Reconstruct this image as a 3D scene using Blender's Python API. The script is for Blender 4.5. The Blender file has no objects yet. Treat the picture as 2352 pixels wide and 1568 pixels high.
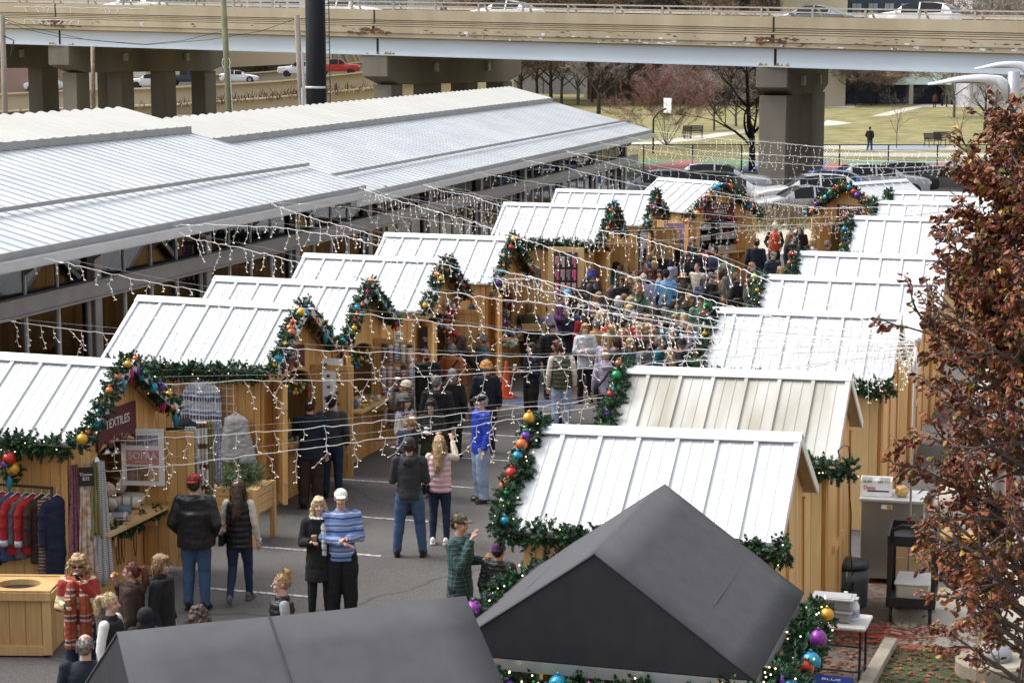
import bpy, bmesh, math, random, re
from mathutils import Vector, Matrix, noise as mnoise
random.seed(7)
R=math.radians
S=bpy.context.scene
COL=S.collection
# ---------------- camera, world, sun, exposure ----------------
YAW=R(16.5); PITCH=math.atan(674/4573.); HC=7.4; FP=4573.
cd=bpy.data.cameras.new("Camera"); cam=bpy.data.objects.new("Camera",cd); COL.objects.link(cam)
cam.location=(0,0,HC); cam.rotation_euler=(R(90)-PITCH,0,YAW)
cd.lens=70; cd.sensor_width=36; cd.clip_start=0.1; cd.clip_end=3000
S.camera=cam
SUN_EL=R(50); SUN_AZ=R(62)      # azimuth of the sun in world, counter-clockwise from +X, seen behind-left of the market
w=bpy.data.worlds.new("World"); S.world=w; w.use_nodes=True
nt=w.node_tree; bg=nt.nodes["Background"]
sky=nt.nodes.new("ShaderNodeTexSky"); sky.sky_type='NISHITA'; sky.sun_disc=False
sky.sun_elevation=SUN_EL; sky.air_density=1.0; sky.dust_density=3.0; sky.ozone_density=1.0
hs=nt.nodes.new("ShaderNodeHueSaturation"); hs.inputs['Saturation'].default_value=0.22
nt.links.new(sky.outputs[0],hs.inputs['Color']); 
# overcast luminance: the zenith is about three times as bright as the horizon
tcw=nt.nodes.new("ShaderNodeTexCoord"); spw=nt.nodes.new("ShaderNodeSeparateXYZ"); nt.links.new(tcw.outputs['Generated'],spw.inputs[0])
mrw=nt.nodes.new("ShaderNodeMapRange"); mrw.inputs[1].default_value=0; mrw.inputs[2].default_value=1; mrw.inputs[3].default_value=.55; mrw.inputs[4].default_value=1.9; nt.links.new(spw.outputs[2],mrw.inputs[0])
vmw=nt.nodes.new("ShaderNodeVectorMath"); vmw.operation='SCALE'; nt.links.new(hs.outputs[0],vmw.inputs[0]); nt.links.new(mrw.outputs[0],vmw.inputs['Scale']); nt.links.new(vmw.outputs[0],bg.inputs[0])
bg.inputs[1].default_value=0.15
sd=bpy.data.lights.new("Sun",'SUN'); sun=bpy.data.objects.new("Sun",sd); COL.objects.link(sun)
sd.energy=1.15; sd.angle=R(32); sd.color=(1.0,0.97,0.93)
AZ=R(90)+YAW+R(75)              # 75 degrees left of the view direction
sdir=Vector((math.cos(AZ)*math.cos(SUN_EL),math.sin(AZ)*math.cos(SUN_EL),math.sin(SUN_EL)))
sun.rotation_euler=sdir.to_track_quat('Z','Y').to_euler()
sky.sun_rotation=math.atan2(sdir.x,sdir.y)
S.view_settings.view_transform='Standard'; S.view_settings.look='None'
S.view_settings.exposure=0.70; S.view_settings.gamma=1
S.cycles.max_bounces=6; S.cycles.transparent_max_bounces=12
# ---------------- picture measurements -> places ----------------
ca,sa=math.cos(YAW),math.sin(YAW)
def c2w(x,y,z=0): return Vector((x*ca-y*sa,x*sa+y*ca,z))
def ray(px,py):
    dx=(px-1176)/FP; dy=-(py-784)/FP
    return c2w(dx,math.cos(PITCH)+dy*math.sin(PITCH),-math.sin(PITCH)+dy*math.cos(PITCH))
def gz(px,py,z=0.0):
    d=ray(px,py); t=(z-HC)/d.z; return Vector((0,0,HC))+d*t
def gU(px,py,U):
    d=ray(px,py); return Vector((0,0,HC))+d*(U/d.x)
def gV(px,py,V):
    d=ray(px,py); return Vector((0,0,HC))+d*(V/d.y)
def gY(px,py,Y):
    d=ray(px,py); return Vector((0,0,HC))+d*(Y/(-d.x*sa+d.y*ca))
TMPS=bpy.data.scenes.new('scratch')   # empty scene in which modifiers are evaluated, removed at the end
# ---------------- mesh builder ----------------
class MB:
    def __init__(s): s.v=[]; s.f=[]; s.m=[]
    def add(s,vs,fs,m=0):
        o=len(s.v); s.v.extend([tuple(v) for v in vs]); s.f.extend([tuple(i+o for i in f) for f in fs]); s.m.extend([m]*len(fs)); return s
    def box(s,c,d,rz=0,m=0,M=None):
        hx,hy,hz=d[0]/2,d[1]/2,d[2]/2; vs=[Vector((x,y,z)) for x in(-hx,hx) for y in(-hy,hy) for z in(-hz,hz)]
        mm=M if M is not None else Matrix.Rotation(rz,3,'Z')
        vs=[mm@v+Vector(c) for v in vs]
        return s.add(vs,[(0,1,3,2),(4,6,7,5),(0,4,5,1),(2,3,7,6),(0,2,6,4),(1,5,7,3)],m)
    def bar(s,a,b,w,h,m=0,up=(0,0,1)):
        a=Vector(a);b=Vector(b);d=(b-a); L=d.length; d.normalize(); u=Vector(up)
        x=d.cross(u); 
        if x.length<1e-4: x=d.cross(Vector((1,0,0)))
        x.normalize(); z=x.cross(d)
        M=Matrix((x,d,z)).transposed()
        return s.box((a+b)/2,(w,L,h),m=m,M=M)
    def tube(s,pts,r,n=8,m=0,cap=True):
        pts=[Vector(p) for p in pts]; k=len(pts); rs=r if isinstance(r,(list,tuple)) else [r]*k
        vs=[];fs=[]; px=None
        for i,p in enumerate(pts):
            d=(pts[min(i+1,k-1)]-pts[max(i-1,0)])
            if d.length<1e-9: d=Vector((0,0,1))
            d.normalize()
            if px is None: px=d.orthogonal().normalized()
            px=(px-d*px.dot(d)); 
            if px.length<1e-5: px=d.orthogonal()
            px.normalize(); py=d.cross(px)
            for j in range(n):
                t=2*math.pi*j/n; vs.append(p+(px*math.cos(t)+py*math.sin(t))*rs[i])
        for i in range(k-1):
            for j in range(n):
                a=i*n+j;b=i*n+(j+1)%n; fs.append((a,b,b+n,a+n))
        if cap and n>2: fs.append(tuple(range(n-1,-1,-1))); fs.append(tuple(range((k-1)*n,k*n)))
        return s.add(vs,fs,m)
    def lathe(s,c,prof,n=16,m=0,sx=1,sy=1,M=None):
        vs=[];fs=[]; k=len(prof)
        for r,z in prof:
            for j in range(n):
                t=2*math.pi*j/n; v=Vector((r*math.cos(t)*sx,r*math.sin(t)*sy,z))
                if M is not None: v=M@v
                vs.append(v+Vector(c))
        for i in range(k-1):
            for j in range(n):
                a=i*n+j;b=i*n+(j+1)%n; fs.append((a,b,b+n,a+n))
        fs.append(tuple(range(n-1,-1,-1))); fs.append(tuple(range((k-1)*n,k*n)))
        return s.add(vs,fs,m)
    def ell(s,c,r,n=12,k=8,m=0,M=None):
        if not isinstance(r,(tuple,list)): r=(r,r,r)
        vs=[Vector((0,0,r[2]))];fs=[]
        for i in range(1,k):
            a=math.pi*i/k
            for j in range(n):
                t=2*math.pi*j/n; vs.append(Vector((r[0]*math.sin(a)*math.cos(t),r[1]*math.sin(a)*math.sin(t),r[2]*math.cos(a))))
        vs.append(Vector((0,0,-r[2]))); L=len(vs)-1
        for j in range(n): fs.append((0,1+j,1+(j+1)%n)); fs.append((L,L-n+(j+1)%n,L-n+j))
        for i in range(k-2):
            for j in range(n):
                a=1+i*n+j;b=1+i*n+(j+1)%n; fs.append((a,a+n,b+n,b))
        if M is not None: vs=[M@v for v in vs]
        return s.add([v+Vector(c) for v in vs],fs,m)
    def plate(s,pts,nrm,t,m=0):
        # convex or simple polygon extruded by t along nrm
        n=Vector(nrm)*t; pts=[Vector(p) for p in pts]; k=len(pts)
        vs=pts+[p+n for p in pts]; fs=[tuple(range(k-1,-1,-1)),tuple(range(k,2*k))]
        for i in range(k): j=(i+1)%k; fs.append((i,j,j+k,i+k))
        return s.add(vs,fs,m)
    def mesh(s,name,mats,smooth=False,fix=False):
        me=bpy.data.meshes.new(name); me.from_pydata([tuple(v) for v in s.v],[],s.f)
        ms=mats if isinstance(mats,(list,tuple)) else [mats]
        for mt in ms: me.materials.append(mt)
        if len(ms)>1: me.polygons.foreach_set('material_index',s.m)
        if smooth: me.polygons.foreach_set('use_smooth',[True]*len(s.f))
        me.update()
        if fix:
            b=bmesh.new(); b.from_mesh(me); bmesh.ops.recalc_face_normals(b,faces=b.faces); b.to_mesh(me); b.free()
        return me
    def build(s,name,mats,parent=None,smooth=False,loc=None,rz=0,fix=True,bevel=0):
        me=s.mesh(name,mats,smooth,fix); o=bpy.data.objects.new(name,me); COL.objects.link(o)
        if parent is not None: o.parent=parent
        if loc is not None: o.location=loc
        o.rotation_euler[2]=rz
        if bevel:
            b=o.modifiers.new('b','BEVEL'); b.width=bevel; b.segments=2; b.limit_method='ANGLE'
        return o
def mobj(name,me,parent=None,loc=None,rz=0,mats=None):
    o=bpy.data.objects.new(name,me); COL.objects.link(o)
    if parent is not None: o.parent=parent
    if loc is not None: o.location=loc
    o.rotation_euler[2]=rz
    if mats:
        for i,mt in enumerate(mats):
            o.material_slots[i].link='OBJECT'; o.material_slots[i].material=mt
    return o
def tag(o,label=None,cat=None,group=None,kind=None):
    if label: o['label']=label
    if cat: o['category']=cat
    if group: o['group']=group
    if kind: o['kind']=kind
    return o
def empty(name,loc,rz=0,label=None,cat=None,group=None):
    o=bpy.data.objects.new(name,None); o.empty_display_size=.1; COL.objects.link(o)
    o.location=loc; o.rotation_euler[2]=rz; return tag(o,label,cat,group)
# ---------------- materials ----------------
MC={}
def rgb(c): return (c[0],c[1],c[2],1)
def mat(name,col,rough=.6,metal=0,var=.12,scale=6,bump=0,bscale=40,emit=None,spec=.5,col2=None,coat=0,stretch=None):
    if name in MC: return MC[name]
    m=bpy.data.materials.new(name); m.use_nodes=True; N=m.node_tree.nodes; L=m.node_tree.links; b=N['Principled BSDF']
    b.inputs['Roughness'].default_value=rough; b.inputs['Metallic'].default_value=metal
    b.inputs['Specular IOR Level'].default_value=spec; b.inputs['Coat Weight'].default_value=coat
    tc=N.new('ShaderNodeTexCoord'); src=tc.outputs['Object']
    if stretch:
        mp=N.new('ShaderNodeMapping'); mp.inputs['Scale'].default_value=stretch; L.new(src,mp.inputs[0]); src=mp.outputs[0]
    if var>0 or col2:
        n=N.new('ShaderNodeTexNoise'); n.inputs['Scale'].default_value=scale; n.inputs['Detail'].default_value=5; L.new(src,n.inputs['Vector'])
        cr=N.new('ShaderNodeValToRGB'); c2=col2 or tuple(min(1,c*(1+var)) for c in col); c1=col if col2 else tuple(c*(1-var) for c in col)
        cr.color_ramp.elements[0].position=.35; cr.color_ramp.elements[1].position=.65
        cr.color_ramp.elements[0].color=rgb(c1); cr.color_ramp.elements[1].color=rgb(c2)
        L.new(n.outputs['Fac'],cr.inputs[0]); L.new(cr.outputs[0],b.inputs['Base Color'])
    else: b.inputs['Base Color'].default_value=rgb(col)
    if bump:
        n2=N.new('ShaderNodeTexNoise'); n2.inputs['Scale'].default_value=bscale; n2.inputs['Detail'].default_value=4; L.new(src,n2.inputs['Vector'])
        bp=N.new('ShaderNodeBump'); bp.inputs['Strength'].default_value=bump; bp.inputs['Distance'].default_value=.02
        L.new(n2.outputs['Fac'],bp.inputs['Height']); L.new(bp.outputs[0],b.inputs['Normal'])
    if emit:
        b.inputs['Emission Color'].default_value=rgb(emit[0]); b.inputs['Emission Strength'].default_value=emit[1]
    MC[name]=m; return m
def math_n(N,L,op,a,b=None):
    n=N.new('ShaderNodeMath'); n.operation=op
    for i,x in enumerate((a,b)):
        if x is None: continue
        if isinstance(x,(int,float)): n.inputs[i].default_value=x
        else: L.new(x,n.inputs[i])
    return n.outputs[0]
def wood(name,c1,c2,plank=.14,axis='xy',groove=.05,rough=.55):
    """vertical tongue-and-groove boards: one tone per board, stretched grain, dark joints, knots"""
    if name in MC: return MC[name]
    m=bpy.data.materials.new(name); m.use_nodes=True; N=m.node_tree.nodes; L=m.node_tree.links; b=N['Principled BSDF']
    b.inputs['Roughness'].default_value=rough
    tc=N.new('ShaderNodeTexCoord'); sp=N.new('ShaderNodeSeparateXYZ'); L.new(tc.outputs['Object'],sp.inputs[0])
    if axis=='xy': q=math_n(N,L,'ADD',sp.outputs[0],sp.outputs[1])
    elif axis=='z': q=sp.outputs[2]
    else: q=sp.outputs[0]
    q=math_n(N,L,'DIVIDE',q,plank); fr=math_n(N,L,'FRACT',q); fl=math_n(N,L,'FLOOR',q)
    wn=N.new('ShaderNodeTexWhiteNoise'); wn.noise_dimensions='1D'; L.new(fl,wn.inputs['W'])
    mp=N.new('ShaderNodeMapping'); mp.inputs['Scale'].default_value=(9,9,.9) if axis!='z' else (.9,.9,9); L.new(tc.outputs['Object'],mp.inputs[0])
    gn=N.new('ShaderNodeTexNoise'); gn.inputs['Scale'].default_value=3; gn.inputs['Detail'].default_value=7; gn.inputs['Distortion'].default_value=.6; L.new(mp.outputs[0],gn.inputs['Vector'])
    f=math_n(N,L,'ADD',math_n(N,L,'MULTIPLY',wn.outputs[0],.45),math_n(N,L,'MULTIPLY',gn.outputs['Fac'],.75))
    cr=N.new('ShaderNodeValToRGB'); cr.color_ramp.elements[0].position=.25; cr.color_ramp.elements[1].position=.85
    cr.color_ramp.elements[0].color=rgb(c1); cr.color_ramp.elements[1].color=rgb(c2); L.new(f,cr.inputs[0])
    vo=N.new('ShaderNodeTexVoronoi'); vo.inputs['Scale'].default_value=1; mp2=N.new('ShaderNodeMapping'); mp2.inputs['Scale'].default_value=(4,4,1.7); L.new(tc.outputs['Object'],mp2.inputs[0]); L.new(mp2.outputs[0],vo.inputs['Vector'])
    kn=math_n(N,L,'LESS_THAN',vo.outputs['Distance'],.045)
    gr=math_n(N,L,'LESS_THAN',fr,groove)
    dk=math_n(N,L,'MAXIMUM',math_n(N,L,'MULTIPLY',gr,.65),math_n(N,L,'MULTIPLY',kn,.6))
    mx=N.new('ShaderNodeMixRGB'); mx.blend_type='MIX'; mx.inputs[2].default_value=rgb(tuple(c*.25 for c in c1)); L.new(dk,mx.inputs[0]); L.new(cr.outputs[0],mx.inputs[1]); L.new(mx.outputs[0],b.inputs['Base Color'])
    bp=N.new('ShaderNodeBump'); bp.inputs['Strength'].default_value=.6; bp.inputs['Distance'].default_value=.006
    L.new(math_n(N,L,'SUBTRACT',math_n(N,L,'MULTIPLY',gn.outputs['Fac'],.3),gr),bp.inputs['Height']); L.new(bp.outputs[0],b.inputs['Normal'])
    MC[name]=m; return m
def stripes(name,cols,period,axis=2,rough=.8,bump=.3,check=None):
    """woven stripes along one object axis, optional crossing stripes (axis,period,colour)"""
    if name in MC: return MC[name]
    m=bpy.data.materials.new(name); m.use_nodes=True; N=m.node_tree.nodes; L=m.node_tree.links; b=N['Principled BSDF']
    b.inputs['Roughness'].default_value=rough
    tc=N.new('ShaderNodeTexCoord'); nz=N.new('ShaderNodeTexNoise'); nz.inputs['Scale'].default_value=9; L.new(tc.outputs['Object'],nz.inputs['Vector'])
    sp=N.new('ShaderNodeSeparateXYZ'); L.new(tc.outputs['Object'],sp.inputs[0])
    def ax(a):
        if a==3: return math_n(N,L,'ADD',sp.outputs[0],math_n(N,L,'ADD',sp.outputs[1],sp.outputs[2]))
        if a==4: return math_n(N,L,'ADD',sp.outputs[0],sp.outputs[1])
        return sp.outputs[a]
    q=math_n(N,L,'ADD',ax(axis),math_n(N,L,'MULTIPLY',nz.outputs['Fac'],period*.12))
    fr=math_n(N,L,'FRACT',math_n(N,L,'DIVIDE',q,period))
    cr=N.new('ShaderNodeValToRGB'); cr.color_ramp.interpolation='CONSTANT'; e=cr.color_ramp.elements
    e[0].position=cols[0][0]; e[0].color=rgb(cols[0][1])
    e[1].position=cols[1][0]; e[1].color=rgb(cols[1][1])
    for p,c in cols[2:]: x=e.new(p); x.color=rgb(c)
    L.new(fr,cr.inputs[0]); out=cr.outputs[0]
    if check:
        fr2=math_n(N,L,'FRACT',math_n(N,L,'DIVIDE',ax(check[0]),check[1])); g=math_n(N,L,'MULTIPLY',math_n(N,L,'LESS_THAN',fr2,check[3]),check[4] if len(check)>4 else .7)
        mx=N.new('ShaderNodeMixRGB'); mx.inputs[2].default_value=rgb(check[2]); L.new(g,mx.inputs[0]); L.new(out,mx.inputs[1]); out=mx.outputs[0]
    L.new(out,b.inputs['Base Color'])
    if bump:
        n2=N.new('ShaderNodeTexNoise'); n2.inputs['Scale'].default_value=14; L.new(tc.outputs['Object'],n2.inputs['Vector'])
        bp=N.new('ShaderNodeBump'); bp.inputs['Strength'].default_value=bump; bp.inputs['Distance'].default_value=.03; L.new(n2.outputs['Fac'],bp.inputs['Height']); L.new(bp.outputs[0],b.inputs['Normal'])
    MC[name]=m; return m
PINE=wood('pine_boards',(.48,.245,.075),(.70,.42,.155))
PINE2=wood('pine_trim',(.46,.27,.105),(.66,.44,.20),plank=.5,groove=.0)
PINED=wood('pine_dark',(.22,.12,.05),(.36,.21,.09))
PLY=wood('plywood_back',(.50,.32,.13),(.68,.47,.22),plank=.6,groove=.012)
DECKW=wood('counter_top',(.50,.30,.12),(.66,.44,.21),plank=.3,groove=.01)
ROOFW=mat('white_painted_steel',(.555,.565,.58),rough=.38,var=.035,scale=1.3,bump=.06,bscale=3,col2=(.64,.65,.66),stretch=(5,.6,.6))
ROOFD=mat('soiled_white_steel',(.32,.30,.24),rough=.5,var=.05,scale=.8,col2=(.53,.52,.49),stretch=(2.2,.5,.5))
GALV=mat('galvanised_steel',(.50,.51,.53),rough=.38,metal=.55,var=.08,scale=3)
GREYST=mat('grey_painted_steel',(.30,.30,.30),rough=.5,var=.08,scale=2)
GREYL=mat('light_grey_painted_steel',(.50,.50,.51),rough=.45,var=.05,scale=2)
BLACK=mat('black_plastic',(.012,.012,.013),rough=.45,var=.2)
BLKM=mat('black_painted_steel',(.015,.015,.018),rough=.4,var=.2,scale=2)
WHITEP=mat('white_plastic',(.80,.80,.79),rough=.4,var=.04)
GREYP=mat('grey_plastic',(.27,.27,.285),rough=.5,var=.06)
def text_mesh(txt,size,depth=.002,align='CENTER'):
    cu=bpy.data.curves.new('t','FONT'); cu.body=txt; cu.size=size; cu.extrude=depth; cu.align_x=align; cu.align_y='CENTER'; cu.space_line=.95
    o=bpy.data.objects.new('t',cu); TMPS.collection.objects.link(o); TMPS.view_layers[0].update(); dg=TMPS.view_layers[0].depsgraph; dg.update()
    me=bpy.data.meshes.new_from_object(o.evaluated_get(dg)); bpy.data.objects.remove(o); return me
def lettering(name,txt,size,mt,parent,loc,rot,sx=1):
    me=text_mesh(txt,size); me.materials.clear(); me.materials.append(mt)
    o=bpy.data.objects.new(name,me); COL.objects.link(o); o.parent=parent; o.location=loc; o.rotation_euler=rot; o.scale=(sx,1,1); return o
# ---------------- ground ----------------
def sheet(name,pts,z,mt,kind='structure',label=None):
    mb=MB(); mb.add([(p[0],p[1],z) for p in pts],[tuple(range(len(pts)))])
    o=mb.build(name,mt,fix=False)
    o.data.update()
    if o.data.polygons[0].normal.z<0: o.data.flip_normals()
    return tag(o,label,None,None,kind)
GRASS=mat('lawn',(.10,.105,.028),rough=.95,var=.3,scale=.5,bump=.5,bscale=20,col2=(.21,.185,.06))
def leafy(name,base,base2,spots,scale=7,thr=.2,fine=9):
    if name in MC: return MC[name]
    m=mat(name,base,rough=.9,scale=.45,col2=base2,bump=.35,bscale=60); N=m.node_tree.nodes; L=m.node_tree.links; b=N['Principled BSDF']
    tc=N.new('ShaderNodeTexCoord'); vo=N.new('ShaderNodeTexVoronoi'); vo.inputs['Scale'].default_value=scale; L.new(tc.outputs['Object'],vo.inputs['Vector'])
    ms=N.new('ShaderNodeTexNoise'); ms.inputs['Scale'].default_value=.35; L.new(tc.outputs['Object'],ms.inputs['Vector'])
    g=math_n(N,L,'LESS_THAN',vo.outputs['Distance'],math_n(N,L,'MULTIPLY',ms.outputs['Fac'],thr*2))
    f=b.inputs['Base Color'].links[0].from_socket; mx=N.new('ShaderNodeMixRGB'); mx.inputs[2].default_value=rgb(spots); L.new(g,mx.inputs[0]); L.new(f,mx.inputs[1]); L.new(mx.outputs[0],b.inputs['Base Color'])
    return m
LAWN=leafy('leaf_strewn_lawn',(.115,.125,.035),(.29,.25,.10),(.22,.13,.06),scale=1.3,thr=.30)
PARKG=LAWN
ASPH=mat('asphalt',(.070,.064,.060),rough=.9,scale=.35,col2=(.100,.092,.086),bump=.45,bscale=70)
def speck(m,scale=60,amt=.5,col=(.3,.28,.26)):
    N=m.node_tree.nodes; L=m.node_tree.links; b=N['Principled BSDF']; tc=N.new('ShaderNodeTexCoord')
    n=N.new('ShaderNodeTexNoise'); n.inputs['Scale'].default_value=scale; n.inputs['Detail'].default_value=2; L.new(tc.outputs['Object'],n.inputs['Vector'])
    cr=N.new('ShaderNodeValToRGB'); cr.color_ramp.elements[0].position=.56; cr.color_ramp.elements[1].position=.72; L.new(n.outputs['Fac'],cr.inputs[0])
    f=b.inputs['Base Color'].links[0].from_socket; mx=N.new('ShaderNodeMixRGB'); mx.inputs[2].default_value=rgb(col); L.new(math_n(N,L,'MULTIPLY',cr.outputs[0],amt),mx.inputs[0]); L.new(f,mx.inputs[1]); L.new(mx.outputs[0],b.inputs['Base Color']); return m
speck(ASPH,38,.45)
def worn(m,cs=.16,amt=.55):
    # hairline cracks, oil spots and paler worn patches of the lot
    N=m.node_tree.nodes; L=m.node_tree.links; b=N['Principled BSDF']; tc=N.new('ShaderNodeTexCoord'); o=tc.outputs['Object']
    wz=N.new('ShaderNodeTexNoise'); wz.inputs['Scale'].default_value=.9; L.new(o,wz.inputs['Vector']); ad=N.new('ShaderNodeVectorMath'); ad.operation='ADD'; L.new(o,ad.inputs[0]); L.new(wz.outputs['Color'],ad.inputs[1])
    vo=N.new('ShaderNodeTexVoronoi'); vo.feature='DISTANCE_TO_EDGE'; vo.inputs['Scale'].default_value=cs; L.new(ad.outputs[0],vo.inputs['Vector']); ck=math_n(N,L,'LESS_THAN',vo.outputs['Distance'],.0045)
    v2=N.new('ShaderNodeTexVoronoi'); v2.inputs['Scale'].default_value=.55; L.new(ad.outputs[0],v2.inputs['Vector']); sm=N.new('ShaderNodeMapRange'); sm.inputs[1].default_value=.05; sm.inputs[2].default_value=.16; sm.inputs[3].default_value=.5; sm.inputs[4].default_value=0; L.new(v2.outputs['Distance'],sm.inputs[0])
    f=b.inputs['Base Color'].links[0].from_socket; mx=N.new('ShaderNodeMixRGB'); mx.inputs[2].default_value=(.03,.027,.025,1); L.new(math_n(N,L,'MAXIMUM',math_n(N,L,'MULTIPLY',ck,amt),sm.outputs[0]),mx.inputs[0]); L.new(f,mx.inputs[1])
    n3=N.new('ShaderNodeTexNoise'); n3.inputs['Scale'].default_value=.22; n3.inputs['Detail'].default_value=8; n3.inputs['Roughness'].default_value=.7; L.new(o,n3.inputs['Vector']); cr=N.new('ShaderNodeValToRGB'); cr.color_ramp.elements[0].position=.5; cr.color_ramp.elements[1].position=.68; L.new(n3.outputs['Fac'],cr.inputs[0])
    m2=N.new('ShaderNodeMixRGB'); m2.inputs[2].default_value=(.14,.13,.12,1); L.new(math_n(N,L,'MULTIPLY',cr.outputs[0],.45),m2.inputs[0]); L.new(mx.outputs[0],m2.inputs[1]); L.new(m2.outputs[0],b.inputs['Base Color'])
worn(ASPH)
CONC=mat('pavement_concrete',(.40,.36,.29),rough=.9,scale=.6,col2=(.50,.455,.38),bump=.2,bscale=30)
WPAINT=mat('worn_white_paint',(.16,.155,.15),rough=.8,scale=16,col2=(.55,.55,.53))
sheet('ground',[(-900,-200),(900,-200),(900,1500),(-900,1500)],-.012,mat('far_ground',(.16,.13,.075),rough=.95,scale=.02,col2=(.22,.19,.12)))
def cq(x0,y0,x1,y1): return [c2w(x0,y0),c2w(x1,y0),c2w(x1,y1),c2w(x0,y1)]
sheet('parking_lot',[(-30,0),(-2.45,0),(-2.45,60),(12,60),c2w(40,72),c2w(-20,72),(-30,60)],-.004,ASPH)
sheet('concrete_drive',cq(-25,72,60,82),-.004,CONC)
sheet('back_parking_lot',cq(-25,88,60,118.5),-.004,ASPH)
sheet('park_lawn',cq(-20,119,160,420),-.006,LAWN)
sheet('sidewalk',[(-2.45,23.85),(14,23.85),(14,60),(-2.45,60)],.0,CONC)
TURF=leafy('leaf_covered_turf',(.03,.05,.014),(.07,.085,.03),(.15,.07,.03),scale=9,thr=.30)
LITTER=leafy('leaf_litter',(.07,.06,.05),(.14,.12,.10),(.12,.055,.028),scale=10,thr=.42)
sheet('lawn_strip',[gz(2040,1487),gz(2380,1487),gz(2480,1800),gz(1955,1700)],.004,TURF)
sheet('leaf_litter_ground',[(-3.15,15),gz(1955,1700),gz(2040,1480),(-2.44,23.86),(-2.44,30),(-3.15,30)],.003,LITTER)
# painted bay lines on the lot: measured both ends, all parallel
mb=MB()
for (x0,y0),(x1,y1) in [((455,1350),(722,1369)),((560,1256),(880,1273)),((760,1183),(985,1196)),((775,1102),(1090,1118)),((905,1043),(1230,1061)),((985,993),(1330,1008)),((1130,929),(1290,937))]:
    a=gz(x0,y0);b=gz(x1,y1); c=(a.y+b.y)/2; mb.box(((a.x+b.x)/2,c,0.0025),(abs(b.x-a.x),.085,.003))
for y,x0,x1 in [(700,1655,1700),(655,1700,1760),(600,1690,1790),(575,1700,1800)]:
    a=gz(x0,y);b=gz(x1,y); mb.box(((a.x+b.x)/2,a.y,0.0025),(abs(b.x-a.x),.1,.003))
tag(mb.build('bay_lines',WPAINT),kind='structure')
BLUEP=mat('worn_blue_paint',(.03,.05,.11),rough=.8,scale=8,col2=(.09,.10,.13))
mb=MB(); a=gz(1165,921);b=gz(1325,928); mb.box(((a.x+b.x)/2,a.y,.0035),(b.x-a.x,.9,.003)); tag(mb.build('blue_paint_patch',BLUEP),kind='structure')
# kerbs and brick edging by the lawn strip
KERB=mat('kerb_concrete',(.27,.235,.18),rough=.9,scale=3,col2=(.38,.335,.27),bump=.2)
mb=MB(); a=gz(2046,1482); b=gz(1985,1590); d=(b-a)*1.6; mb.bar(a+Vector((0,0,.05)),a+d+Vector((0,0,.05)),.16,.12); tag(mb.build('kerb',KERB,bevel=.01),kind='structure')
BRICK=mat('brick_edging_red',(.27,.09,.055),rough=.85,scale=9,col2=(.36,.15,.10))
mb=MB(); a=gz(2050,1480); 
for i in range(22):
    for j in range(2): mb.box((a.x+.1+i*.205+j*.1,a.y-.02-j*.105,.012),(.195,.095,.03))
tag(mb.build('brick_edging',BRICK,bevel=.006),kind='structure')
# court beyond the fence, park paths
BLU=mat('court_blue',(.13,.16,.42),var=.05,rough=.8); RED=mat('court_red',(.42,.15,.13),var=.05,rough=.8); GRN=mat('court_green',(.16,.26,.14),var=.05,rough=.8)
sheet('court',[gz(1400,398),gz(2300,402),gz(2300,366),gz(1400,366)],-.002,GRN)
for i,(pts,m) in enumerate([([(1440,388),(1560,369),(1600,369),(1640,392)],RED),([(1690,392),(1745,372),(1775,372),(1740,396)],BLU),([(1870,388),(1905,372),(1960,376),(1935,392)],RED),([(1888,372),(1900,370),(1896,382),(1886,384)],BLU),([(2075,398),(2140,374),(2200,373),(2140,398)],BLU),([(2050,398),(2100,386),(2165,372),(2185,373),(2100,398)],RED)]):
    sheet('court_pattern',[gz(x,y) for x,y in pts],.003+.002*i,m)
PATH=mat('park_path_concrete',(.46,.43,.38),rough=.9,var=.06,scale=.3)
for pts in [[(1400,333),(1500,333),(1600,322),(1760,298),(1920,288),(1960,283),(1900,276),(1890,283),(1760,291),(1600,312),(1500,326),(1400,328)],
            [(1880,343),(2200,345),(2200,333),(1960,332),(1895,332)],[(1700,357),(2300,362),(2300,352),(1700,350)],
            [(1880,245),(1960,248),(2000,232),(1960,228),(1905,232)],[(2000,267),(2040,266),(2120,246),(2300,246),(2300,238),(2120,240),(2060,252)],
            [(1880,236),(2200,240),(2260,232),(2120,229),(1980,230),(1900,225)]]:
    sheet('park_path',[gz(x,y) for x,y in pts],.004,PATH)
sheet('park_path',[gz(1990,343),gz(2120,345),gz(2180,340),gz(2140,331),gz(1990,333)],.006,mat('blue_grey_path',(.30,.34,.38),var=.05,rough=.8))
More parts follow.
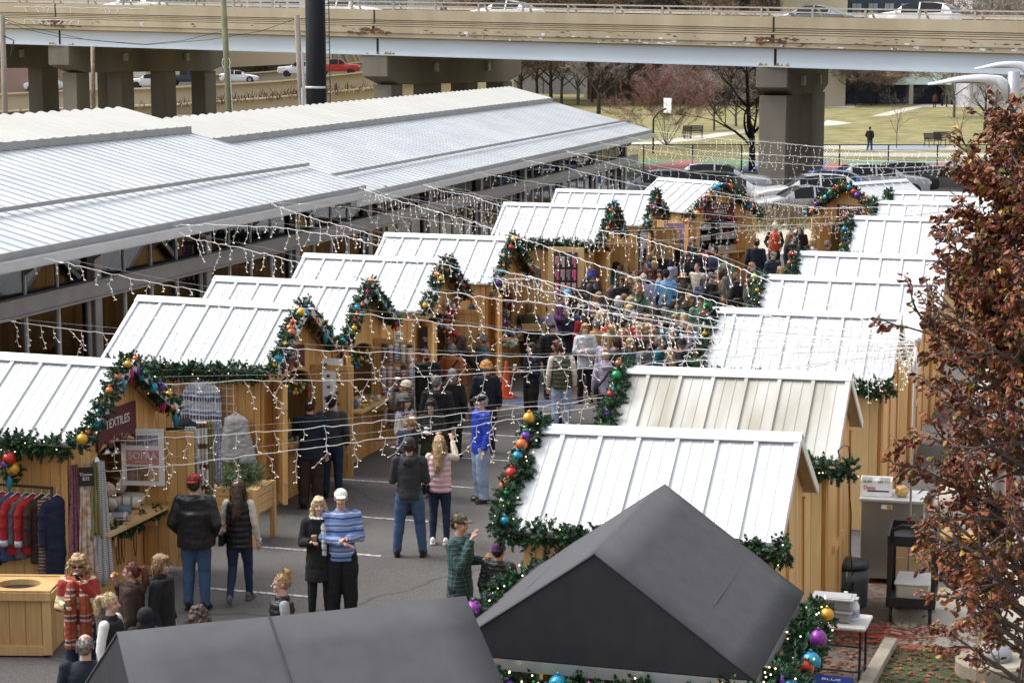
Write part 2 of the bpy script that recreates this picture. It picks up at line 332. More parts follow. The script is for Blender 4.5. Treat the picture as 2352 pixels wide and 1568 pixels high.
# ---------------- market hall ----------------
def market_hall():
    t=empty('market_hall',(-18.3,15,0),R(.35),'long steel market shed with grey standing seam roof and glazed side behind the huts','building')
    # local: x = U+18.3 , y = V-15
    RX,RZ,EX,EZ=-5.45,5.62,.62,4.02
    def sec(y0,y1,dz,rname,xo):
        slope=(RZ-EZ)/(EX-RX); zz=lambda x: EZ+(EX-x)*slope+dz
        bx=-3.7; mb=MB(); n=int((y1-y0)/.42)
        mb.plate([(bx,y0,zz(bx)),(EX+xo,y0,zz(EX+xo)),(EX+xo,y1,zz(EX+xo)),(bx,y1,zz(bx))],(0,0,-1),.06)
        for i in range(n+1):
            y=y0+(y1-y0)*i/n; mb.bar((bx,y,zz(bx)+.012),(EX+xo,y,zz(EX+xo)+.012),.04,.022)
        mb.build('roof',ROOFG,t)
        # far slope beyond the ridge
        mb=MB(); mb.plate([(RX,y0,RZ+dz+.05),(RX,y1,RZ+dz+.05),(RX-6,y1,RZ+dz-1.8),(RX-6,y0,RZ+dz-1.8)],(0,0,-1),.06); mb.build('roof',CREAM,t)
        # cream corrugated ridge sheets, raised above the main roof
        mb=MB(); k=int((y1-y0)/.55); vs=[];fs=[]
        for i in range(k*4+1):
            y=y0+(y1-y0)*i/(k*4); h=(0,.04,.04,0)[i%4]
            vs+= [(RX,y,RZ+dz+.14+h),(bx+.12,y,zz(bx+.12)+.16+h)]
        for i in range(k*4): fs.append((2*i,2*i+1,2*i+3,2*i+2))
        mb.add(vs,fs); mb.build('ridge_roof',CREAM,t)
        mb=MB(); mb.bar((bx+.10,y0,zz(bx)+.07),(bx+.10,y1,zz(bx)+.07),.03,.17); mb.build('ridge_fascia',GREYST,t)
        # snow rail, gutter and fascia beam
        xr=EX-1.05; mb=MB(); mb.bar((xr,y0,zz(xr)+.11),(xr,y1,zz(xr)+.11),.04,.08); mb.build('snow_rail',GREYST,t)
        mb=MB(); mb.bar((EX+xo+.02,y0,zz(EX+xo)-.05),(EX+xo+.02,y1,zz(EX+xo)-.05),.05,.12); mb.bar((EX+xo-.15,y0,zz(EX+xo)-.24),(EX+xo-.15,y1,zz(EX+xo)-.24),.10,.16); mb.build('fascia',GREYST,t)
        mb=MB(); x=EX+xo+.12; z=zz(EX+xo)-.20
        for dx,dzz,wx,wz in [(-.07,0,.02,.17),(.07,0,.02,.17),(0,-.085,.16,.02)]: mb.bar((x+dx,y0,z+dzz),(x+dx,y1,z+dzz),wx,wz)
        mb.build('gutter',GREYL,t)
    ROOFG=mat('grey_standing_seam',(.50,.52,.54),rough=.42,metal=.1,var=.05,scale=.8,col2=(.57,.59,.605))
    CREAM=mat('cream_corrugated',(.46,.45,.41),rough=.45,var=.04,scale=.5)
    sec(-16,31.1,.13,'a',.42); n0=len(t.children); kids=set(t.children); sec(31.1,66.4,0,'b',0)
    for o in t.children:      # the far block stands a little lower where it meets the near one
        if o not in kids:
            for v in o.data.vertices: v.co.z-=.24*(1-(v.co.y-31.1)/35.3)
    # wall steel: columns with cap, main beam, mid rail; glazing in bays
    GL=bpy.data.materials.new('shop_glass'); GL.use_nodes=True; N=GL.node_tree.nodes; L=GL.node_tree.links; N.remove(N['Principled BSDF'])
    tr=N.new('ShaderNodeBsdfTransparent'); tr.inputs[0].default_value=(.55,.58,.58,1); gl=N.new('ShaderNodeBsdfGlossy'); gl.inputs['Roughness'].default_value=.02; fr=N.new('ShaderNodeFresnel'); fr.inputs[0].default_value=1.6
    mx=N.new('ShaderNodeMixShader'); L.new(fr.outputs[0],mx.inputs[0]); L.new(tr.outputs[0],mx.inputs[1]); L.new(gl.outputs[0],mx.inputs[2]); L.new(mx.outputs[0],N['Material Output'].inputs[0])
    cols=[-1.1+ i*5.0 for i in range(-2,14)]
    for y in cols:
        mb=MB(); mb.box((0,y,1.9),(.28,.06,3.8)); mb.box((.14,y,1.9),(.03,.26,3.8)); mb.box((-.14,y,1.9),(.03,.26,3.8)); mb.build('column',GREYST,t)
    for y in cols:
        mb=MB(); mb.bar((.0,y,3.55),(.62,y,3.78),.09,.16); mb.build('bracket',GREYST,t)
    mb=MB(); mb.bar((.10,-16,2.86),(.10,66,2.86),.14,.30); mb.bar((.14,-16,3.02),(.14,66,3.02),.2,.04); mb.bar((.14,-16,2.71),(.14,66,2.71),.2,.04); mb.build('beam',GREYST,t)
    mb=MB(); mb.tube([(.3,-16,3.78),(.3,66,3.78)],.07,8); mb.build('pipe',GREYL,t,smooth=True)
    for i in range(len(cols)-1):
        y0,y1=cols[i]+.15,cols[i+1]-.15
        mb=MB(); n=4
        for k in range(n+1):
            y=y0+(y1-y0)*k/n; mb.box((.02,y,1.35),(.06,.07,2.6))
        for k in range(1,n): mb.box((.02,y0+(y1-y0)*k/n,3.4),(.04,.035,.8))
        mb.bar((.03,y0,1.35),(.03,y1,1.35),.05,.14); mb.bar((.03,y0,.12),(.03,y1,.12),.05,.2); f=mb.build('window',GREYL,t)
        mb=MB(); mb.box((.0,(y0+y1)/2,1.35),(.012,y1-y0,2.6)); mb.box((.0,(y0+y1)/2,3.42),(.012,y1-y0,.84)); mb.build('pane',GL,f)
    # interior seen through the glass
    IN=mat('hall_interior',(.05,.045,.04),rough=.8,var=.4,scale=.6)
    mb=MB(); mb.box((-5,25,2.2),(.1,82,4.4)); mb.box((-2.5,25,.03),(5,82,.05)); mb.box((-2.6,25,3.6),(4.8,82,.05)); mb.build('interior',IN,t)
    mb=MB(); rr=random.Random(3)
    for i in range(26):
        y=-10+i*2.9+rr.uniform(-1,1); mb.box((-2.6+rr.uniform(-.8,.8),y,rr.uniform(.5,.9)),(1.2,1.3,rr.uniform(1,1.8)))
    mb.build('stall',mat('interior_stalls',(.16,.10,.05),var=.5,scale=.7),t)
    mb=MB()
    for i in range(420):
        y=-12+rr.random()*70; mb.box((-1.2-rr.random()*2,y,1.2+rr.random()*1.3),(.025,.025,.025))
    tag(mb.build('fairy_lights',mat('warm_bulb',(1,.8,.5),emit=((1,.62,.28),14),var=0),t,fix=False),kind='stuff')
    # dark triangular gussets under the eave
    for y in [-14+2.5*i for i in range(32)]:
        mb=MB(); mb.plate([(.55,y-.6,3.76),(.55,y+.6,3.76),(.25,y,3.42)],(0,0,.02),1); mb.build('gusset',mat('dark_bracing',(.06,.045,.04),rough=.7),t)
    return t
market_hall()
# ---------------- highway bridge ----------------
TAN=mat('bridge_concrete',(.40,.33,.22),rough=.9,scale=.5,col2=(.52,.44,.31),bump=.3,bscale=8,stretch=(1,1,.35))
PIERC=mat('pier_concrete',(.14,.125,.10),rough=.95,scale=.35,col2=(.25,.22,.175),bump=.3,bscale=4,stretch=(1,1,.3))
GIRD=mat('pale_blue_girder_paint',(.60,.67,.73),rough=.5,var=.04,scale=.2)
RUST=mat('rust_and_damage',(.055,.03,.02),rough=.95,scale=6,col2=(.20,.09,.04))
CHALK=mat('chalk_marks',(.75,.74,.72),rough=.9,var=.05)
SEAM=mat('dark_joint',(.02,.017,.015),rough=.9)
def bridge():
    t=empty('highway_bridge',c2w(0,115,0),0,'tan concrete highway overpass with pale blue girder and weathered piers crossing the view','bridge')
    base=Vector(t.location)
    P0=Vector((-34.5,134,10.35)); P1=Vector((26,101,8.72)); D=P1-P0
    n2=Vector((D.y,-D.x,0)).normalized()      # toward the camera
    if n2.y>0: n2=-n2
    def P(s,off,dz):
        q=P0+D*s+n2*off; return c2w(q.x,q.y,q.z+dz)-base
    def strip(name,off0,off1,z0,z1,m,s0=-.25,s1=1.3,par=t):
        mb=MB(); k=14
        vs=[];fs=[]
        for i in range(k+1):
            s=s0+(s1-s0)*i/k; vs+=[P(s,off1,z0),P(s,off1,z1),P(s,off0,z1),P(s,off0,z0)]
        for i in range(k):
            a=4*i
            for j in range(4): fs.append((a+j,a+(j+1)%4,a+4+(j+1)%4,a+4+j))
        fs+= [(0,1,2,3),(4*k+3,4*k+2,4*k+1,4*k)]
        mb.add(vs,fs); return mb.build(name,m,par)
    pr=strip('parapet',-.3,.0,-.60,0,TAN)
    for k,(z0,z1,o) in enumerate([(-.71,-.635,-.03),(-.82,-.745,.0),(-.945,-.855,.03)]): strip('parapet_groove',-.3,o,z0,z1,TAN,par=pr)
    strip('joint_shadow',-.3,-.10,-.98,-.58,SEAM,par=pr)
    strip('deck_edge',-1.5,.10,-1.36,-.985,TAN); strip('deck_edge',-1.5,.04,-1.62,-1.375,TAN)
    strip('girder',-.45,-.35,-2.62,-1.625,GIRD); strip('girder_flange',-.6,-.18,-2.68,-2.625,GIRD)
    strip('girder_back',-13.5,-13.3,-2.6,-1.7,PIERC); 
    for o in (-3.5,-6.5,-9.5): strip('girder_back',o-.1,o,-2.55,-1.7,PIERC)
    strip('deck',-14,-.31,-1.7,-1.05,TAN)
    strip('parapet_back',-14,-13.7,-1.05,-.1,TAN)
    # rail with two tubes on posts
    rail=strip('railing',-.2,-.12,.42,.50,mat('beige_rail',(.46,.42,.36),rough=.5)); strip('railing_tube',-.2,-.13,.20,.27,MC['beige_rail'],par=rail)
    L=D.length; nP=int(L*1.5/2.9)
    for i in range(nP):
        s=-.22+i*2.9/L; a=P(s,-.16,0);b=P(s,-.16,.5); mb=MB(); mb.bar(a,b,.16,.10); mb.bar(P(s+.4/L,-.75,-.2),P(s+.25/L,-.3,.44),.1,.08); mb.build('rail_post',MC['beige_rail'],rail)
    strip('railing_far',-13.9,-13.8,.15,.3,MC['beige_rail'])
    # expansion joints, cracks, rust and survey chalk
    def sx(px): # bridge parameter at picture column px
        lo,hi=-.2,1.3
        for _ in range(40):
            m_=(lo+hi)/2; q=P0+D*m_; 
            X=q.x/q.y*FP*.9893+1176
            if X<px: lo=m_
            else: hi=m_
        return lo
    rr=random.Random(11)
    for px in (152,867,1763):
        s=sx(px); mb=MB(); w=.05/L
        mb.add([P(s-w,.012,.0),P(s+w,.012,0),P(s+w,.012,-.98),P(s-w,.012,-.98)],[(0,1,2,3)]); mb.add([P(s-w*2,.112,-.98),P(s+w*2,.112,-.98),P(s+w*2,.112,-1.36),P(s-w*2,.112,-1.36)],[(0,1,2,3)])
        mb.add([P(s-w*1.5,-.337,-1.62),P(s+w*1.5,-.337,-1.62),P(s+w*1.5,-.337,-2.62),P(s-w*1.5,-.337,-2.62)],[(0,1,2,3)]); mb.build('expansion_joint',SEAM,t,fix=False)
        mb=MB()
        for k in range(26):
            ds=rr.gauss(0,.8)/L; z=-1.22+rr.uniform(-.2,.12)-abs(ds*L)*.04; a=rr.uniform(.05,.28)/L; h=rr.uniform(.03,.10)
            c=[P(s+ds-a,.114+rr.random()*.002,z),P(s+ds,.114,z+h),P(s+ds+a*1.4,.114,z+h*.3),P(s+ds+a*.3,.114,z-h)]; mb.add(c,[(0,1,2,3)])
        tag(mb.build('spalled_patch',RUST,t,fix=False),kind='stuff')
        mb=MB()
        for k in range(10):
            ds=rr.uniform(-.9,1.1)/L; a=rr.uniform(.05,.16)/L; mb.add([P(s+ds-a,-.334,-2.62),P(s+ds+a,-.334,-2.62),P(s+ds+a*.4,-.334,-2.62+rr.uniform(.05,.2))],[(0,1,2)])
        mb.build('rust_stain',mat('rust_orange',(.30,.14,.05),var=.3,scale=6,col2=(.5,.36,.2)),t,fix=False)
    mb=MB()
    for k in range(150):
        s=rr.uniform(-.05,1.1) if rr.random()<.35 else rr.uniform(.5,1.1); o,z=(.114,-rr.uniform(1.0,1.35)) if rr.random()<.6 else (.054,-rr.uniform(1.4,1.6)); a=rr.uniform(.03,.22)/L; h=rr.uniform(.006,.035)
        mb.add([P(s-a,o,z),P(s,o,z+h),P(s+a,o,z+h*.2),P(s+a*.2,o,z-h)],[(0,1,2,3)])
    tag(mb.build('crack_marks',RUST,t,fix=False),kind='stuff')
    mb=MB()
    for k in range(46):
        s=rr.uniform(.45,1.1); o,z=(.116,-rr.uniform(1.28,1.36)) if rr.random()<.3 else (.056,-rr.uniform(1.42,1.62)); a=rr.uniform(.03,.22)/L; h=rr.uniform(.03,.13)
        mb.add([P(s-a,o,z+h*.1),P(s-a*.4,o,z+h),P(s+a,o,z+h*.8),P(s+a*.6,o,z-h*.4)],[(0,1,2,3)])
    tag(mb.build('lime_stain',CHALK,t,fix=False),kind='stuff')
    def line(pts,o,w=.022):
        mb=MB()
        for (x0,z0),(x1,z1) in zip(pts[:-1],pts[1:]):
            s0,s1=sx(x0),sx(x1); dx=(s1-s0)*L; dz=z1-z0; q=math.hypot(dx,dz) or 1; nx,nz=-dz/q*w/L,dx/q*w
            mb.add([P(s0-nx,o,z0-nz),P(s1-nx,o,z1-nz),P(s1+nx,o,z1+nz),P(s0+nx,o,z0+nz)],[(0,1,2,3)])
        mb.build('chalk_line',CHALK,t,fix=False)
    x=60; pts=[]
    while x<355: pts.append((x,-.22+rr.uniform(-.05,.05))); x+=rr.uniform(8,18)
    line(pts,.012)
    for x in (85,112,137,185,262,272,290): line([(x,-.22),(x+rr.uniform(-3,3),-.38),(x+rr.uniform(-4,4),-.55)],.012)
    line([(85,-1.02),(208,-1.02),(204,-1.34)],.116); line([(85,-1.02),(85,-1.34)],.116)
    for x in (100,116,132,168,180,192): line([(x,-1.06),(x+(9 if x<150 else -9),-1.33)],.116)
    line([(-5,-1.02),(48,-1.02),(48,-1.3),(12,-1.3)],.116); line([(352,-1.05),(343,-1.2),(352,-1.3),(345,-1.04)],.116)
    # piers: cap beam carried by rectangular columns, running back under the deck
    def pier(px,dirv,length,ncol,capw,colw,base_s,first=.8,solid=False):
        s=sx(px); q=P0+D*s+n2*(-.25); zt=q.z-2.70; o=Vector((q.x,q.y)); d=Vector(dirv).normalized(); nn=Vector((d.y,-d.x))
        pt=empty('pier',Vector((0,0,0)),0); pt.parent=t
        ang=math.atan2(c2w(d.x,d.y).y,c2w(d.x,d.y).x)
        def W(a,z): p=o+d*a; return c2w(p.x,p.y,z)-base
        ch=1.75 if not solid else 1.5
        mb=MB(); capl=length
        a0,a1=W(0,0),W(capl,0); M=Matrix.Rotation(ang,3,'Z')
        prof=[(0,zt),(capl,zt),(capl,zt-ch*.72),(capl-1.6,zt-ch),(1.6,zt-ch),(0,zt-ch*.72)]
        wv=c2w(nn.x,nn.y)*capw/2
        vs=[W(a,z)+wv for a,z in prof]+[W(a,z)-wv for a,z in prof]; k=len(prof)
        fs=[tuple(range(k)),tuple(range(2*k-1,k-1,-1))]+[(i,i+k,(i+1)%k+k,(i+1)%k) for i in range(k)]
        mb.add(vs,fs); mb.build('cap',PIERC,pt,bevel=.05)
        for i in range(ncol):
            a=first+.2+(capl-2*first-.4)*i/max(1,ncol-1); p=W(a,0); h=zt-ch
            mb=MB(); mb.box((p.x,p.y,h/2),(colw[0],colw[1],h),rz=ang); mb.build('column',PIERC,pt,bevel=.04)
            mb=MB(); fx=c2w(nn.x,nn.y)*(colw[1]/2+.012)
        mb=MB(); 
        for a in (length*.33,length*.72):
            mb=MB(); mb.box(W(a,zt-.75)+wv*1.08,(.3,.3,.55),rz=ang); mb.build('under_deck_light',mat('under_light',(.4,.4,.38),rough=.4),pt,bevel=.03)
        return pt
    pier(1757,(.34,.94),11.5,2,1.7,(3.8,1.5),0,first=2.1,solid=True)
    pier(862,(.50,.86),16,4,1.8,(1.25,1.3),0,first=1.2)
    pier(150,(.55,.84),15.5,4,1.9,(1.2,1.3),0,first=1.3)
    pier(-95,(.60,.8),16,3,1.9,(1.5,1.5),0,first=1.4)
    # drain pipe on the second bent
    a=gY(213,108,130.0); mb=MB(); mb.tube([a-base,gY(215,250,130.0)-base],.14,8); mb.build('drain_pipe',mat('rusty_pipe',(.35,.30,.22),col2=(.22,.12,.06),scale=2),t,smooth=True)
    return t,P,sx,L
BR,BP,BSX,BL=bridge()
# ---------------- ramps and walls left, behind the bridge ----------------
RAMPC=mat('ramp_concrete',(.52,.43,.29),rough=.9,scale=.08,col2=(.60,.51,.37),bump=.2,bscale=1,stretch=(1,1,.3))
def wallpoly(name,label,pts,Y,th,zbot=0,cat='wall',m=RAMPC):
    o=c2w(0,Y+1,0); t=empty(name,o,0,label,cat); q=[gY(x,y,Y)-o for x,y in pts]
    mb=MB(); 
    for a,b in zip(q[:-1],q[1:]): mb.plate([(a.x,a.y,zbot),(b.x,b.y,zbot),tuple(b),tuple(a)],c2w(0,1),th)
    mb.build('wall_face',m,t); mb=MB()
    for a,b in zip(q[:-1],q[1:]): mb.bar(a+c2w(0,-.08)*1+Vector((0,0,.06)),b+c2w(0,-.08)+Vector((0,0,.06)),th+.5,.16)
    mb.build('coping',m,t); return t
wallpoly('ramp_wall','nearest tan concrete retaining wall of the highway ramp left of the black pole',[(-60,262),(100,252),(400,242),(620,226),(850,204),(1100,176)],225,.8)
wallpoly('ramp_barrier','long tan concrete barrier in front of the ramp traffic, above the lower wall',[(-60,221),(170,209),(370,204),(640,188),(840,167),(1000,146),(1180,120)],236,.8)
wallpoly('ramp_wall','tan concrete wall rising behind the ramp traffic',[(280,180),(540,172),(620,166),(760,152),(900,136),(1050,128),(1180,112)],262,.8)
mb=MB(); a=[gY(x,y,237.5) for x,y in [(-60,227),(370,208),(640,193),(840,172),(1180,128)]]; b=[gY(x,y,261.0) for x,y in [(-60,224),(370,204),(640,189),(840,168),(1180,126)]]
for i in range(4): mb.add([a[i],a[i+1],b[i+1],b[i]],[(0,1,2,3)])
tag(mb.build('ramp_road',ASPH,fix=False),kind='structure')
t=empty('overpass',c2w(-45,300),0,'far tan flyover deck with dark underside between the bridge piers and the black pole','bridge')
o=t.location; mb=MB(); q=[gY(x,y,290)-o for x,y in [(430,112),(700,114),(1180,106)]]
for p0,p1 in zip(q[:-1],q[1:]): mb.plate([p0-Vector((0,0,3.0)),p1-Vector((0,0,2.0)),p1+Vector((0,0,.9)),p0+Vector((0,0,.2))],c2w(0,1),10)
mb.build('deck',RAMPC,t); mb=MB()
for x in (600,880): p=gY(x,150,296)-o; mb.box((p.x,p.y,3),(1.6,1.6,6.5))
mb.build('column',PIERC,t)
# dry weeds along the walls
WEED=mat('dry_weeds',(.10,.065,.04),rough=.9,var=.3,col2=(.20,.14,.08))
def weeds(name,pts,n,h,mt,wid,rnd,z=0.0,spread=1.5,lean=.3):
    mb=MB()
    for i in range(n):
        k=rnd.randrange(len(pts)-1); f=rnd.random(); p=pts[k].lerp(pts[k+1],f)+Vector((rnd.gauss(0,spread),rnd.gauss(0,spread),z)); hh=h*rnd.uniform(.4,1.15)
        d=Vector((rnd.gauss(0,lean),rnd.gauss(0,lean),1))*hh; s_=Vector((rnd.uniform(-1,1),rnd.uniform(-1,1),0)).normalized()*wid*rnd.uniform(.6,1.4)
        mb.add([p-s_,p+s_,p+d*.6+s_*1.2,p+d],[(0,1,2,3)])
    return tag(mb.build(name,mt,fix=False),kind='stuff')
rw=random.Random(5)
weeds('dry_weeds',[gY(60,262,222),gY(400,250,222),gY(640,232,222),gY(850,212,222)],260,1.0,WEED,.06,rw,z=.1,spread=.9,lean=.5)
weeds('dry_weeds',[gY(370,246,233),gY(640,215,233),gY(850,200,233)],420,1.4,WEED,.07,rw,z=-.6,spread=.7,lean=.5)
# ---------------- far buildings ----------------
def bmat(n,c): return mat(n,c,var=.06,scale=.1,rough=.8)
def building(x0,x1,ytop,Y,depth,wall,label,win=None,rows=2,roof=True,zb=0):
    a=gY(x0,ytop,Y);b=gY(x1,ytop,Y); z=a.z; c=(a+b)/2; w=(b-a).length; t=empty('building',(c.x,c.y,0),YAW,label,'building')
    mb=MB(); mb.box((0,depth/2,z/2),(w,depth,z)); mb.build('wall',wall,t)
    if roof: mb=MB(); mb.box((0,depth/2,z+.15),(w+.5,depth+.5,.3)); mb.build('roof',bmat('roof_edge',(.3,.3,.31)),t)
    if win:
        n,col,ww,wh,zs=win
        for zr in zs:
            for i in range(n):
                x=-w/2+w*(i+.5)/n; mb=MB(); mb.box((x,-.03,zr),(ww,.1,wh)); f=mb.build('window',bmat('win_frame',(.08,.085,.1)) ,t)
                mb=MB(); mb.box((x-ww*.245,-.1,zr+wh*.24),(ww*.43,.04,wh*.42)); mb.box((x+ww*.245,-.1,zr+wh*.24),(ww*.43,.04,wh*.42)); mb.box((x-ww*.245,-.1,zr-wh*.24),(ww*.43,.04,wh*.42)); mb.box((x+ww*.245,-.1,zr-wh*.24),(ww*.43,.04,wh*.42)); mb.build('pane',col,f)
    return t
PANE=mat('sky_pane',(.34,.42,.45),rough=.15,metal=.2,var=.15,scale=.4)
building(-60,62,-60,250,20,bmat('brick_far',(.34,.22,.18)),'red brick building peeking over the bridge at far left',win=(4,PANE,2,1.6,(9,14)))
building(66,330,-45,285,20,bmat('white_far',(.62,.62,.60)),'long white building above the bridge left of the wooden pole',win=(9,PANE,1.8,1.6,(12,15.5)))
building(338,470,-40,270,20,bmat('cream_far',(.58,.52,.40)),'cream building above the bridge near the wooden pole',win=(5,PANE,1.6,1.4,(10.5,14)))
building(474,690,-30,300,20,bmat('pale_far',(.66,.65,.62)),'pale industrial building behind the black pole',win=(7,bmat('blue_panel',(.10,.17,.42)),1.6,2.2,(13,)))
building(760,935,-30,290,20,bmat('grey_far',(.60,.61,.62)),'light grey flat building right of the black pole',win=(6,PANE,1.7,1.4,(13.5,)))
building(1150,1360,-14,330,16,bmat('grey2_far',(.42,.43,.45)),'grey block with dark windows behind bare trees above the bridge',win=(7,bmat('dkw',(.06,.07,.09)),2.2,1.7,(11,14.5)))
building(1480,1700,-24,330,16,bmat('white2_far',(.55,.55,.56)),'pale block behind bare trees in the middle above the bridge',win=(8,bmat('dkw',(.06,.07,.09)),2.2,1.7,(12,15.5)))
building(1800,1948,-40,260,20,bmat('beige_far',(.62,.55,.42)),'windowless beige building standing above the bridge')
building(1950,2175,-30,268,20,bmat('navy_far',(.05,.065,.10)),'dark navy building next to the beige one',win=(6,PANE,1.3,2.2,(12.2,)))
building(2178,2232,2,266,20,bmat('tan2_far',(.50,.42,.32)),'low tan building right of the navy one')
building(2236,2500,-50,255,20,bmat('white3_far',(.62,.62,.64)),'white apartment block with gridded windows at the top right',win=(3,PANE,4.5,3,(8.5,13.4)))
building(1720,1798,6,280,14,bmat('dark2_far',(.12,.13,.17)),'dark low building left of the beige one')
# ---------------- bare trees ----------------
BARK=mat('dark_bark',(.035,.028,.024),rough=.95,var=.3,scale=3)
BARKG=mat('grey_bark',(.13,.115,.10),rough=.95,var=.25,scale=3)
TW=mat('grey_twigs',(.27,.225,.20),rough=.95,var=.2,scale=1); TWR=mat('red_twigs',(.17,.080,.068),rough=.95,var=.25,scale=1,col2=(.24,.14,.115))
TWB=mat('brown_leafed_twigs',(.22,.15,.11),rough=.95,var=.25,scale=1,col2=(.31,.22,.15)); TWM=mat('maroon_leaves',(.22,.03,.03),rough=.9,var=.3,scale=1,col2=(.13,.02,.02))
def tree_mesh(seed,h,crown,spread,levels=4,ntw=2600,tw=.018,vase=False,wood_r=.02):
    rr=random.Random(seed); mb=MB(); ends=[]
    def grow(p,d,L,r,lv):
        n=4; pts=[p]; q=p.copy(); dd=d.copy()
        for i in range(n):
            dd=(dd+Vector((rr.gauss(0,.12),rr.gauss(0,.12),rr.gauss(0.03,.08)))).normalized(); q=q+dd*L/n; pts.append(q.copy())
            if lv<levels and i>=1:
                for _ in range(1 if lv else 2):
                    ax=Vector((rr.gauss(0,1),rr.gauss(0,1),rr.gauss(0,.3))).normalized(); nd=(dd*.75+ax*spread).normalized()
                    grow(q.copy(),nd,L*rr.uniform(.55,.78),r*(1-.18*i)*.6,lv+1)
            if lv>=levels-1: ends.append((q.copy(),dd.copy(),L))
        mb.tube(pts,[r*(1-.6*i/n) for i in range(n+1)],5 if lv<2 else 3,cap=False)
    if vase:
        for k in range(16):
            a=k*.7+rr.random(); e=rr.uniform(.25,1.1); grow(Vector((0,0,.1)),Vector((math.cos(a)*e,math.sin(a)*e,1)).normalized(),h*rr.uniform(.42,.6),wood_r*h*.5,1)
    else:
        mb.tube([(0,0,-.3),(0,0,crown*.5),(.05,0,crown)],[wood_r*h*1.25,wood_r*h,wood_r*h*.9],8,cap=False)
        grow(Vector((0,0,crown*.8)),Vector((0,0,1)),h*.55,wood_r*h*.9,0)
        for k in range(5):
            a=k*1.35+rr.random(); grow(Vector((0,0,crown*(.7+.12*k))),Vector((math.cos(a)*spread*1.3,math.sin(a)*spread*1.3,.8)).normalized(),h*.36,wood_r*h*.5,1)
    t2=MB(); n=ntw//max(1,len(ends))+1
    for p,d,L in ends:
        for _ in range(n):
            v=(d+Vector((rr.gauss(0,.6),rr.gauss(0,.6),rr.gauss(.15,.4)))).normalized()*h*rr.uniform(.03,.11); s_=v.cross(Vector((rr.gauss(0,1),rr.gauss(0,1),rr.gauss(0,1)))).normalized()*tw*h/8
            b=p+Vector((rr.gauss(0,.01),rr.gauss(0,.01),rr.gauss(0,.01)))*h
            t2.add([b-s_,b+s_,b+v],[(0,1,2)])
    return mb.mesh('limbs',BARK),t2.mesh('twigs',TW)
TREES={}
def tree(kind,px,py,ph,label,group=None,mats=(None,None),rz=None,Y=None):
    if kind not in TREES:
        TREES[kind]={'black':lambda:tree_mesh(1,8,2.2,.75,4,5000,.014,wood_r=.026),'young':lambda:tree_mesh(2,8,3.0,.42,3,500,.012,wood_r=.010),
          'haze':lambda:tree_mesh(3,8,1.6,.8,4,9000,.02,wood_r=.012),'haze2':lambda:tree_mesh(4,8,1.2,.7,4,8000,.022,wood_r=.014),'vase':lambda:tree_mesh(5,8,1,.5,4,16000,.014,vase=True,wood_r=.008)}[kind]()
    p=gz(px,py) if Y is None else gY(px,py,Y); p.z=0
    dcam=-p.x*sa+p.y*ca; h=ph/FP*dcam; t=empty('bare_tree',p,rz if rz is not None else px*.37,label,'tree',group); t.scale=(h/8,)*3
    a,b=TREES[kind]
    mobj('trunk',a,t,mats=[mats[0] or BARK]); mobj('crown',b,t,mats=[mats[1] or TW]); return t
tree('black',1375,262,175,'black bare tree left of the red-brown shrub tree, showing above the shed roof')
tree('black',1727,392,290,'tall black bare tree standing just left of the bridge pier',rz=2.2)
tree('vase',1530,338,180,'broad reddish brown twiggy tree behind the basketball hoop',mats=(BARKG,TWR))
tree('haze',1640,300,210,'pale grey twiggy tree between the red-brown tree and the black one',mats=(BARKG,TW))
tree('haze2',1690,290,190,'pale grey twiggy tree close behind the tall black tree',mats=(BARKG,TW))
tree('young',2059,340,105,'thin young bare tree on the lawn right of the walking man',mats=(BARKG,TW))
tree('young',2204,338,110,'thin young bare tree near the foliage, right of the benches',mats=(BARKG,TW),rz=1)
for i,(x,y,h,l,m) in enumerate([(1943,240,135,'leftmost park tree with a double trunk, dark bare crown',TW),(1965,243,140,'park tree right beside the leftmost one',TW),(2013,240,140,'dark trunked park tree with brown leaves',TWB),(2000,243,125,'slim pale trunked park tree in front of the brown leafed one',TWB)]):
    tree('haze' if i%2 else 'haze2',x,y,h,l,None,(BARK,m))
for x,l in [(2075,'maroon leafed tree left of the other maroon one'),(2135,'maroon leafed tree behind the lamp head')]: tree('haze',x,218,110,l,None,(BARK,TWM))
tree('black',2262,300,130,'dark low branching tree behind the lamp post',rz=4)
rt=random.Random(21)
for i in range(26):
    x=1195+i*24+rt.uniform(-8,8); tree(('haze','haze2')[i%2],x,rt.uniform(196,235),rt.uniform(95,150),'bare grey brown tree in the wood behind the bridge','bare trees of the far wood',(BARKG,(TW,TW,TWB)[i%3]))
for i in range(22):
    x=1130+i*32+rt.uniform(-8,8); tree(('haze2','haze')[i%2],x,185,rt.uniform(250,310),'bare tree rising above the bridge rail in the distance','bare trees above the bridge',(BARKG,(TWB,TW,TW)[i%3]),Y=275+rt.uniform(-15,15))
for x,l,m in [(2195,'brown leafed tree above the bridge rail',TWB),(2290,'bare tree above the bridge in front of the white apartments',TW),(2330,'small bare tree at the right end above the bridge',TWB)]: tree('haze',x,150,235,l,None,(BARKG,m),Y=215)
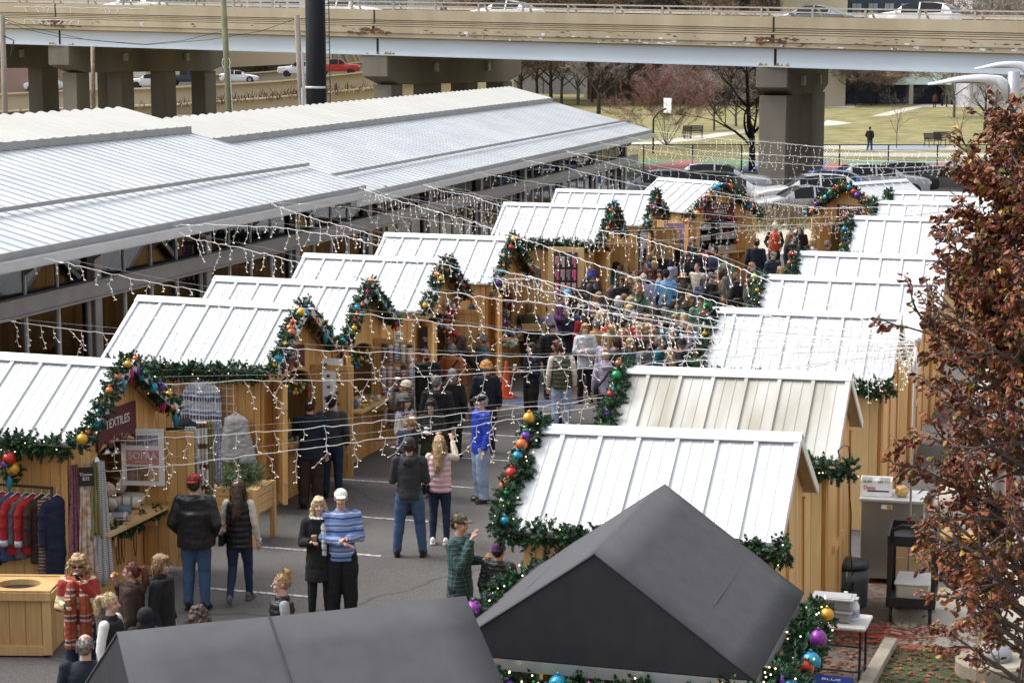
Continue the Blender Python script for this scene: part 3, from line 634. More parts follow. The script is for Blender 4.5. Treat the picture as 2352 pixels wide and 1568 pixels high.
# dark slope and building behind the wood, low wall
mb=MB(); a=c2w(6,330);b=c2w(60,330); mb.add([(a.x,a.y,0),(b.x,b.y,0),(b.x+10,b.y,12),(a.x+10,a.y,9)],[(0,1,2,3)])
t=empty('brown_building',c2w(30,300),YAW,'dull grey brown building with a sloping roof half hidden behind the bare trees','building')
mb=MB(); mb.box((-6,0,3),(26,14,6)); mb.build('wall',mat('dull_brick',(.22,.17,.15),var=.15,scale=.3),t); mb=MB(); mb.plate([(-20,-8,6),(8,-8,6),(8,8,9),(-20,8,9)],(0,0,1),.3); mb.build('roof',mat('dull_roof',(.25,.23,.21),var=.1,scale=.3),t)
t=empty('green_roof_shelter',gz(2230,238),YAW,'park shelter with a wide pale green hipped roof','shelter')
mb=MB(); W=12
mb.add([(-W,-5,2.6),(W,-5,2.6),(W,5,2.6),(-W,5,2.6),(-2,0,6.8),(6,0,6.8)],[(0,1,5,4),(1,2,5),(2,3,4,5),(3,0,4),(3,2,1,0)]); mb.build('roof',mat('patina_roof',(.42,.52,.46),rough=.6,var=.12,scale=1.5),t)
for x in (-9,-3,3,9):
    for y in(-4.6,4): mb=MB(); mb.box((x,y,1.3),(.5,.5,2.6)); mb.build('post',CONC,t)
t=empty('bench',gz(2148,337),YAW+.5,'left one of two dark park benches on the lawn','bench')
SLAT=mat('dark_bench_slats',(.05,.04,.035),rough=.6)
def bench(t):
    mb=MB()
    for k in range(4): mb.box((0,-.2+k*.14,.45),(1.7,.11,.04))
    mb.build('seat',SLAT,t); mb=MB()
    for k in range(4): mb.box((0,.28+k*.03,.58+k*.13),(1.7,.03,.11))
    mb.build('backrest',SLAT,t)
    for x in (-.8,.8): mb=MB(); mb.tube([(x,-.25,0),(x,-.22,.44),(x,.25,.44),(x,.4,1.02)],.03,6); mb.tube([(x,.25,.44),(x,.36,0)],.03,6); mb.tube([(x,-.2,.44),(x,-.2,.66),(x,.3,.66)],.025,6); mb.build('leg',BLKM,t)
bench(t)
t=empty('bench',gz(2170,334),YAW+.5,'right one of two dark park benches on the lawn','bench'); bench(t)
t=empty('bench',gz(1590,317),YAW-.3,'dark park bench beside a black bin under the red-brown tree','bench'); bench(t)
t=empty('litter_bin',gz(1579,319),0,'black slatted park litter bin beside the bench','bin'); mb=MB()
for k in range(14): a=k*2*math.pi/14; mb.tube([(.3*math.cos(a),.3*math.sin(a),0),(.36*math.cos(a),.36*math.sin(a),1.0)],.03,4)
mb.build('slats',BLKM,t); mb=MB(); mb.lathe((0,0,1.0),[(.38,0),(.38,.05),(.2,.1)],14); mb.build('rim',BLKM,t)
# basketball hoop
p=gz(1500,352); t=empty('basketball_hoop',p,YAW,'basketball hoop with a white board, red rim and net beside the shed roof corner','basketball hoop')
s_=FP/(-p.x*sa+p.y*ca)
mb=MB(); mb.tube([(0,0,0),(0,0,2.4),(.35,0,2.9),(.9,0,3.15)],.07,8); mb.build('pole',BLKM,t,smooth=True)
mb=MB(); mb.box((1.0,0,3.35),(.06,1.3,1.05),rz=.35); mb.build('backboard',WHITEP,t,bevel=.01); mb=MB(); mb.box((.965+.08,-.02,3.2),(.02,.5,.04),rz=.35); mb.box((1.05,-.02,3.5),(.02,.5,.04),rz=.35); mb.build('board_mark',mat('hoop_red',(.6,.07,.04),var=.05),t)
mb=MB(); mb.tube([(1.35+.25*math.cos(a/8*math.pi),.25*math.sin(a/8*math.pi),2.98) for a in range(17)],.025,6); mb.box((1.07,0,2.98),(.14,.3,.1)); mb.build('rim',MC['hoop_red'],t)
mb=MB()
for k in range(12): a=k*math.pi/6; mb.tube([(1.35+.24*math.cos(a),.24*math.sin(a),2.98),(1.35+.14*math.cos(a+.4),.14*math.sin(a+.4),2.55)],.008,3); mb.tube([(1.35+.24*math.cos(a),.24*math.sin(a),2.98),(1.35+.14*math.cos(a-.4),.14*math.sin(a-.4),2.55)],.008,3)
mb.build('net',WHITEP,t)
# ---------------- chain link fence ----------------
fo=c2w(10,118.3); t=empty('chain_link_fence',fo,0,'black chain link fence between the parking lot and the park','fence')
def F(x,z): return c2w(x,118.3,z)-fo
for k in range(17): mb=MB(); x=2+k*2.9; mb.tube([F(x,0),F(x,1.75)],.045,6); mb.build('post',BLKM,t)
mb=MB(); mb.tube([F(2,1.72),F(48.4,1.72)],.03,5); mb.tube([F(2,.08),F(48.4,.08)],.02,4); mb.build('rail',BLKM,t)
mb=MB(); x=2.0
while x<47:
    for sgn in (1,-1):
        a=F(x if sgn>0 else x+1.6,.1); b=F(x+1.6 if sgn>0 else x,1.7); mb.add([a,a+c2w(.018,0),b+c2w(.018,0),b],[(0,1,2,3)])
    x+=.16
mb.build('mesh_panel',BLKM,t,fix=False)
# tall dry ornamental grass and low weeds beyond the huts
weeds('ornamental_grass',[gz(1560,520),gz(1700,505),gz(1830,500),gz(1900,500)],5200,.95,mat('straw_grass',(.24,.18,.12),rough=.95,var=.25,col2=(.36,.29,.21)),.03,rw,spread=1.6,lean=.22)
weeds('verge_grass',[gz(1690,535),gz(1790,520),gz(1870,517),gz(1960,515)],1500,.35,mat('yellow_green_weeds',(.20,.19,.05),var=.3,col2=(.30,.20,.08)),.03,rw,spread=.5,lean=.5)
weeds('ornamental_grass',[gz(2090,402),gz(2200,404),gz(2330,404)],1500,.6,MC['yellow_green_weeds'],.04,rw,spread=.5,lean=.4)
# fallen leaves
mb=MB(); rl=random.Random(9)
for i in range(1500):
    if i<900: q=Vector((rl.uniform(-3.1,-1.0),rl.uniform(21,25.5),.02))
    elif i<1150: q=Vector((rl.uniform(-2.3,2.5),rl.uniform(20,26),.02))
    else: q=Vector((rl.uniform(-2.4,3),rl.uniform(24,42),.014))
    a=rl.uniform(0,6.3); s_=rl.uniform(.025,.05); u=Vector((math.cos(a),math.sin(a),rl.uniform(-.3,.3)))*s_; v=Vector((-math.sin(a),math.cos(a),rl.uniform(-.3,.3)))*s_*.7; z=Vector((0,0,.012))
    mb.add([q-u,q-v+z,q+u,q+v+z],[(0,1,2,3)],rl.randrange(3))
LEAFM=[mat('leaf_rust',(.215,.060,.020),rough=.6,var=.35,scale=3),mat('leaf_maroon',(.12,.026,.015),rough=.5,var=.35,scale=3),mat('leaf_brown',(.27,.10,.032),rough=.65,var=.3,scale=3),mat('leaf_olive',(.17,.15,.03),rough=.6,var=.3,scale=3),mat('leaf_yellow',(.42,.29,.04),rough=.6,var=.2,scale=3)]
tag(mb.build('fallen_leaves',LEAFM[:3],fix=False),kind='stuff')
# ---------------- vehicles ----------------
TYRE=mat('tyre_rubber',(.015,.015,.016),rough=.85); RIM=mat('alloy_rim',(.45,.46,.48),rough=.3,metal=.8); GLASSD=mat('car_glass',(.012,.015,.017),rough=.1,var=0,spec=.22)
TAIL=mat('tail_lamp',(.5,.02,.015),rough=.2,var=0); HEADL=mat('head_lamp',(.6,.62,.65),rough=.1,var=0)
def paint(n,c): return mat('car_paint_'+n,c,rough=.22,metal=.15,var=.02,coat=.6)
CP={'white':paint('white',(.75,.76,.77)),'silver':paint('silver',(.45,.46,.48)),'grey':paint('grey',(.16,.17,.19)),'black':paint('black',(.012,.012,.014)),'red':paint('red',(.45,.03,.02)),'blue':paint('blue',(.02,.11,.42)),'navy':paint('navy',(.03,.04,.07))}
SH={ # stations: x, half width, z bottom, z belt, z top, half width at top (front at -x); side glass, windscreen, rear glass ranges
'sedan':(4.7,[(-2.32,.60,.38,.58,.62,.5),(-2.26,.76,.28,.68,.72,.62),(-2.0,.86,.24,.76,.82,.74),(-1.3,.90,.22,.86,.93,.80),(-.85,.91,.22,.93,1.0,.82),(-.45,.91,.22,.95,1.26,.73),(-.05,.91,.22,.96,1.42,.66),(.5,.91,.22,.97,1.46,.66),(1.0,.91,.22,.98,1.40,.67),(1.4,.91,.22,.99,1.22,.71),(1.75,.90,.22,1.0,1.08,.76),(2.15,.85,.26,.98,1.05,.74),(2.32,.76,.4,.85,.92,.64)],(5,9),(4,6),(8,10)),
'suv':(4.7,[(-2.33,.64,.45,.74,.80,.56),(-2.25,.80,.35,.90,.96,.72),(-1.9,.90,.3,1.0,1.06,.80),(-1.3,.94,.3,1.06,1.13,.84),(-.95,.95,.3,1.10,1.17,.85),(-.5,.95,.3,1.12,1.46,.78),(-.1,.95,.3,1.13,1.64,.72),(.5,.95,.3,1.14,1.70,.71),(1.2,.95,.3,1.16,1.69,.71),(1.75,.94,.3,1.18,1.62,.71),(2.08,.92,.32,1.16,1.42,.74),(2.28,.88,.36,1.08,1.14,.80),(2.36,.8,.45,.85,.95,.7)],(5,9),(4,6),(9,11)),
'pickup':(5.7,[(-2.82,.70,.55,.92,.98,.6),(-2.72,.90,.45,1.1,1.15,.82),(-1.9,.98,.4,1.16,1.23,.88),(-1.3,1.0,.4,1.2,1.28,.9),(-.95,1.0,.4,1.22,1.45,.84),(-.5,1.0,.4,1.23,1.78,.77),(-.2,1.0,.4,1.23,1.86,.75),(.55,1.0,.4,1.24,1.87,.75),(.82,1.0,.4,1.24,1.78,.77),(.9,1.0,.4,1.24,1.28,.95),(2.72,1.0,.45,1.22,1.26,.95),(2.82,.95,.5,1.15,1.20,.9)],(4,8),(3,5),(8,9))}
CARM={}
def car(kind,loc,rz,color,label,group=None):
    L,st,(g0,g1),(w0,w1),(r0,r1)=SH[kind]
    if kind not in CARM:
        B=MB();G=MB(); n=len(st)
        rings=[]
        for x,w_,zb,zl,zt,wt in st: rings.append([(x,-w_*.92,zb),(x,-w_,(zb+zl)/2),(x,-w_*.97,zl),(x,-wt,zt),(x,0,zt+.03),(x,wt,zt),(x,w_*.97,zl),(x,w_,(zb+zl)/2),(x,w_*.92,zb)])
        vs=[v for r in rings for v in r]; k=9; fb=[];fg=[]
        for i in range(n-1):
            for j in range(8):
                f=(i*k+j,i*k+j+1,(i+1)*k+j+1,(i+1)*k+j)
                glass=(g0<=i<g1 and j in(2,5)) or ((w0<=i<w1 or r0<=i<r1) and j in(3,4))
                (fg if glass else fb).append(f)
            fb.append((i*k,(i+1)*k,(i+1)*k+8,i*k+8))
        fb+= [tuple(range(9)),tuple(range((n-1)*k+8,(n-1)*k-1,-1))]
        B.add(vs,fb)
        for i in (g0,(g0+g1)//2,g1):   # pillars
            for s_ in (2,5):
                a=Vector(rings[i][s_]);b=Vector(rings[i][s_+1]); y=Vector((0,.02 if a.y>0 else -.02,0)); B.bar(a+y,b+y,.08,.04)
        for sy in (-1,1):
            for fx in (-.62,): B.box((fx-.1,sy*1.02,st[4][3]+.08),(.12,.2,.13))
        G.add(vs,fg); W=MB(); H=MB()
        W.tube([(0,-.11,0),(0,.11,0)],.34,20); H.tube([(0,-.12,0),(0,.12,0)],.21,14)
        for q in range(5): a=q*2*math.pi/5; H.box((.1*math.cos(a),0,.1*math.sin(a)),(.06,.25,.06))
        AR=MB(); wb=L*.29
        for wx in (-wb,wb):
            for sy in (-1,1): AR.tube([(wx,sy*.8,.36),(wx,sy*(st[4][1]+.012),.36)],.41,20)
        TL=MB();HL=MB(); xr=st[-1][0]; xf=st[1][0]
        TL.box((xr-.07,0,st[-1][3]-.02),(.12,st[-1][1]*2+.02,.13)) if kind=='suv' else [TL.box((xr-.12,s_*(st[-1][1]-.02),st[-1][3]-.08),(.22,.22,.16)) for s_ in(-1,1)]
        for s_ in (-1,1): HL.box((xf-.0,s_*(st[1][1]-.12),st[1][3]-.1),(.16,.26,.13))
        CARM[kind]=(B.mesh('body',CP['white'],True,True),G.mesh('glass',GLASSD,False),W.mesh('tyre',TYRE,True),H.mesh('rim',RIM),AR.mesh('wheel_arch',BLACK),TL.mesh('tail',TAIL),HL.mesh('head',HEADL),wb)
        for mm in (CARM[kind][0],):
            pass
    B,G,W,H,AR,TL,HL,wb=CARM[kind]
    t=empty({'sedan':'sedan','suv':'suv','pickup':'pickup_truck'}[kind],loc,rz,label,{'sedan':'car','suv':'car','pickup':'pickup truck'}[kind],group)
    b=mobj('body',B,t,mats=[CP[color]]); e=b.modifiers.new('e','EDGE_SPLIT'); e.split_angle=R(38)
    mobj('windows',G,t); mobj('wheel_arches',AR,t); mobj('tail_light',TL,t); mobj('headlight',HL,t)
    for wx in (-wb,wb):
        for sy in (-1,1): wh=mobj('wheel',W,t,(wx,sy*.82,.34)); mobj('rim',H,wh)
    return t
def carat(kind,px,py,h,rz,color,label,group=None,z=0):
    p=gz(px,py,z+h); p.z=z; return car(kind,p,YAW+rz,color,label,group)
GP='cars in the lot behind the market'
carat('sedan',1835,427,1.45,.12,'silver','silver sedan behind the tall dry grass in front of the white hatchback',GP)
carat('suv',1850,401,1.68,.1,'white','white hatchback behind the silver sedan',GP)
carat('suv',1945,392,1.68,math.pi-.2,'blue','blue hatchback with roof stripe behind the white one',GP)
carat('suv',2025,377,1.68,math.pi+.1,'silver','silver car with roof rails in front of the black van',GP)
carat('suv',2045,362,1.9,0,'black','large black car furthest right by the fence',GP)
carat('suv',1665,373,1.75,math.pi-.12,'silver','large silver car with black windows left of the bridge pier',GP)
carat('sedan',1578,386,1.5,math.pi+.05,'red','red car roof showing behind the white truck',GP)
carat('sedan',1690,402,1.5,math.pi,'white','white car just left of the pier foot',GP)
carat('suv',1490,390,1.7,0.05,'grey','grey van at the shed corner, half hidden by the hut roof',GP)
carat('suv',1595,393,1.7,.03,'black','dark car in front of the red one',GP)
# traffic on the bridge
def bcar(kind,px,color,label,back=3.4,face=0):
    s_=BSX(px)+.0; base=c2w(0,115,0); p=base+BP(s_,-back,-.80); d=BP(s_+.05,0,0)-BP(s_,0,0); t=car(kind,p,math.atan2(d.y,d.x)+face,color,label,'traffic on the bridge')
    t.rotation_euler[1]=-math.asin(d.z/d.length)*(1 if face==0 else -1); return t
bcar('sedan',250,'white','white car at the left end of the bridge'); bcar('sedan',744,'white','white car half hidden by the black pole on the bridge',face=math.pi)
bcar('sedan',1095,'white','white car on the bridge above the second pier'); bcar('sedan',1792,'grey','dark grey sedan on the bridge above the right pier'); bcar('suv',2033,'white','white sport utility car on the bridge, right of the grey sedan')
def rcar(kind,px,pyb,Y,color,label,face=0,rz=0):
    p=gY(px,pyb,Y); car(kind,p,YAW+face+rz,color,label,'traffic on the ramp')
rcar('suv',342,202,243,'white','white boxy car on the ramp between the bridge columns'); rcar('pickup',432,196,246,'navy','dark blue pickup seen between the bridge columns',math.pi)
rcar('sedan',550,190,243,'white','white sedan on the ramp left of the wooden pole',math.pi); rcar('pickup',775,172,243,'red','red pickup truck right of the black pole',math.pi); rcar('pickup',690,176,252,'white','white truck peeping out left of the black pole')
rcar('suv',100,210,250,'white','white car at far left behind the bridge column')
# ---------------- poles ----------------
WP=mat('weathered_pole_wood',(.25,.21,.17),rough=.9,var=.2,scale=2,stretch=(4,4,.4)); WPG=mat('green_treated_pole',(.16,.16,.09),rough=.9,var=.15,scale=2)
def vpole(name,px0,py0,px1,py1,Y,r,m,label,cat='utility pole'):
    a=gY(px0,py0,Y); b=gY(px1,py1,Y); d=(a-b)/(a.z-b.z); base=b-d*b.z; t=empty(name,base,0,label,cat)
    mb=MB(); mb.tube([(0,0,0),tuple((a-base))],[r*1.12,r],12); mb.build('shaft',m,t,smooth=True); return t,a-base
YP=88
t,top=vpole('utility_pole',511,-40,526,250,YP,.125,WPG,'greenish wooden pole left of the black pole, crossing the bridge'); mb=MB()
mb.tube([top*.65+Vector((.17,-.05,0)),top*.1+Vector((.2,-.05,0))],.03,6); mb.build('conduit',GREYL,t); mb=MB(); mb.tube([top*.66+Vector((.2*math.cos(a*.8),.0-.05,.25*math.sin(a*.8))) for a in range(9)],.018,5); mb.build('cable_coil',WHITEP,t)
t,top=vpole('utility_pole',682,35,692,238,YP,.12,WP,'short grey wooden pole with metal conduit right beside the black pole'); mb=MB(); mb.tube([top*.82+Vector((.17,-.05,0)),Vector((.2,-.05,0))],.07,6); mb.build('conduit',GREYL,t)
t,top=vpole('utility_pole',5,36,12,262,YP,.12,WP,'grey wooden pole at the left edge of the picture'); mb=MB(); mb.tube([top*.9+Vector((.1,-.1,0)),top*.9+Vector((.6,-.1,-.2)),top*.8+Vector((.4,-.1,0))],.03,5); mb.build('cable_coil',BLACK,t)
t=empty('power_cable',gY(300,90,YP),0,'two dark sagging cables between the wooden poles in front of the bridge','cable'); o=t.location; mb=MB()
for pts in ([(8,48),(60,68),(140,86),(260,97),(335,102),(420,94),(520,70)],[(8,44),(80,66),(200,92),(330,104),(480,92),(600,72),(684,42)]): mb.tube([gY(x,y,YP)-o for x,y in pts],.014,4)
mb.build('wire',BLACK,t)
t,top=vpole('black_steel_pole',722,-60,727,238,84,.40,mat('black_pole_paint',(.010,.011,.014),rough=.75,var=.1,scale=1,spec=.15),'very thick black steel column with a ladder, in front of the bridge','steel column')
mb=MB(); s1=Vector((.62,-.1,0)); 
for dx in (.02,.20): mb.tube([Vector((.46+dx,-.1,3.0)),top+Vector((.46+dx,-.1,0))],.022,5)
z=3.1
while z<top.z: mb.tube([(.48+top.x*z/top.z,-.1,z),(.66+top.x*z/top.z,-.1,z)],.014,4); z+=.3
mb.build('ladder',BLKM,t); mb=MB(); f=.55; mb.tube([top*f+Vector((.43*math.cos(a),.43*math.sin(a),.02)) for a in [i*math.pi/12 for i in range(12,25)]],.05,6); mb.tube([Vector((-.5,-.3,0)),top*f+Vector((-.5,-.3,.0))],.06,6); mb.build('bracket',GREYL,t)
# ---------------- garlands ----------------
NEED=[mat('pine_needles',(.010,.036,.014),rough=.75,var=.35,scale=6,col2=(.022,.070,.026)),mat('pine_needles_light',(.025,.085,.032),rough=.7,var=.25,scale=6)]
BULB=mat('warm_mini_lamp',(1,.85,.6),var=0,emit=((1,.72,.42),2.2))
BCOL={'b':(.02,.26,.42),'y':(.62,.33,.03),'o':(.62,.15,.035),'r':(.42,.03,.02),'p':(.14,.05,.32),'g':(.02,.22,.07),'m':(.50,.02,.16),'v':(.22,.04,.26),'c':(.45,.14,.06),'l':(.35,.45,.10)}
BM={k:mat('bauble_'+k,v,rough=.3,metal=.4,var=.05,bump=(.5 if k in 'bv' else 0),bscale=9) for k,v in BCOL.items()}
def needles(mb,pts,rad,dens,rr,sl=.115,nl=.046):
    segs=[(Vector(a),Vector(b)) for a,b in zip(pts[:-1],pts[1:])]
    for a,b in segs:
        L=(b-a).length; ax=(b-a).normalized(); u=ax.orthogonal().normalized(); v=ax.cross(u)
        for i in range(int(L*dens)+1):
            t=rr.random(); th=rr.uniform(0,6.283); rd=(u*math.cos(th)+v*math.sin(th)); p=a.lerp(b,t)+rd*rad*rr.uniform(.1,.75)
            d=(rd+ax*rr.gauss(0,.6)+Vector((0,0,-.12))).normalized(); l=sl*rr.uniform(.6,1.25); mi=0 if rr.random()<.62 else 1
            n=9
            for k in range(n):
                q=p+d*l*(k/n); th2=k*2.4+rr.random(); w1=d.orthogonal().normalized(); w2=d.cross(w1); o=(w1*math.cos(th2)+w2*math.sin(th2)); tip=q+(o*.85+d*.7).normalized()*nl*(1.1-.4*k/n); s_=o.cross(d)*.009
                q2=q-o*.0; mb.add([q-s_*1.6,q+s_*1.6,tip+s_*.3,tip-s_*.3],[(0,1,2,3)],mi)
                tip2=q+(-o*.85+d*.7).normalized()*nl*(1.1-.4*k/n); mb.add([q-s_*1.6,q+s_*1.6,tip2+s_*.3,tip2-s_*.3],[(0,1,2,3)],mi)
def garland(pts,label,baubles='',seed=0,rad=.15,dens=170,lights=8,hang=True,group='pine garlands on the huts',bs=.075,orn=None,side=Vector((0,-1,0))):
    rr=random.Random(seed); o=Vector(pts[0]); P_=[Vector(p)-o for p in pts]
    # soften the path a little so it sags between fixings
    Q=[P_[0]]
    for a,b in zip(P_[:-1],P_[1:]):
        n=max(1,int((b-a).length/.3))
        for i in range(1,n+1): Q.append(a.lerp(b,i/n)+(Vector((rr.gauss(0,.02),rr.gauss(0,.02),rr.gauss(-.015,.025))) if i<n else Vector((0,0,0))))
    t=empty('garland',o,0,label,'garland',group)
    mb=MB(); needles(mb,Q,rad,dens,rr); tag(mb.build('pine_foliage',NEED,t,fix=False)); mb=MB(); mb.tube(Q,.022,5); mb.build('stem',mat('garland_wire',(.02,.03,.015)),t)
    L=sum((b-a).length for a,b in zip(Q[:-1],Q[1:])); mb=MB()
    for i in range(int(L*lights)):
        k=rr.randrange(len(Q)-1); p=Q[k].lerp(Q[k+1],rr.random())+Vector((rr.gauss(0,1),rr.gauss(0,1),rr.gauss(.3,1))).normalized()*rad*1.15; mb.ell(p,.0085,5,4)
    tag(mb.build('fairy_lights',BULB,t,fix=False),kind='stuff')
    n=len(baubles)
    for i,ch in enumerate(baubles):
        f=(i+.5)/n*(len(Q)-1); k=min(int(f),len(Q)-2); p=Q[k].lerp(Q[k+1],f-k)+side.normalized()*(rad*.55)+Vector((rr.gauss(0,.03),rr.gauss(0,.03),rr.uniform(-.07,.10))); r_=bs*rr.choice((.62,.8,1,1.15)); mb=MB()
        mm=BM.get(ch.lower(),BM['r'])
        if ch.isupper():   # pointed drop ornament
            mb.lathe((p.x,p.y,p.z-.12),[(.003,-.13),(r_*.5,-.02),(r_*.75,.05),(r_*.3,.12),(.01,.17)],10)
        else:
            mb.ell(p,r_,16,10); mb.lathe((p.x,p.y,p.z+r_*.95),[(.014,0),(.014,.02),(.004,.03)],8)
        mb.build('bauble',mm,t,smooth=True)
    return t
# ---------------- huts ----------------
RZT,EZT,HW=3.2,2.35,1.35; SL=(RZT-EZT)/HW; HL=1.55
WALLZ=lambda y: RZT-.09-SL*abs(y)
HM={}
def hut_meshes():
    for side in (-1,1):
        mb=MB(); mb.plate([(-HL,0,RZT),(HL,0,RZT),(HL,side*HW,EZT),(-HL,side*HW,EZT)],(0,0,-1),.035)
        for i in range(8):
            x=-HL+.03+(2*HL-.06)*i/7; mb.bar((x,side*.08,RZT-SL*.08+.012),(x,side*HW,EZT+.012),.05,.045)
            if i<7:
                for q in (.33,.66): xx=x+(2*HL-.06)/7*q; mb.bar((xx,side*.08,RZT-SL*.08),(xx,side*HW,EZT),.022,.014)
        for x in(-HL,HL): mb.bar((x,side*.02,RZT-.03),(x,side*HW,EZT-.03),.02,.11)
        HM['roof%d'%side]=mb.mesh('roof',ROOFW,fix=True)
    mb=MB()
    for side in(-1,1): mb.plate([(-HL-.02,0,RZT+.055),(HL+.02,0,RZT+.055),(HL+.02,side*.13,RZT+.055-SL*.13),(-HL-.02,side*.13,RZT+.055-SL*.13)],(0,0,-1),.012)
    HM['cap']=mb.mesh('ridge_cap',mat('ridge_steel',(.70,.72,.75),rough=.35,metal=.2,var=.04,scale=2),fix=True)
    mb=MB()
    for side in(-1,1): mb.plate([(-HL+.02,0,RZT-.045),(HL-.02,0,RZT-.045),(HL-.02,side*(HW-.02),EZT-.035),(-HL+.02,side*(HW-.02),EZT-.035)],(0,0,-1),.02)
    HM['soffit']=mb.mesh('soffit',mat('soffit_ply',(.33,.22,.12),var=.15,scale=4),fix=True)
    FX,BX,WY=1.2,-1.35,1.2
    for side in(-1,1):
        mb=MB(); mb.box(((FX+BX)/2,side*WY,WALLZ(WY)/2),(FX-BX,.05,WALLZ(WY))); mb.box((FX-.04,side*(WY+.04),WALLZ(WY)/2),(.10,.03,WALLZ(WY)-.02)); HM['wall%d'%side]=mb.mesh('side_wall',PINE)
    mb=MB(); mb.plate([(BX,-WY+.03,0),(BX,WY-.03,0),(BX,WY-.03,WALLZ(WY)),(BX,0,WALLZ(0)),(BX,-WY+.03,WALLZ(WY))],(-1,0,0),.05)
    for y in (-WY+.05,WY-.05,0): mb.box((BX-.065,y,WALLZ(y)/2-.05),(.03,.10,WALLZ(y)-.12))
    mb.box((BX-.07,.1,1.05),(.04,1.0,.10)); HM['back']=mb.mesh('back_wall',PINE,fix=True)
    # facade with an arched opening above the counter
    oy=.78; z0=1.02; zs=1.78; ar=.34
    def arch(y): return zs+ar*math.sqrt(max(0,1-(y/oy)**2))
    mb=MB(); T=.05
    mb.plate([(FX,-WY,0),(FX,WY,0),(FX,WY,z0),(FX,-WY,z0)],(1,0,0),T)
    for s_ in (-1,1): mb.plate([(FX,s_*oy,z0),(FX,s_*WY,z0),(FX,s_*WY,WALLZ(WY)),(FX,s_*oy,WALLZ(oy))],(1,0,0),T)
    n=14
    for i in range(n):
        a=-oy+2*oy*i/n; b=-oy+2*oy*(i+1)/n; mb.plate([(FX,a,arch(a)),(FX,b,arch(b)),(FX,b,WALLZ(b)),(FX,a,WALLZ(a))],(1,0,0),T)
    mb.box((FX+.065,0,.07),(.03,2*WY,.14)); 
    for y in (-WY+.04,WY-.04): mb.box((FX+.067,y,z0/2+.07),(.03,.08,z0-.14))
    HM['facade']=mb.mesh('facade',PINE,fix=True)
    mb=MB(); mb.tube([(FX+.055,y,arch(y)+.03) for y in [-oy+2*oy*i/16 for i in range(17)]],.025,5); HM['arch']=mb.mesh('arch_trim',PINE2)
    mb=MB(); mb.box((FX+.12,0,z0+.02),(.62,1.75,.045)); mb.box((FX+.2,-.6,z0-.1),(.3,.04,.2)); mb.box((FX+.2,.6,z0-.1),(.3,.04,.2)); HM['counter']=mb.mesh('counter',DECKW)
    mb=MB(); mb.box((0,0,0),(.045,.72,1.92)); 
    for z in (-.92,0,.92): mb.box((.03,0,z),(.02,.70,.09))
    for y in (-.32,.32): mb.box((.031,y,0),(.02,.08,1.86))
    HM['door']=mb.mesh('door',PINE)
    mb=MB(); mb.box((.02,.36,.6),(.02,.16,.03)); mb.box((.02,.36,-.6),(.02,.16,.03)); HM['hinge']=mb.mesh('hinge',GALV)
    mb=MB(); mb.box((-.15,0,.05),(2.5,2.3,.04)); HM['floor']=mb.mesh('floor',PINED)
    mb=MB()
    for z in (.9,1.35,1.8): mb.box((-1.15,0,z),(.3,2.2,.03))
    HM['shelf']=mb.mesh('shelf',PINED)
hut_meshes()
def hut(U,V,rz,label,tilt=0,soiled=False,doors=(105,100),group='white roofed market huts',front=1):
    t=empty('market_hut',(U,V,0),rz,label,'hut',group); t.rotation_euler[1]=0
    for k,nme in [('roof-1','roof'),('roof1','roof'),('cap','ridge_cap'),('soffit','soffit'),('wall-1','side_wall'),('wall1','side_wall'),('back','back_wall'),('facade','facade'),('arch','arch_trim'),('counter','counter'),('floor','floor'),('shelf','shelf')]:
        o=mobj(nme,HM[k],t, mats=[ROOFD] if (soiled and k=='roof1') else ([PLY] if k in('wall-1','wall1') and U>-8 else None))
    for s_,a in zip((-1,1),doors):
        if a is None: continue
        d=mobj('door',HM['door'],t); hx,hy=1.27,s_*.80; an=R(a)*s_  # opened outwards about the jamb
        # closed leaf would point towards the middle; open leaf swings out
        dx,dy=math.sin(R(a)),-s_*math.cos(R(a)); d.location=(hx+dx*.36,hy+dy*.36,1.16)
        d.rotation_euler[2]=math.atan2(dy,dx)-math.pi/2; mobj('hinge',HM['hinge'],d,(.0,0,0))
    if tilt: t.rotation_euler[1]=tilt
    return t
def rake(U,V,rz,xf=1.5,z=.02,ext=0.05,both=True):
    """world points along the front rakes of a hut, near eave first"""
    M=Matrix.Rotation(rz,3,'Z'); pts=[(xf,-HW-ext,EZT-SL*ext-.02+z),(xf,-HW*.5,(EZT+RZT)/2+z),(xf,0,RZT+.02+z),(xf,HW*.5,(EZT+RZT)/2+z),(xf,HW+ext,EZT-SL*ext-.02+z)]
    return [M@Vector(p)+Vector((U,V,0)) for p in pts]
LH=[(24.0,'nearest left market hut at the left edge, white roofed and hung with textiles'),(30.2,'second white roofed hut on the left side, with knitwear on its side wall'),(33.3,'third white roofed hut on the left side, with the sock board on its door'),(37.6,'fourth white roofed hut on the left side, with felt goods in its window'),(42.4,'fifth white roofed hut on the left side, with felt balls on its counter'),(51.8,'sixth white roofed hut on the left side, with gloves on its door board'),(57.2,'seventh white roofed hut on the left side, just before the end hut')]
GB=['yoGbbyorBcyMopbg','ybpoycorYybBoyr','bgyrobcpRmbogBy','yropbgyobcrMypb','prbyocbrgyopcb','byorgcbop','byrpogcb']
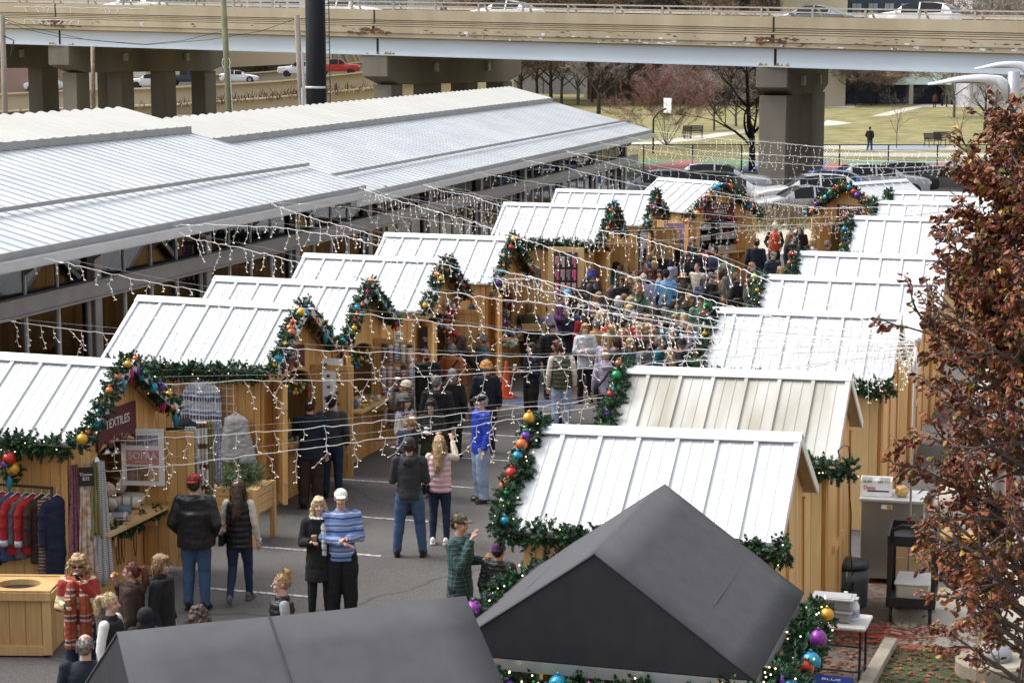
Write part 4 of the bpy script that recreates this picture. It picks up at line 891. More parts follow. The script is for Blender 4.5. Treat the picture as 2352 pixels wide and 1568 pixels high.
for i,(V,l) in enumerate(LH):
    U=-14.02; hut(U,V,0,l,tilt=R((.6,.9,.5,.4,.3,.2,.2)[i]),doors=[(None,100),(142,96),(150,96),(140,98),(150,98),(140,95),(150,95)][i])
    pts=rake(U,V,0)
    garland(pts,'garland with coloured baubles along the gable of the %s left hut'%('nearest','second','third','fourth','fifth','sixth','seventh')[i],GB[i]+GB[i][::-1][:8] if i<5 else GB[i]+'rbyo',seed=i,side=Vector((1,-.6,0)),bs=.064,lights=7,rad=.112)
    if i in(0,1,5): garland([(-15.45,V-HW-.06,EZT-.03),(-14,V-HW-.07,EZT-.06),(-12.6,V-HW-.06,EZT-.05)],'plain green garland along the near eave of the %s left hut'%{0:'nearest',1:'second',5:'sixth'}[i],'',seed=20+i,lights=9)
RH=[(21.2,'nearest white roofed hut on the right side, in front of the black canopy'),(25.45,'second right hut, its white roof partly soiled cream at the left'),(31.65,'third right hut, wide white roof crossed by light strings'),(36.5,'fourth white roofed hut on the right side'),(40.95,'fifth white roofed hut on the right side'),(50.0,'sixth white roofed hut on the right side, with a garland along its eave'),(55.3,'seventh white roofed hut on the right side'),(59.2,'eighth white roofed hut on the right side, its roof just showing')]
RB=['byogcrmbopgy','boyprbgc','ygorbyopcg','bogpyl','bpror','gypbyo','bcro','bogy']
for i,(V,l) in enumerate(RH):
    U=-4.5; hut(U,V,math.pi,l,soiled=(i==1),doors=(None,None) if i<1 else (100,150),tilt=R((-1.2,-.8,-.2,.2,.3,.3,.3,.2)[i])*-1)
    pts=rake(U,V,math.pi)[::-1]
    garland(pts,'garland with baubles along the front gable of the %s right hut'%('nearest','second','third','fourth','fifth','sixth','seventh','eighth')[i],RB[i]+RB[i][::-1],seed=40+i,side=Vector((-1,-.9,.3)),bs=.060,lights=12 if i==0 else 7,rad=.118)
    nm=('nearest','second','third','fourth','fifth','sixth')
    if i in(0,2,5): garland([(-6.0,V-HW-.06,EZT-.03),(-4.5,V-HW-.08,EZT-.07),(-2.9,V-HW-.06,EZT-.05)],'plain green garland along the near eave of the %s right hut'%nm[i],'',seed=60+i,lights=9)
    if i==1: garland([(-3.4,V-HW-.04,EZT-.03),(-2.75,V-HW-.05,EZT-.05)],'short end of a green garland sticking out past the second right hut','',seed=70,lights=6)
# the two end huts turned towards the crowd
ra=YAW-R(52); p=gz(1662,418,3.25); fd=Vector((math.cos(ra),math.sin(ra),0)); c=p-fd*1.45
EH=hut(c.x,c.y,ra,'end hut facing the crowd, with a wide arched opening and a maroon sign',doors=(None,100)); garland(rake(c.x,c.y,ra,ext=.35),'garland with many coloured baubles on the gable of the end hut facing the crowd','obpyrbmcybbporgboybcrpg',seed=90,side=Vector((.3,-1,0)),rad=.16,bs=.09,lights=16)
rb=YAW+math.pi+R(42); p=gz(1945,420,3.25); fd=Vector((math.cos(rb),math.sin(rb),0)); c2=p-fd*1.45
EH2=hut(c2.x,c2.y,rb,'far right end hut turned to face the crowd, with a maroon candy sign',doors=(100,None)); garland(rake(c2.x,c2.y,rb,ext=.2)[::-1],'garland with many coloured baubles on the gable of the candy hut','orbygcoprbyocrgbyoprcb',seed=91,side=Vector((-.5,-1,0)),rad=.16,bs=.085,lights=14)
MAR=mat('maroon_sign',(.085,.008,.018),rough=.45,var=.08); SWH=mat('sign_white',(.72,.70,.66),rough=.6,var=.03); SGOLD=mat('sign_gold',(.45,.30,.18),rough=.5,var=.03)
def gable_sign(parent,txt,label,x=1.285,z=2.36,w=1.0,h=.5,sz=.16):
    # maroon board with a scalloped lower edge, fixed to the gable, lettering in white
    mb=MB(); top=[(x,-w/2,z+h*.35),(x,w/2,z+h*.35)]; low=[(x,w/2-w*i/12,z-h*(.42+.12*math.cos(i*math.pi*2/4))) for i in range(13)]
    M=parent.matrix_world if False else None
    t=empty('hut_sign',(0,0,0),0,label,'sign','maroon name boards of the huts'); 
    rz=parent.rotation_euler[2]; Mr=Matrix.Rotation(rz,3,'Z'); t.location=Mr@Vector((x,0,z))+parent.location; t.rotation_euler[2]=rz
    pts=[Vector(q)-Vector((x,0,z)) for q in top+low]; mb.plate(pts,(1,0,0),.03); mb.build('board',MAR,t)
    lettering('lettering',txt,sz,SWH,t,(.036,0,.02),(R(90),0,R(90)))
    mb=MB()
    for s_ in(-1,1): mb.tube([(.034,s_*(.08+.035*a*.6)+s_*.04*math.cos(a),-h*.33+.04*math.sin(a)) for a in [i*.6 for i in range(12)]],.006,4)
    mb.build('scroll',SGOLD,t); return t
gable_sign(EH,'URTYLER\nWERKS','maroon sign on the end hut facing the crowd',w=1.25,h=.6,sz=.17)
gable_sign(EH2,'DYE-FREE\nCANDY','maroon candy sign on the far right end hut',w=.95,h=.55,sz=.17)
huts=[o for o in COL.objects if o.name.startswith('market_hut')]
gable_sign(huts[0],'TEXTILES','maroon sign under the bauble garland of the nearest left hut',w=1.1,h=.6,sz=.17)
gable_sign(huts[1],'WOOL','maroon sign half hidden behind the garland of the second left hut',w=.9,h=.45,sz=.15)
# ---------------- black canopies in front ----------------
CANV=mat('black_canvas',(.082,.081,.086),rough=.92,var=.06,scale=6,bump=.25,bscale=5,spec=.2)
CANVD=mat('shaded_black_canvas',(.042,.042,.046),rough=.95,var=.08,scale=6,spec=.1)  # roof canvas again, with the gable ends' shade painted in as a darker tone
SEAML=mat('canvas_seam',(.05,.05,.052),rough=.9)
def canopy(o,rz,L,W,zr,ze,label,gin=0,cross=True):
    t=empty('canopy_hut',o,rz,label,'canopy','black canopy stalls'); h=L/2; w=W/2
    def rs(y0,z0,y1,z1,n=6):
        vs=[];fs=[]
        for i in range(9):
            x=-h+2*h*i/8
            for j in range(n+1):
                f=j/n; sag=-.014*math.sin(math.pi*f)*math.sin(math.pi*i/8)+.012*mnoise.noise(Vector((x*2.2,y0+f*5+zr,3))); vs.append((x,y0+(y1-y0)*f,z0+(z1-z0)*f+sag))
        for i in range(8):
            for j in range(n): a=i*(n+1)+j; fs.append((a,a+1,a+n+2,a+n+1))
        return vs,fs
    for s_ in(-1,1):
        mb=MB(); vs,fs=rs(0,zr,s_*w,ze); mb.add(vs,fs); k=mb.build('roof_panel',CANV,t,smooth=True); so=k.modifiers.new('s','SOLIDIFY'); so.thickness=.012; so.offset=-1
        mb=MB()
        for q in ((.42,) if cross else ()): 
            x=-h+L*q; mb.bar((x,0,zr+.004),(x,s_*w,ze+.004),.012,.006)
        mb.bar((-h,s_*w*.62,zr+(ze-zr)*.62-.012),(h,s_*w*.62,zr+(ze-zr)*.62-.012),.01,.006); mb.build('seam',SEAML,t)
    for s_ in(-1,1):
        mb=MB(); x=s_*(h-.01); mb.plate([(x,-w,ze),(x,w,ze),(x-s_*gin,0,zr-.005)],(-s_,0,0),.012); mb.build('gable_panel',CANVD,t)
    mb=MB()
    for s_ in(-1,1): mb.box((0,s_*(w-.03),ze-.06),(L-.02,.05,.1)); mb.box((s_*(h-.035),0,ze-.061),(.05,W-.12,.1))
    mb.build('frame',mat('canopy_aluminium',(.55,.56,.57),rough=.35,metal=.6,var=.04),t)
    for x in (-h+.06,h-.06):
        for y in (-w+.06,w-.06): mb=MB(); mb.box((x,y,(ze-.11)/2),(.06,.06,ze-.11)); mb.build('post',MC['canopy_aluminium'],t)
    # boarded half-height walls
    for s_ in(-1,1): mb=MB(); mb.box((0,s_*(w-.14),.95),(L-.4,.04,1.9)); mb.build('wall',PINE,t)
    mb=MB(); mb.box((-(h-.16),0,.95),(.04,W-.4,1.9)); mb.build('wall',PINE,t); mb=MB(); mb.box(((h-.16),0,.95),(.04,W-.4,1.9)); mb.build('wall',PINE,t)
    return t
# right canopy: ridge runs along the alley
canopy((-3.9,16.95,0),math.pi/2,2.75,2.72,3.27,2.3,'right one of two black canvas canopies, peaked in front of the nearest right hut',cross=False)
a=Vector((-6.74,12.63)); b=Vector((-4.6,14.27)); m_=(a+b)/2; canopy((m_.x,m_.y,0),math.atan2(b.y-a.y,b.x-a.x),(b-a).length,3.7,3.2,2.2,'left one of two black canvas canopies, at the bottom edge of the picture')
garland([(-5.2,15.45,2.12),(-3.9,15.40,2.08),(-2.5,15.5,2.12)],'garland with baubles and lights under the front edge of the right black canopy','yrpgbmcboyp',seed=100,side=Vector((0,-1,.2)),rad=.15,lights=22,bs=.07)
garland([(-2.42,15.5,2.12),(-2.40,16.9,2.05),(-2.42,18.35,2.15)],'garland with baubles hanging along the right edge of the right black canopy','yPbmrbvgByo',seed=101,side=Vector((1,-.3,.2)),rad=.17,lights=16,bs=.08)
garland([(-5.32,16.6,2.2),(-5.32,18.0,2.25),(-5.1,18.6,2.3)],'garland with violet baubles at the back left corner of the right black canopy','vpgv',seed=102,side=Vector((-.4,-.6,.4)),rad=.15,lights=12,bs=.08)
# ---------------- people ----------------
def tubepts(mb,pts,rs,n=12,sq=1.0):
    mb.tube(pts,rs,n); 
    for i in (0,len(pts)-1): mb.ell(pts[i],rs[i],n,6)
POSES={ # elbow, wrist for left(-x) and right(+x) arm; local frame faces -Y
 'down':((.25,.03,1.13),(.255,-.05,.88)),
 'pocket':((.285,.06,1.14),(.20,-.10,.97)),
 'cross':((.245,-.07,1.15),(-.03,-.19,1.17)),
 'front':((.245,-.02,1.13),(.06,-.25,1.17)),
 'hold':((.245,.0,1.13),(.13,-.27,1.20)),
 'raise':((.25,-.20,1.36),(.14,-.36,1.62)),
 'eat':((.235,-.13,1.16),(.05,-.20,1.50)),
 'akimbo':((.39,.07,1.16),(.21,-.10,1.03)),
 'reach':((.23,-.20,1.20),(.16,-.46,1.12))}
def lean_fn(lean):
    M=Matrix.Rotation(lean,3,'X'); c=Vector((0,0,.95))
    def f(p):
        p=Vector(p); 
        if p.z<.95: return p
        k=min(1,(p.z-.95)/.15); Mk=Matrix.Rotation(lean*k,3,'X'); return Mk@(p-c)+c
    return f
def remesh(mb,vox,sm=3,disp=0,dscale=9,dec=0):
    me=mb.mesh('tmp',[]) if False else bpy.data.meshes.new('tmp')
    me.from_pydata([tuple(v) for v in mb.v],[],mb.f); o=bpy.data.objects.new('tmp',me); TMPS.collection.objects.link(o)
    r=o.modifiers.new('r','REMESH'); r.mode='VOXEL'; r.voxel_size=vox
    if sm: s_=o.modifiers.new('s','SMOOTH'); s_.iterations=sm; s_.factor=.5
    if dec: d=o.modifiers.new('d','DECIMATE'); d.ratio=dec
    TMPS.view_layers[0].update(); dg=TMPS.view_layers[0].depsgraph; dg.update(); out=bpy.data.meshes.new_from_object(o.evaluated_get(dg)); bpy.data.objects.remove(o); bpy.data.meshes.remove(me)
    if disp:
        nn_=[v.normal.copy() for v in out.vertices]; cs_=[v.co.copy() for v in out.vertices]
        for v,c,nv in zip(out.vertices,cs_,nn_):
            k=mnoise.noise(Vector((c.x*dscale,c.y*dscale,c.z*dscale*1.6)))+.5*mnoise.noise(Vector((c.x*dscale*2.3,c.y*dscale*2.3+7,c.z*dscale*2)))
            v.co=c+nv*(k*disp)
    out.polygons.foreach_set('use_smooth',[True]*len(out.polygons)); return out
def arm_pts(pl,pr,fem):
    sh=.165 if fem else .188; res=[]
    for s_,p in ((-1,pl),(1,pr)):
        e,w_=POSES[p]; k=.94 if fem else 1
        S0=Vector((s_*sh,.005,1.415)); E=Vector((s_*e[0]*k,e[1],e[2])); W=Vector((s_*w_[0],w_[1]-(0.03 if p=='cross' and s_<0 else 0),w_[2]+(-.07 if p=='cross' and s_<0 else 0)))
        res.append((S0,E,W,p))
    return res
def leg_pts(stance):
    if stance=='walk': return [(-1,(-.09,0,.92),(-.10,-.10,.49),(-.10,-.14,.09)),(1,(.09,0,.92),(.10,.0,.50),(.10,.22,.13))]
    if stance=='wide': return [(-1,(-.10,0,.92),(-.15,-.01,.50),(-.19,.02,.09)),(1,(.10,0,.92),(.15,-.01,.50),(.19,.02,.09))]
    return [(-1,(-.09,0,.92),(-.105,-.015,.50),(-.11,.02,.09)),(1,(.09,0,.92),(.105,-.02,.50),(.115,.01,.09))]
HC_=Vector((0,-.01,1.60)) # head pivot
def headM(turn,nod=0): return Matrix.Rotation(turn,3,'Z')@Matrix.Rotation(nod,3,'X')
BODY={};TOP={};LEGS={};HAIR={};MISC={}
def body_mesh(pl,pr,turn,fem,lean,stance):
    k=('b',pl,pr,turn,fem,lean,stance)
    if k in BODY: return BODY[k]
    mb=MB(); f=lean_fn(R(lean)); w_=.92 if fem else 1
    rings=[(.86,.15,.105),(.95,.155,.11),(1.06,.13,.095),(1.2,.15,.11),(1.33,.165,.11),(1.42,.13,.085),(1.47,.065,.06)]
    vs=[];n=14
    for z,rx,ry in rings:
        for j in range(n): t=2*math.pi*j/n; vs.append(f((rx*w_*math.cos(t),ry*math.sin(t),z)))
    fs=[(i*n+j,i*n+(j+1)%n,(i+1)*n+(j+1)%n,(i+1)*n+j) for i in range(len(rings)-1) for j in range(n)]+[tuple(range(n-1,-1,-1)),tuple(range((len(rings)-1)*n,len(rings)*n))]
    mb.add(vs,fs)
    tubepts(mb,[f((0,.015,1.42)),f((0,-.005,1.56))],[.062,.054])
    H=headM(R(turn),R(4)); hp=lambda p: f(H@(Vector(p)-HC_)+HC_)
    mb.ell(hp((0,.005,1.655)),(.074,.092,.098),16,12,M=H); mb.ell(hp((0,-.035,1.60)),(.056,.062,.072),14,10,M=H); mb.ell(hp((0,-.078,1.562)),(.024,.02,.02),8,6)
    mb.tube([hp((0,-.088,1.655)),hp((0,-.118,1.615)),hp((0,-.10,1.607))],[.010,.017,.013],8)
    for s_ in(-1,1): mb.ell(hp((s_*.078,.008,1.635)),(.013,.022,.033),8,6,M=H); mb.ell(hp((s_*.035,-.078,1.608)),(.022,.018,.02),8,6)
    for S0,E,W,p in arm_pts(pl,pr,fem):
        S0,E,W=f(S0),f(E),f(W); tubepts(mb,[S0,S0.lerp(E,.5),E,E.lerp(W,.35),W],[.052*w_,.046*w_,.038*w_,.038*w_,.024*w_],10)
        d=(W-E).normalized(); up=Vector((0,0,1)); side=d.cross(up)
        if side.length<.3: side=Vector((1 if S0.x>0 else -1,0,0)).cross(d)
        side.normalize(); nr=side.cross(d); 
        palm=W+d*.045; Mp=Matrix((side,d,nr)).transposed(); mb.ell(palm,(.037,.055,.017),10,8,M=Mp)
        curl=.75 if p in('hold','front','eat','raise','reach') else .35
        dn=-nr if nr.z>0 else nr
        for q in range(4):
            o=palm+side*(-.027+q*.018)+d*.043; L=(.026,.031,.029,.022)[q]; a=o; b=a+(d*math.cos(curl*.6)+dn*math.sin(curl*.6))*L; c=b+(d*math.cos(curl*1.6)+dn*math.sin(curl*1.6))*L*.85; e=c+(d*math.cos(curl*2.4)+dn*math.sin(curl*2.4))*L*.6
            mb.tube([a,b,c,e],[.0098,.0092,.0085,.0068],7)
        sg=-1 if S0.x>0 else 1
        th=palm+side*(sg*.030)-d*.022; mb.tube([th,th+side*(sg*.024)+d*.026,th+side*(sg*.026)+d*.052+dn*.01],[.0125,.0105,.0078],7)
    for s_,h,kn,an in leg_pts(stance): tubepts(mb,[h,Vector(h).lerp(Vector(kn),.5),kn,Vector(kn).lerp(Vector(an),.3),an],[.085,.072,.052,.05,.034],10); mb.ell((an[0],an[1]-.05,.045+(an[2]-.09)),(.038,.11,.035),10,6)
    m_=remesh(mb,.0085,2); m_.name='body'; m_.materials.append(None); BODY[k]=m_; return m_
def top_mesh(pl,pr,fem,lean,kind,hem,bulk):
    k=(pl,pr,fem,lean,kind,hem,bulk)
    if k in TOP: return TOP[k]
    mb=MB(); f=lean_fn(R(lean)); w_=.93 if fem else 1.0; g={'thin':.027,'coat':.034,'puff':.045}[kind.split('_')[0]]; n=20
    zs=[hem]; 
    while zs[-1]<1.40: zs.append(zs[-1]+.03)
    prof=[(.45,.185,.14),(.70,.178,.13),(.88,.165,.12),(.97,.158,.113),(1.06,.143,.102),(1.2,.155,.115),(1.33,.170,.115),(1.40,.158,.10),(1.44,.13,.085)]
    def ip(z):
        for a,b in zip(prof[:-1],prof[1:]):
            if z<=b[0]:
                t=max(0,(z-a[0])/(b[0]-a[0])); return a[1]+(b[1]-a[1])*t,a[2]+(b[2]-a[2])*t
        return prof[-1][1:]
    vs=[]; st=1.10 if kind.startswith('coat') else 1
    for z in zs+[1.44,1.475]:
        rx,ry=ip(z); 
        if z>1.45: rx,ry=.078,.07
        if kind=='coat' or kind=='puff': rx=max(rx,.150); ry=max(ry,.112)
        rx=(rx+bulk*(1 if z<1.3 else .6))*w_; ry=ry+bulk*1.5*(1 if z<1.3 else .5)
        gg=g
        if kind=='puff': gg=g*(.62+.45*abs(math.sin(z*math.pi/.085)))
        for j in range(n): t=2*math.pi*j/n; vs.append(f(((rx+gg)*math.cos(t),(ry+gg)*math.sin(t)-(bulk*.8 if z<1.25 else 0)*(math.sin(t)<0),z)))
    m_=len(zs)+2; fs=[(i*n+j,i*n+(j+1)%n,(i+1)*n+(j+1)%n,(i+1)*n+j) for i in range(m_-1) for j in range(n)]+[tuple(range(n-1,-1,-1)),tuple(range((m_-1)*n,m_*n))]
    mb.add(vs,fs)
    col=.012 if kind=='thin' else .026
    mb.tube([f((.062*math.cos(a),.056*math.sin(a)+.01,1.478+.012*math.sin(a))) for a in [i*math.pi/7 for i in range(15)]],.016+col*.5,8)
    for S0,E,W,p in arm_pts(pl,pr,fem):
        S0,E,W=f(S0),f(E),f(W); gg=g*.85+bulk*.2; 
        mb.ell(S0,(.056+gg)*w_,12,8)
        pts=[];rs=[]; seg=9
        for i in range(seg+1): t=i/seg; pts.append(S0.lerp(E,t)); rs.append((.053-.011*t)*w_+gg*(1 if kind!='puff' else .6+.5*abs(math.sin(t*seg*1.6))))
        for i in range(1,seg+1): t=i/seg*.93; pts.append(E.lerp(W,t)); rs.append((.042-.012*t)*w_+gg*(.95 if kind!='puff' else .6+.5*abs(math.sin(t*seg*1.6))))
        mb.tube(pts,rs,12); mb.ell(E,rs[seg],12,8)
    me=remesh(mb,.0125,3,disp=.007 if kind!='thin' else .006,dscale=10); me.name='jacket'; me.materials.append(None); TOP[k]=me; return me
def vest_sleeves(pl,pr,fem,lean):
    k=('sl',pl,pr,fem,lean)
    if k in TOP: return TOP[k]
    mb=MB(); f=lean_fn(R(lean)); w_=.93 if fem else 1
    for S0,E,W,p in arm_pts(pl,pr,fem):
        S0,E,W=f(S0),f(E),f(W); mb.tube([S0,S0.lerp(E,.5),E,E.lerp(W,.5),E.lerp(W,.93)],[.069*w_,.063*w_,.058*w_,.053*w_,.044*w_],12); mb.ell(S0,.068*w_,12,8); mb.ell(E,.058*w_,12,8)
    me=remesh(mb,.0125,3,disp=.006); me.name='sleeves'; me.materials.append(None); TOP[k]=me; return me
def torso_only(fem,lean,kind,hem,bulk):
    k=('v',fem,lean,kind,hem,bulk)
    if k in TOP: return TOP[k]
    mb=MB(); f=lean_fn(R(lean)); n=20; w_=.93 if fem else 1; vs=[]; z=hem; zs=[]
    while z<1.45: zs.append(z); z+=.025
    for z in zs:
        t=(z-hem)/(1.45-hem); rx=(.175 if z<1.36 else .175-(z-1.36)*.35)+bulk; ry=.13+bulk*1.4-(max(0,z-1.36)*.3); q=(.008+.02*abs(math.sin(z*math.pi/.085))) if kind=='puff' else .012
        for j in range(n): a=2*math.pi*j/n; vs.append(f(((rx*w_+q)*math.cos(a),(ry+q)*math.sin(a),z)))
    m_=len(zs); fs=[(i*n+j,i*n+(j+1)%n,(i+1)*n+(j+1)%n,(i+1)*n+j) for i in range(m_-1) for j in range(n)]+[tuple(range(n-1,-1,-1)),tuple(range((m_-1)*n,m_*n))]
    mb.add(vs,fs); mb.tube([f((.07*math.cos(a),.062*math.sin(a)+.01,1.475)) for a in [i*math.pi/7 for i in range(15)]],.03,8); mb.ell(f((0,0,1.44)),(.12,.085,.05),12,6)
    me=remesh(mb,.0125,2,disp=.005); me.name='vest'; me.materials.append(None); TOP[k]=me; return me
def legs_mesh(stance,fit):
    k=(stance,fit)
    if k in LEGS: return LEGS[k]
    mb=MB(); g={'slim':.012,'reg':.026,'wide':.045}[fit]
    n=16; vs=[]
    for z,rx,ry in [(.80,.12,.09),(.86,.158,.115),(.95,.153,.108),(1.03,.130,.095)]:
        for j in range(n): t=2*math.pi*j/n; vs.append(((rx+g*.4)*math.cos(t),(ry+g*.5)*math.sin(t),z))
    mb.add(vs,[(i*n+j,i*n+(j+1)%n,(i+1)*n+(j+1)%n,(i+1)*n+j) for i in range(3) for j in range(n)]+[tuple(range(n-1,-1,-1)),tuple(range(3*n,4*n))])
    for s_,h,kn,an in leg_pts(stance):
        h,kn,an=Vector(h),Vector(kn),Vector(an); an=an+Vector((0,0,.0)); mb.tube([h,h.lerp(kn,.4),h.lerp(kn,.8),kn,kn.lerp(an,.3),kn.lerp(an,.8),an-Vector((0,0,.03))],[.088+g*.5,.080+g,.062+g,.056+g,.054+g,.038+g,.038+g*1.2],14); mb.ell(h,.085+g*.5,12,8)
    me=remesh(mb,.0135,3,disp=.007,dscale=8); me.name='trousers'; me.materials.append(None); LEGS[k]=me; return me
def shoe_mesh():
    if 'shoe' in MISC: return MISC['shoe']
    mb=MB(); mb.ell((0,-.03,.045),(.047,.13,.045),14,8); mb.ell((0,.05,.075),(.042,.055,.055),12,8); mb.box((0,-.025,.016),(.08,.24,.03)); me=remesh(mb,.008,2); me.name='shoe'; me.materials.append(None); MISC['shoe']=me; return me
def hair_mesh(style):
    if style in HAIR: return HAIR[style]
    mb=MB(); d=.006; vx=.009
    def cap(rx=.082,ry=.098,rz=.098,off=.012,z=1.672): mb.ell((0,off+.006,z),(rx,ry,rz),16,12)
    if style in('short','shortf','balding','curlyshort'):
        cap(.081,.095,.088 if style!='balding' else .07,.016,1.672 if style!='balding' else 1.655); mb.ell((0,.05,1.63),(.074,.055,.065),12,8)
        if style=='shortf': mb.ell((0,.035,1.62),(.088,.075,.08),14,8); mb.ell((0,-.05,1.715),(.062,.05,.035),12,8)
        if style=='curlyshort': mb.ell((0,.03,1.66),(.10,.095,.105),14,10); d=.014
    elif style in('bob','curly'):
        cap(.088,.10,.098); mb.ell((0,.045,1.59),(.096,.075,.105),14,10); mb.ell((0,.02,1.63),(.098,.075,.085),14,8); mb.ell((0,-.045,1.72),(.07,.05,.032),12,8)
        if style=='curly': mb.ell((0,.05,1.57),(.15,.085,.15),14,10); mb.ell((0,.02,1.68),(.105,.09,.10),14,8); d=.024
    elif style in('long','longw'):
        cap(.087,.10,.10); mb.tube([(0,.05,1.68),(0,.075,1.56),(0,.105,1.42),(0,.125,1.27),(0,.135,1.20)],[.085,.088,.082,.066,.03],14); mb.ell((0,-.045,1.725),(.065,.05,.028),12,8)
        for s_ in(-1,1): mb.tube([(s_*.066,-.0,1.68),(s_*.087,-.012,1.58),(s_*.095,-.03,1.45),(s_*.09,-.07,1.32),(s_*.085,-.09,1.25)],[.028,.032,.033,.026,.012],8)
        if style=='longw': d=.016
    elif style in('pony','bun','braid','updo'):
        cap(.080,.096,.09,.014); mb.ell((0,.05,1.64),(.072,.055,.07),12,8)
        if style=='pony': mb.tube([(0,.10,1.70),(0,.15,1.68),(0,.175,1.60),(0,.165,1.50),(0,.15,1.43)],[.02,.036,.042,.035,.012],10)
        if style=='braid': mb.tube([(0,.09,1.60),(0,.12,1.52),(0,.135,1.40),(0,.14,1.25),(0,.13,1.14)],[.03,.032,.028,.024,.012],8)
        if style=='bun': mb.ell((0,.075,1.765),(.045,.045,.045),12,8); d=.010
        if style=='updo': mb.ell((0,.115,1.68),(.05,.045,.055),12,8); d=.012
    elif style=='beard':
        mb.ell((0,-.045,1.568),(.058,.062,.040),12,8); mb.ell((0,-.082,1.60),(.036,.022,.015),10,6); d=.004
    me=remesh(mb,vx,1,disp=d,dscale=26 if style not in('curly','longw') else 17)
    if style!='beard':      # loose strands over the surface
        rs_=random.Random(len(style)); q=MB(); q.add([v.co for v in me.vertices],[tuple(p.vertices) for p in me.polygons]); nv=len(me.vertices); lg={'long':.10,'longw':.10,'curly':.06,'bob':.07}.get(style,.035)
        for _ in range(420):
            v=me.vertices[rs_.randrange(nv)]; c=v.co; nrm=v.normal
            if c.y<-.05 and c.z<1.70: continue
            d2=(Vector((rs_.gauss(0,.25),rs_.gauss(0,.25),-1)) if lg>.05 else nrm.cross(Vector((rs_.gauss(0,1),rs_.gauss(0,1),rs_.gauss(0,1))))).normalized(); s2=nrm.cross(d2).normalized()*.0035; e=c+d2*lg*rs_.uniform(.5,1.2)+nrm*rs_.uniform(.002,.016); m2=c.lerp(e,.5)+nrm*.007
            q.add([c-s2,c+s2,m2+s2,e,m2-s2],[(0,1,2,3,4)])
        bpy.data.meshes.remove(me); me=q.mesh('hair',[],True)
    me.name='hair' if style!='beard' else 'beard'; me.materials.append(None); HAIR[style]=me; return me
def hat_mesh(style):
    k='hat_'+style
    if k in MISC: return MISC[k]
    mb=MB()
    if style in('beanie','pompom','fur','slouch'):
        r={'fur':1.22,'slouch':1.08}.get(style,1.0); mb.ell((0,.018+(.03 if style=='slouch' else 0),1.69),(.094*r,.108*r,.092*r),16,10); mb.tube([(.090*r*math.cos(a),.015+.104*r*math.sin(a),1.672+.018*math.sin(a)*-1) for a in [i*math.pi/9 for i in range(19)]],.016*r,8)
        if style=='pompom': mb.ell((0,.03,1.80),.042,10,8)
    elif style in('cap','capback','flat','fisher'):
        sg=-1 if style!='capback' else 1; mb.ell((0,.008,1.69),(.088,.103,.082 if style in('cap','capback') else .062),16,10)
        if style in('flat','fisher'): mb.ell((0,-.012,1.712),(.105,.13,.036),16,8)
        mb.ell((0,sg*.115-.0,1.688+(.0 if sg<0 else -.01)),(.068,.075,.011),14,6)
    elif style in('fedora','bucket'):
        mb.lathe((0,.005,1.665),[(.165 if style=='fedora' else .125,-.008 if style=='fedora' else -.045),(.17 if style=='fedora' else .13,.004 if style=='fedora' else -.04),(.092,.014),(.088,.07),(.075,.118),(.03,.112),(.01,.108)],24,sy=1.12)
    me=remesh(mb,.0075,1,disp=.014 if style=='fur' else .0025,dscale=22); me.name={'cap':'cap','capback':'cap'}.get(style,'hat'); me.materials.append(None); MISC[k]=me; return me
def misc(k,fn,name):
    if k not in MISC: me=fn(); me.name=name; me.materials.clear(); me.materials.append(None); MISC[k]=me
    return MISC[k]
def m_eye(): mb=MB(); mb.ell((0,0,0),(.0125,.007,.0062),8,6); return mb.mesh('eye',BLACK,True)
def m_brow(): mb=MB(); mb.tube([(-.017,.004,0),(0,-.001,.004),(.017,.005,.001)],.0036,5); return mb.mesh('b',BLACK)
def m_mouth(): mb=MB(); mb.ell((0,0,0),(.024,.007,.0055),10,6); return mb.mesh('m',BLACK,True)
def m_glass():
    mb=MB()
    for s_ in(-1,1):
        mb.tube([(s_*.034+.026*math.cos(a),-.112,1.648+.02*math.sin(a)) for a in [i*math.pi/6 for i in range(13)]],.0028,4); mb.tube([(s_*.06,-.108,1.652),(s_*.082,-.0,1.645)],.0024,4)
    mb.tube([(-.009,-.114,1.652),(.009,-.114,1.652)],.0024,4); return mb.mesh('g',BLACK)
def m_shades():
    mb=MB()
    for s_ in(-1,1): mb.ell((s_*.034,-.108,1.647),(.029,.008,.021),12,8); mb.tube([(s_*.06,-.104,1.652),(s_*.082,-.0,1.645)],.004,4)
    mb.tube([(-.009,-.112,1.652),(.009,-.112,1.652)],.003,4); return mb.mesh('g',BLACK)
def m_scarf():
    mb=MB(); mb.tube([(.098*math.cos(a),.088*math.sin(a),1.475+.014*math.sin(a)) for a in [i*math.pi/8 for i in range(17)]],.040,10); mb.tube([(.03,-.10,1.46),(.045,-.155,1.33),(.05,-.165,1.12),(.05,-.165,.98)],[.035,.036,.036,.03],8); return remesh(mb,.012,2,disp=.008,dscale=14)
def m_longscarf():
    mb=MB(); mb.tube([(.105*math.cos(a),.09*math.sin(a),1.475+.014*math.sin(a)) for a in [i*math.pi/8 for i in range(17)]],.05,10)
    for s_ in(-1,1):
        mb.tube([(s_*.07,-.10,1.46),(s_*.085,-.17,1.3),(s_*.09,-.19,1.0),(s_*.095,-.18,.66)],[.05,.07,.078,.075],10)
    me=remesh(mb,.012,2,disp=.008,dscale=12); return me
def m_hood(): mb=MB(); mb.tube([(.095*math.cos(a),.075*math.sin(a)+.055,1.475-.03*math.sin(a)) for a in [i*math.pi/8 for i in range(17)]],.040,10); mb.ell((0,.13,1.43),(.10,.05,.075),12,8); return remesh(mb,.012,2,disp=.006,dscale=12)
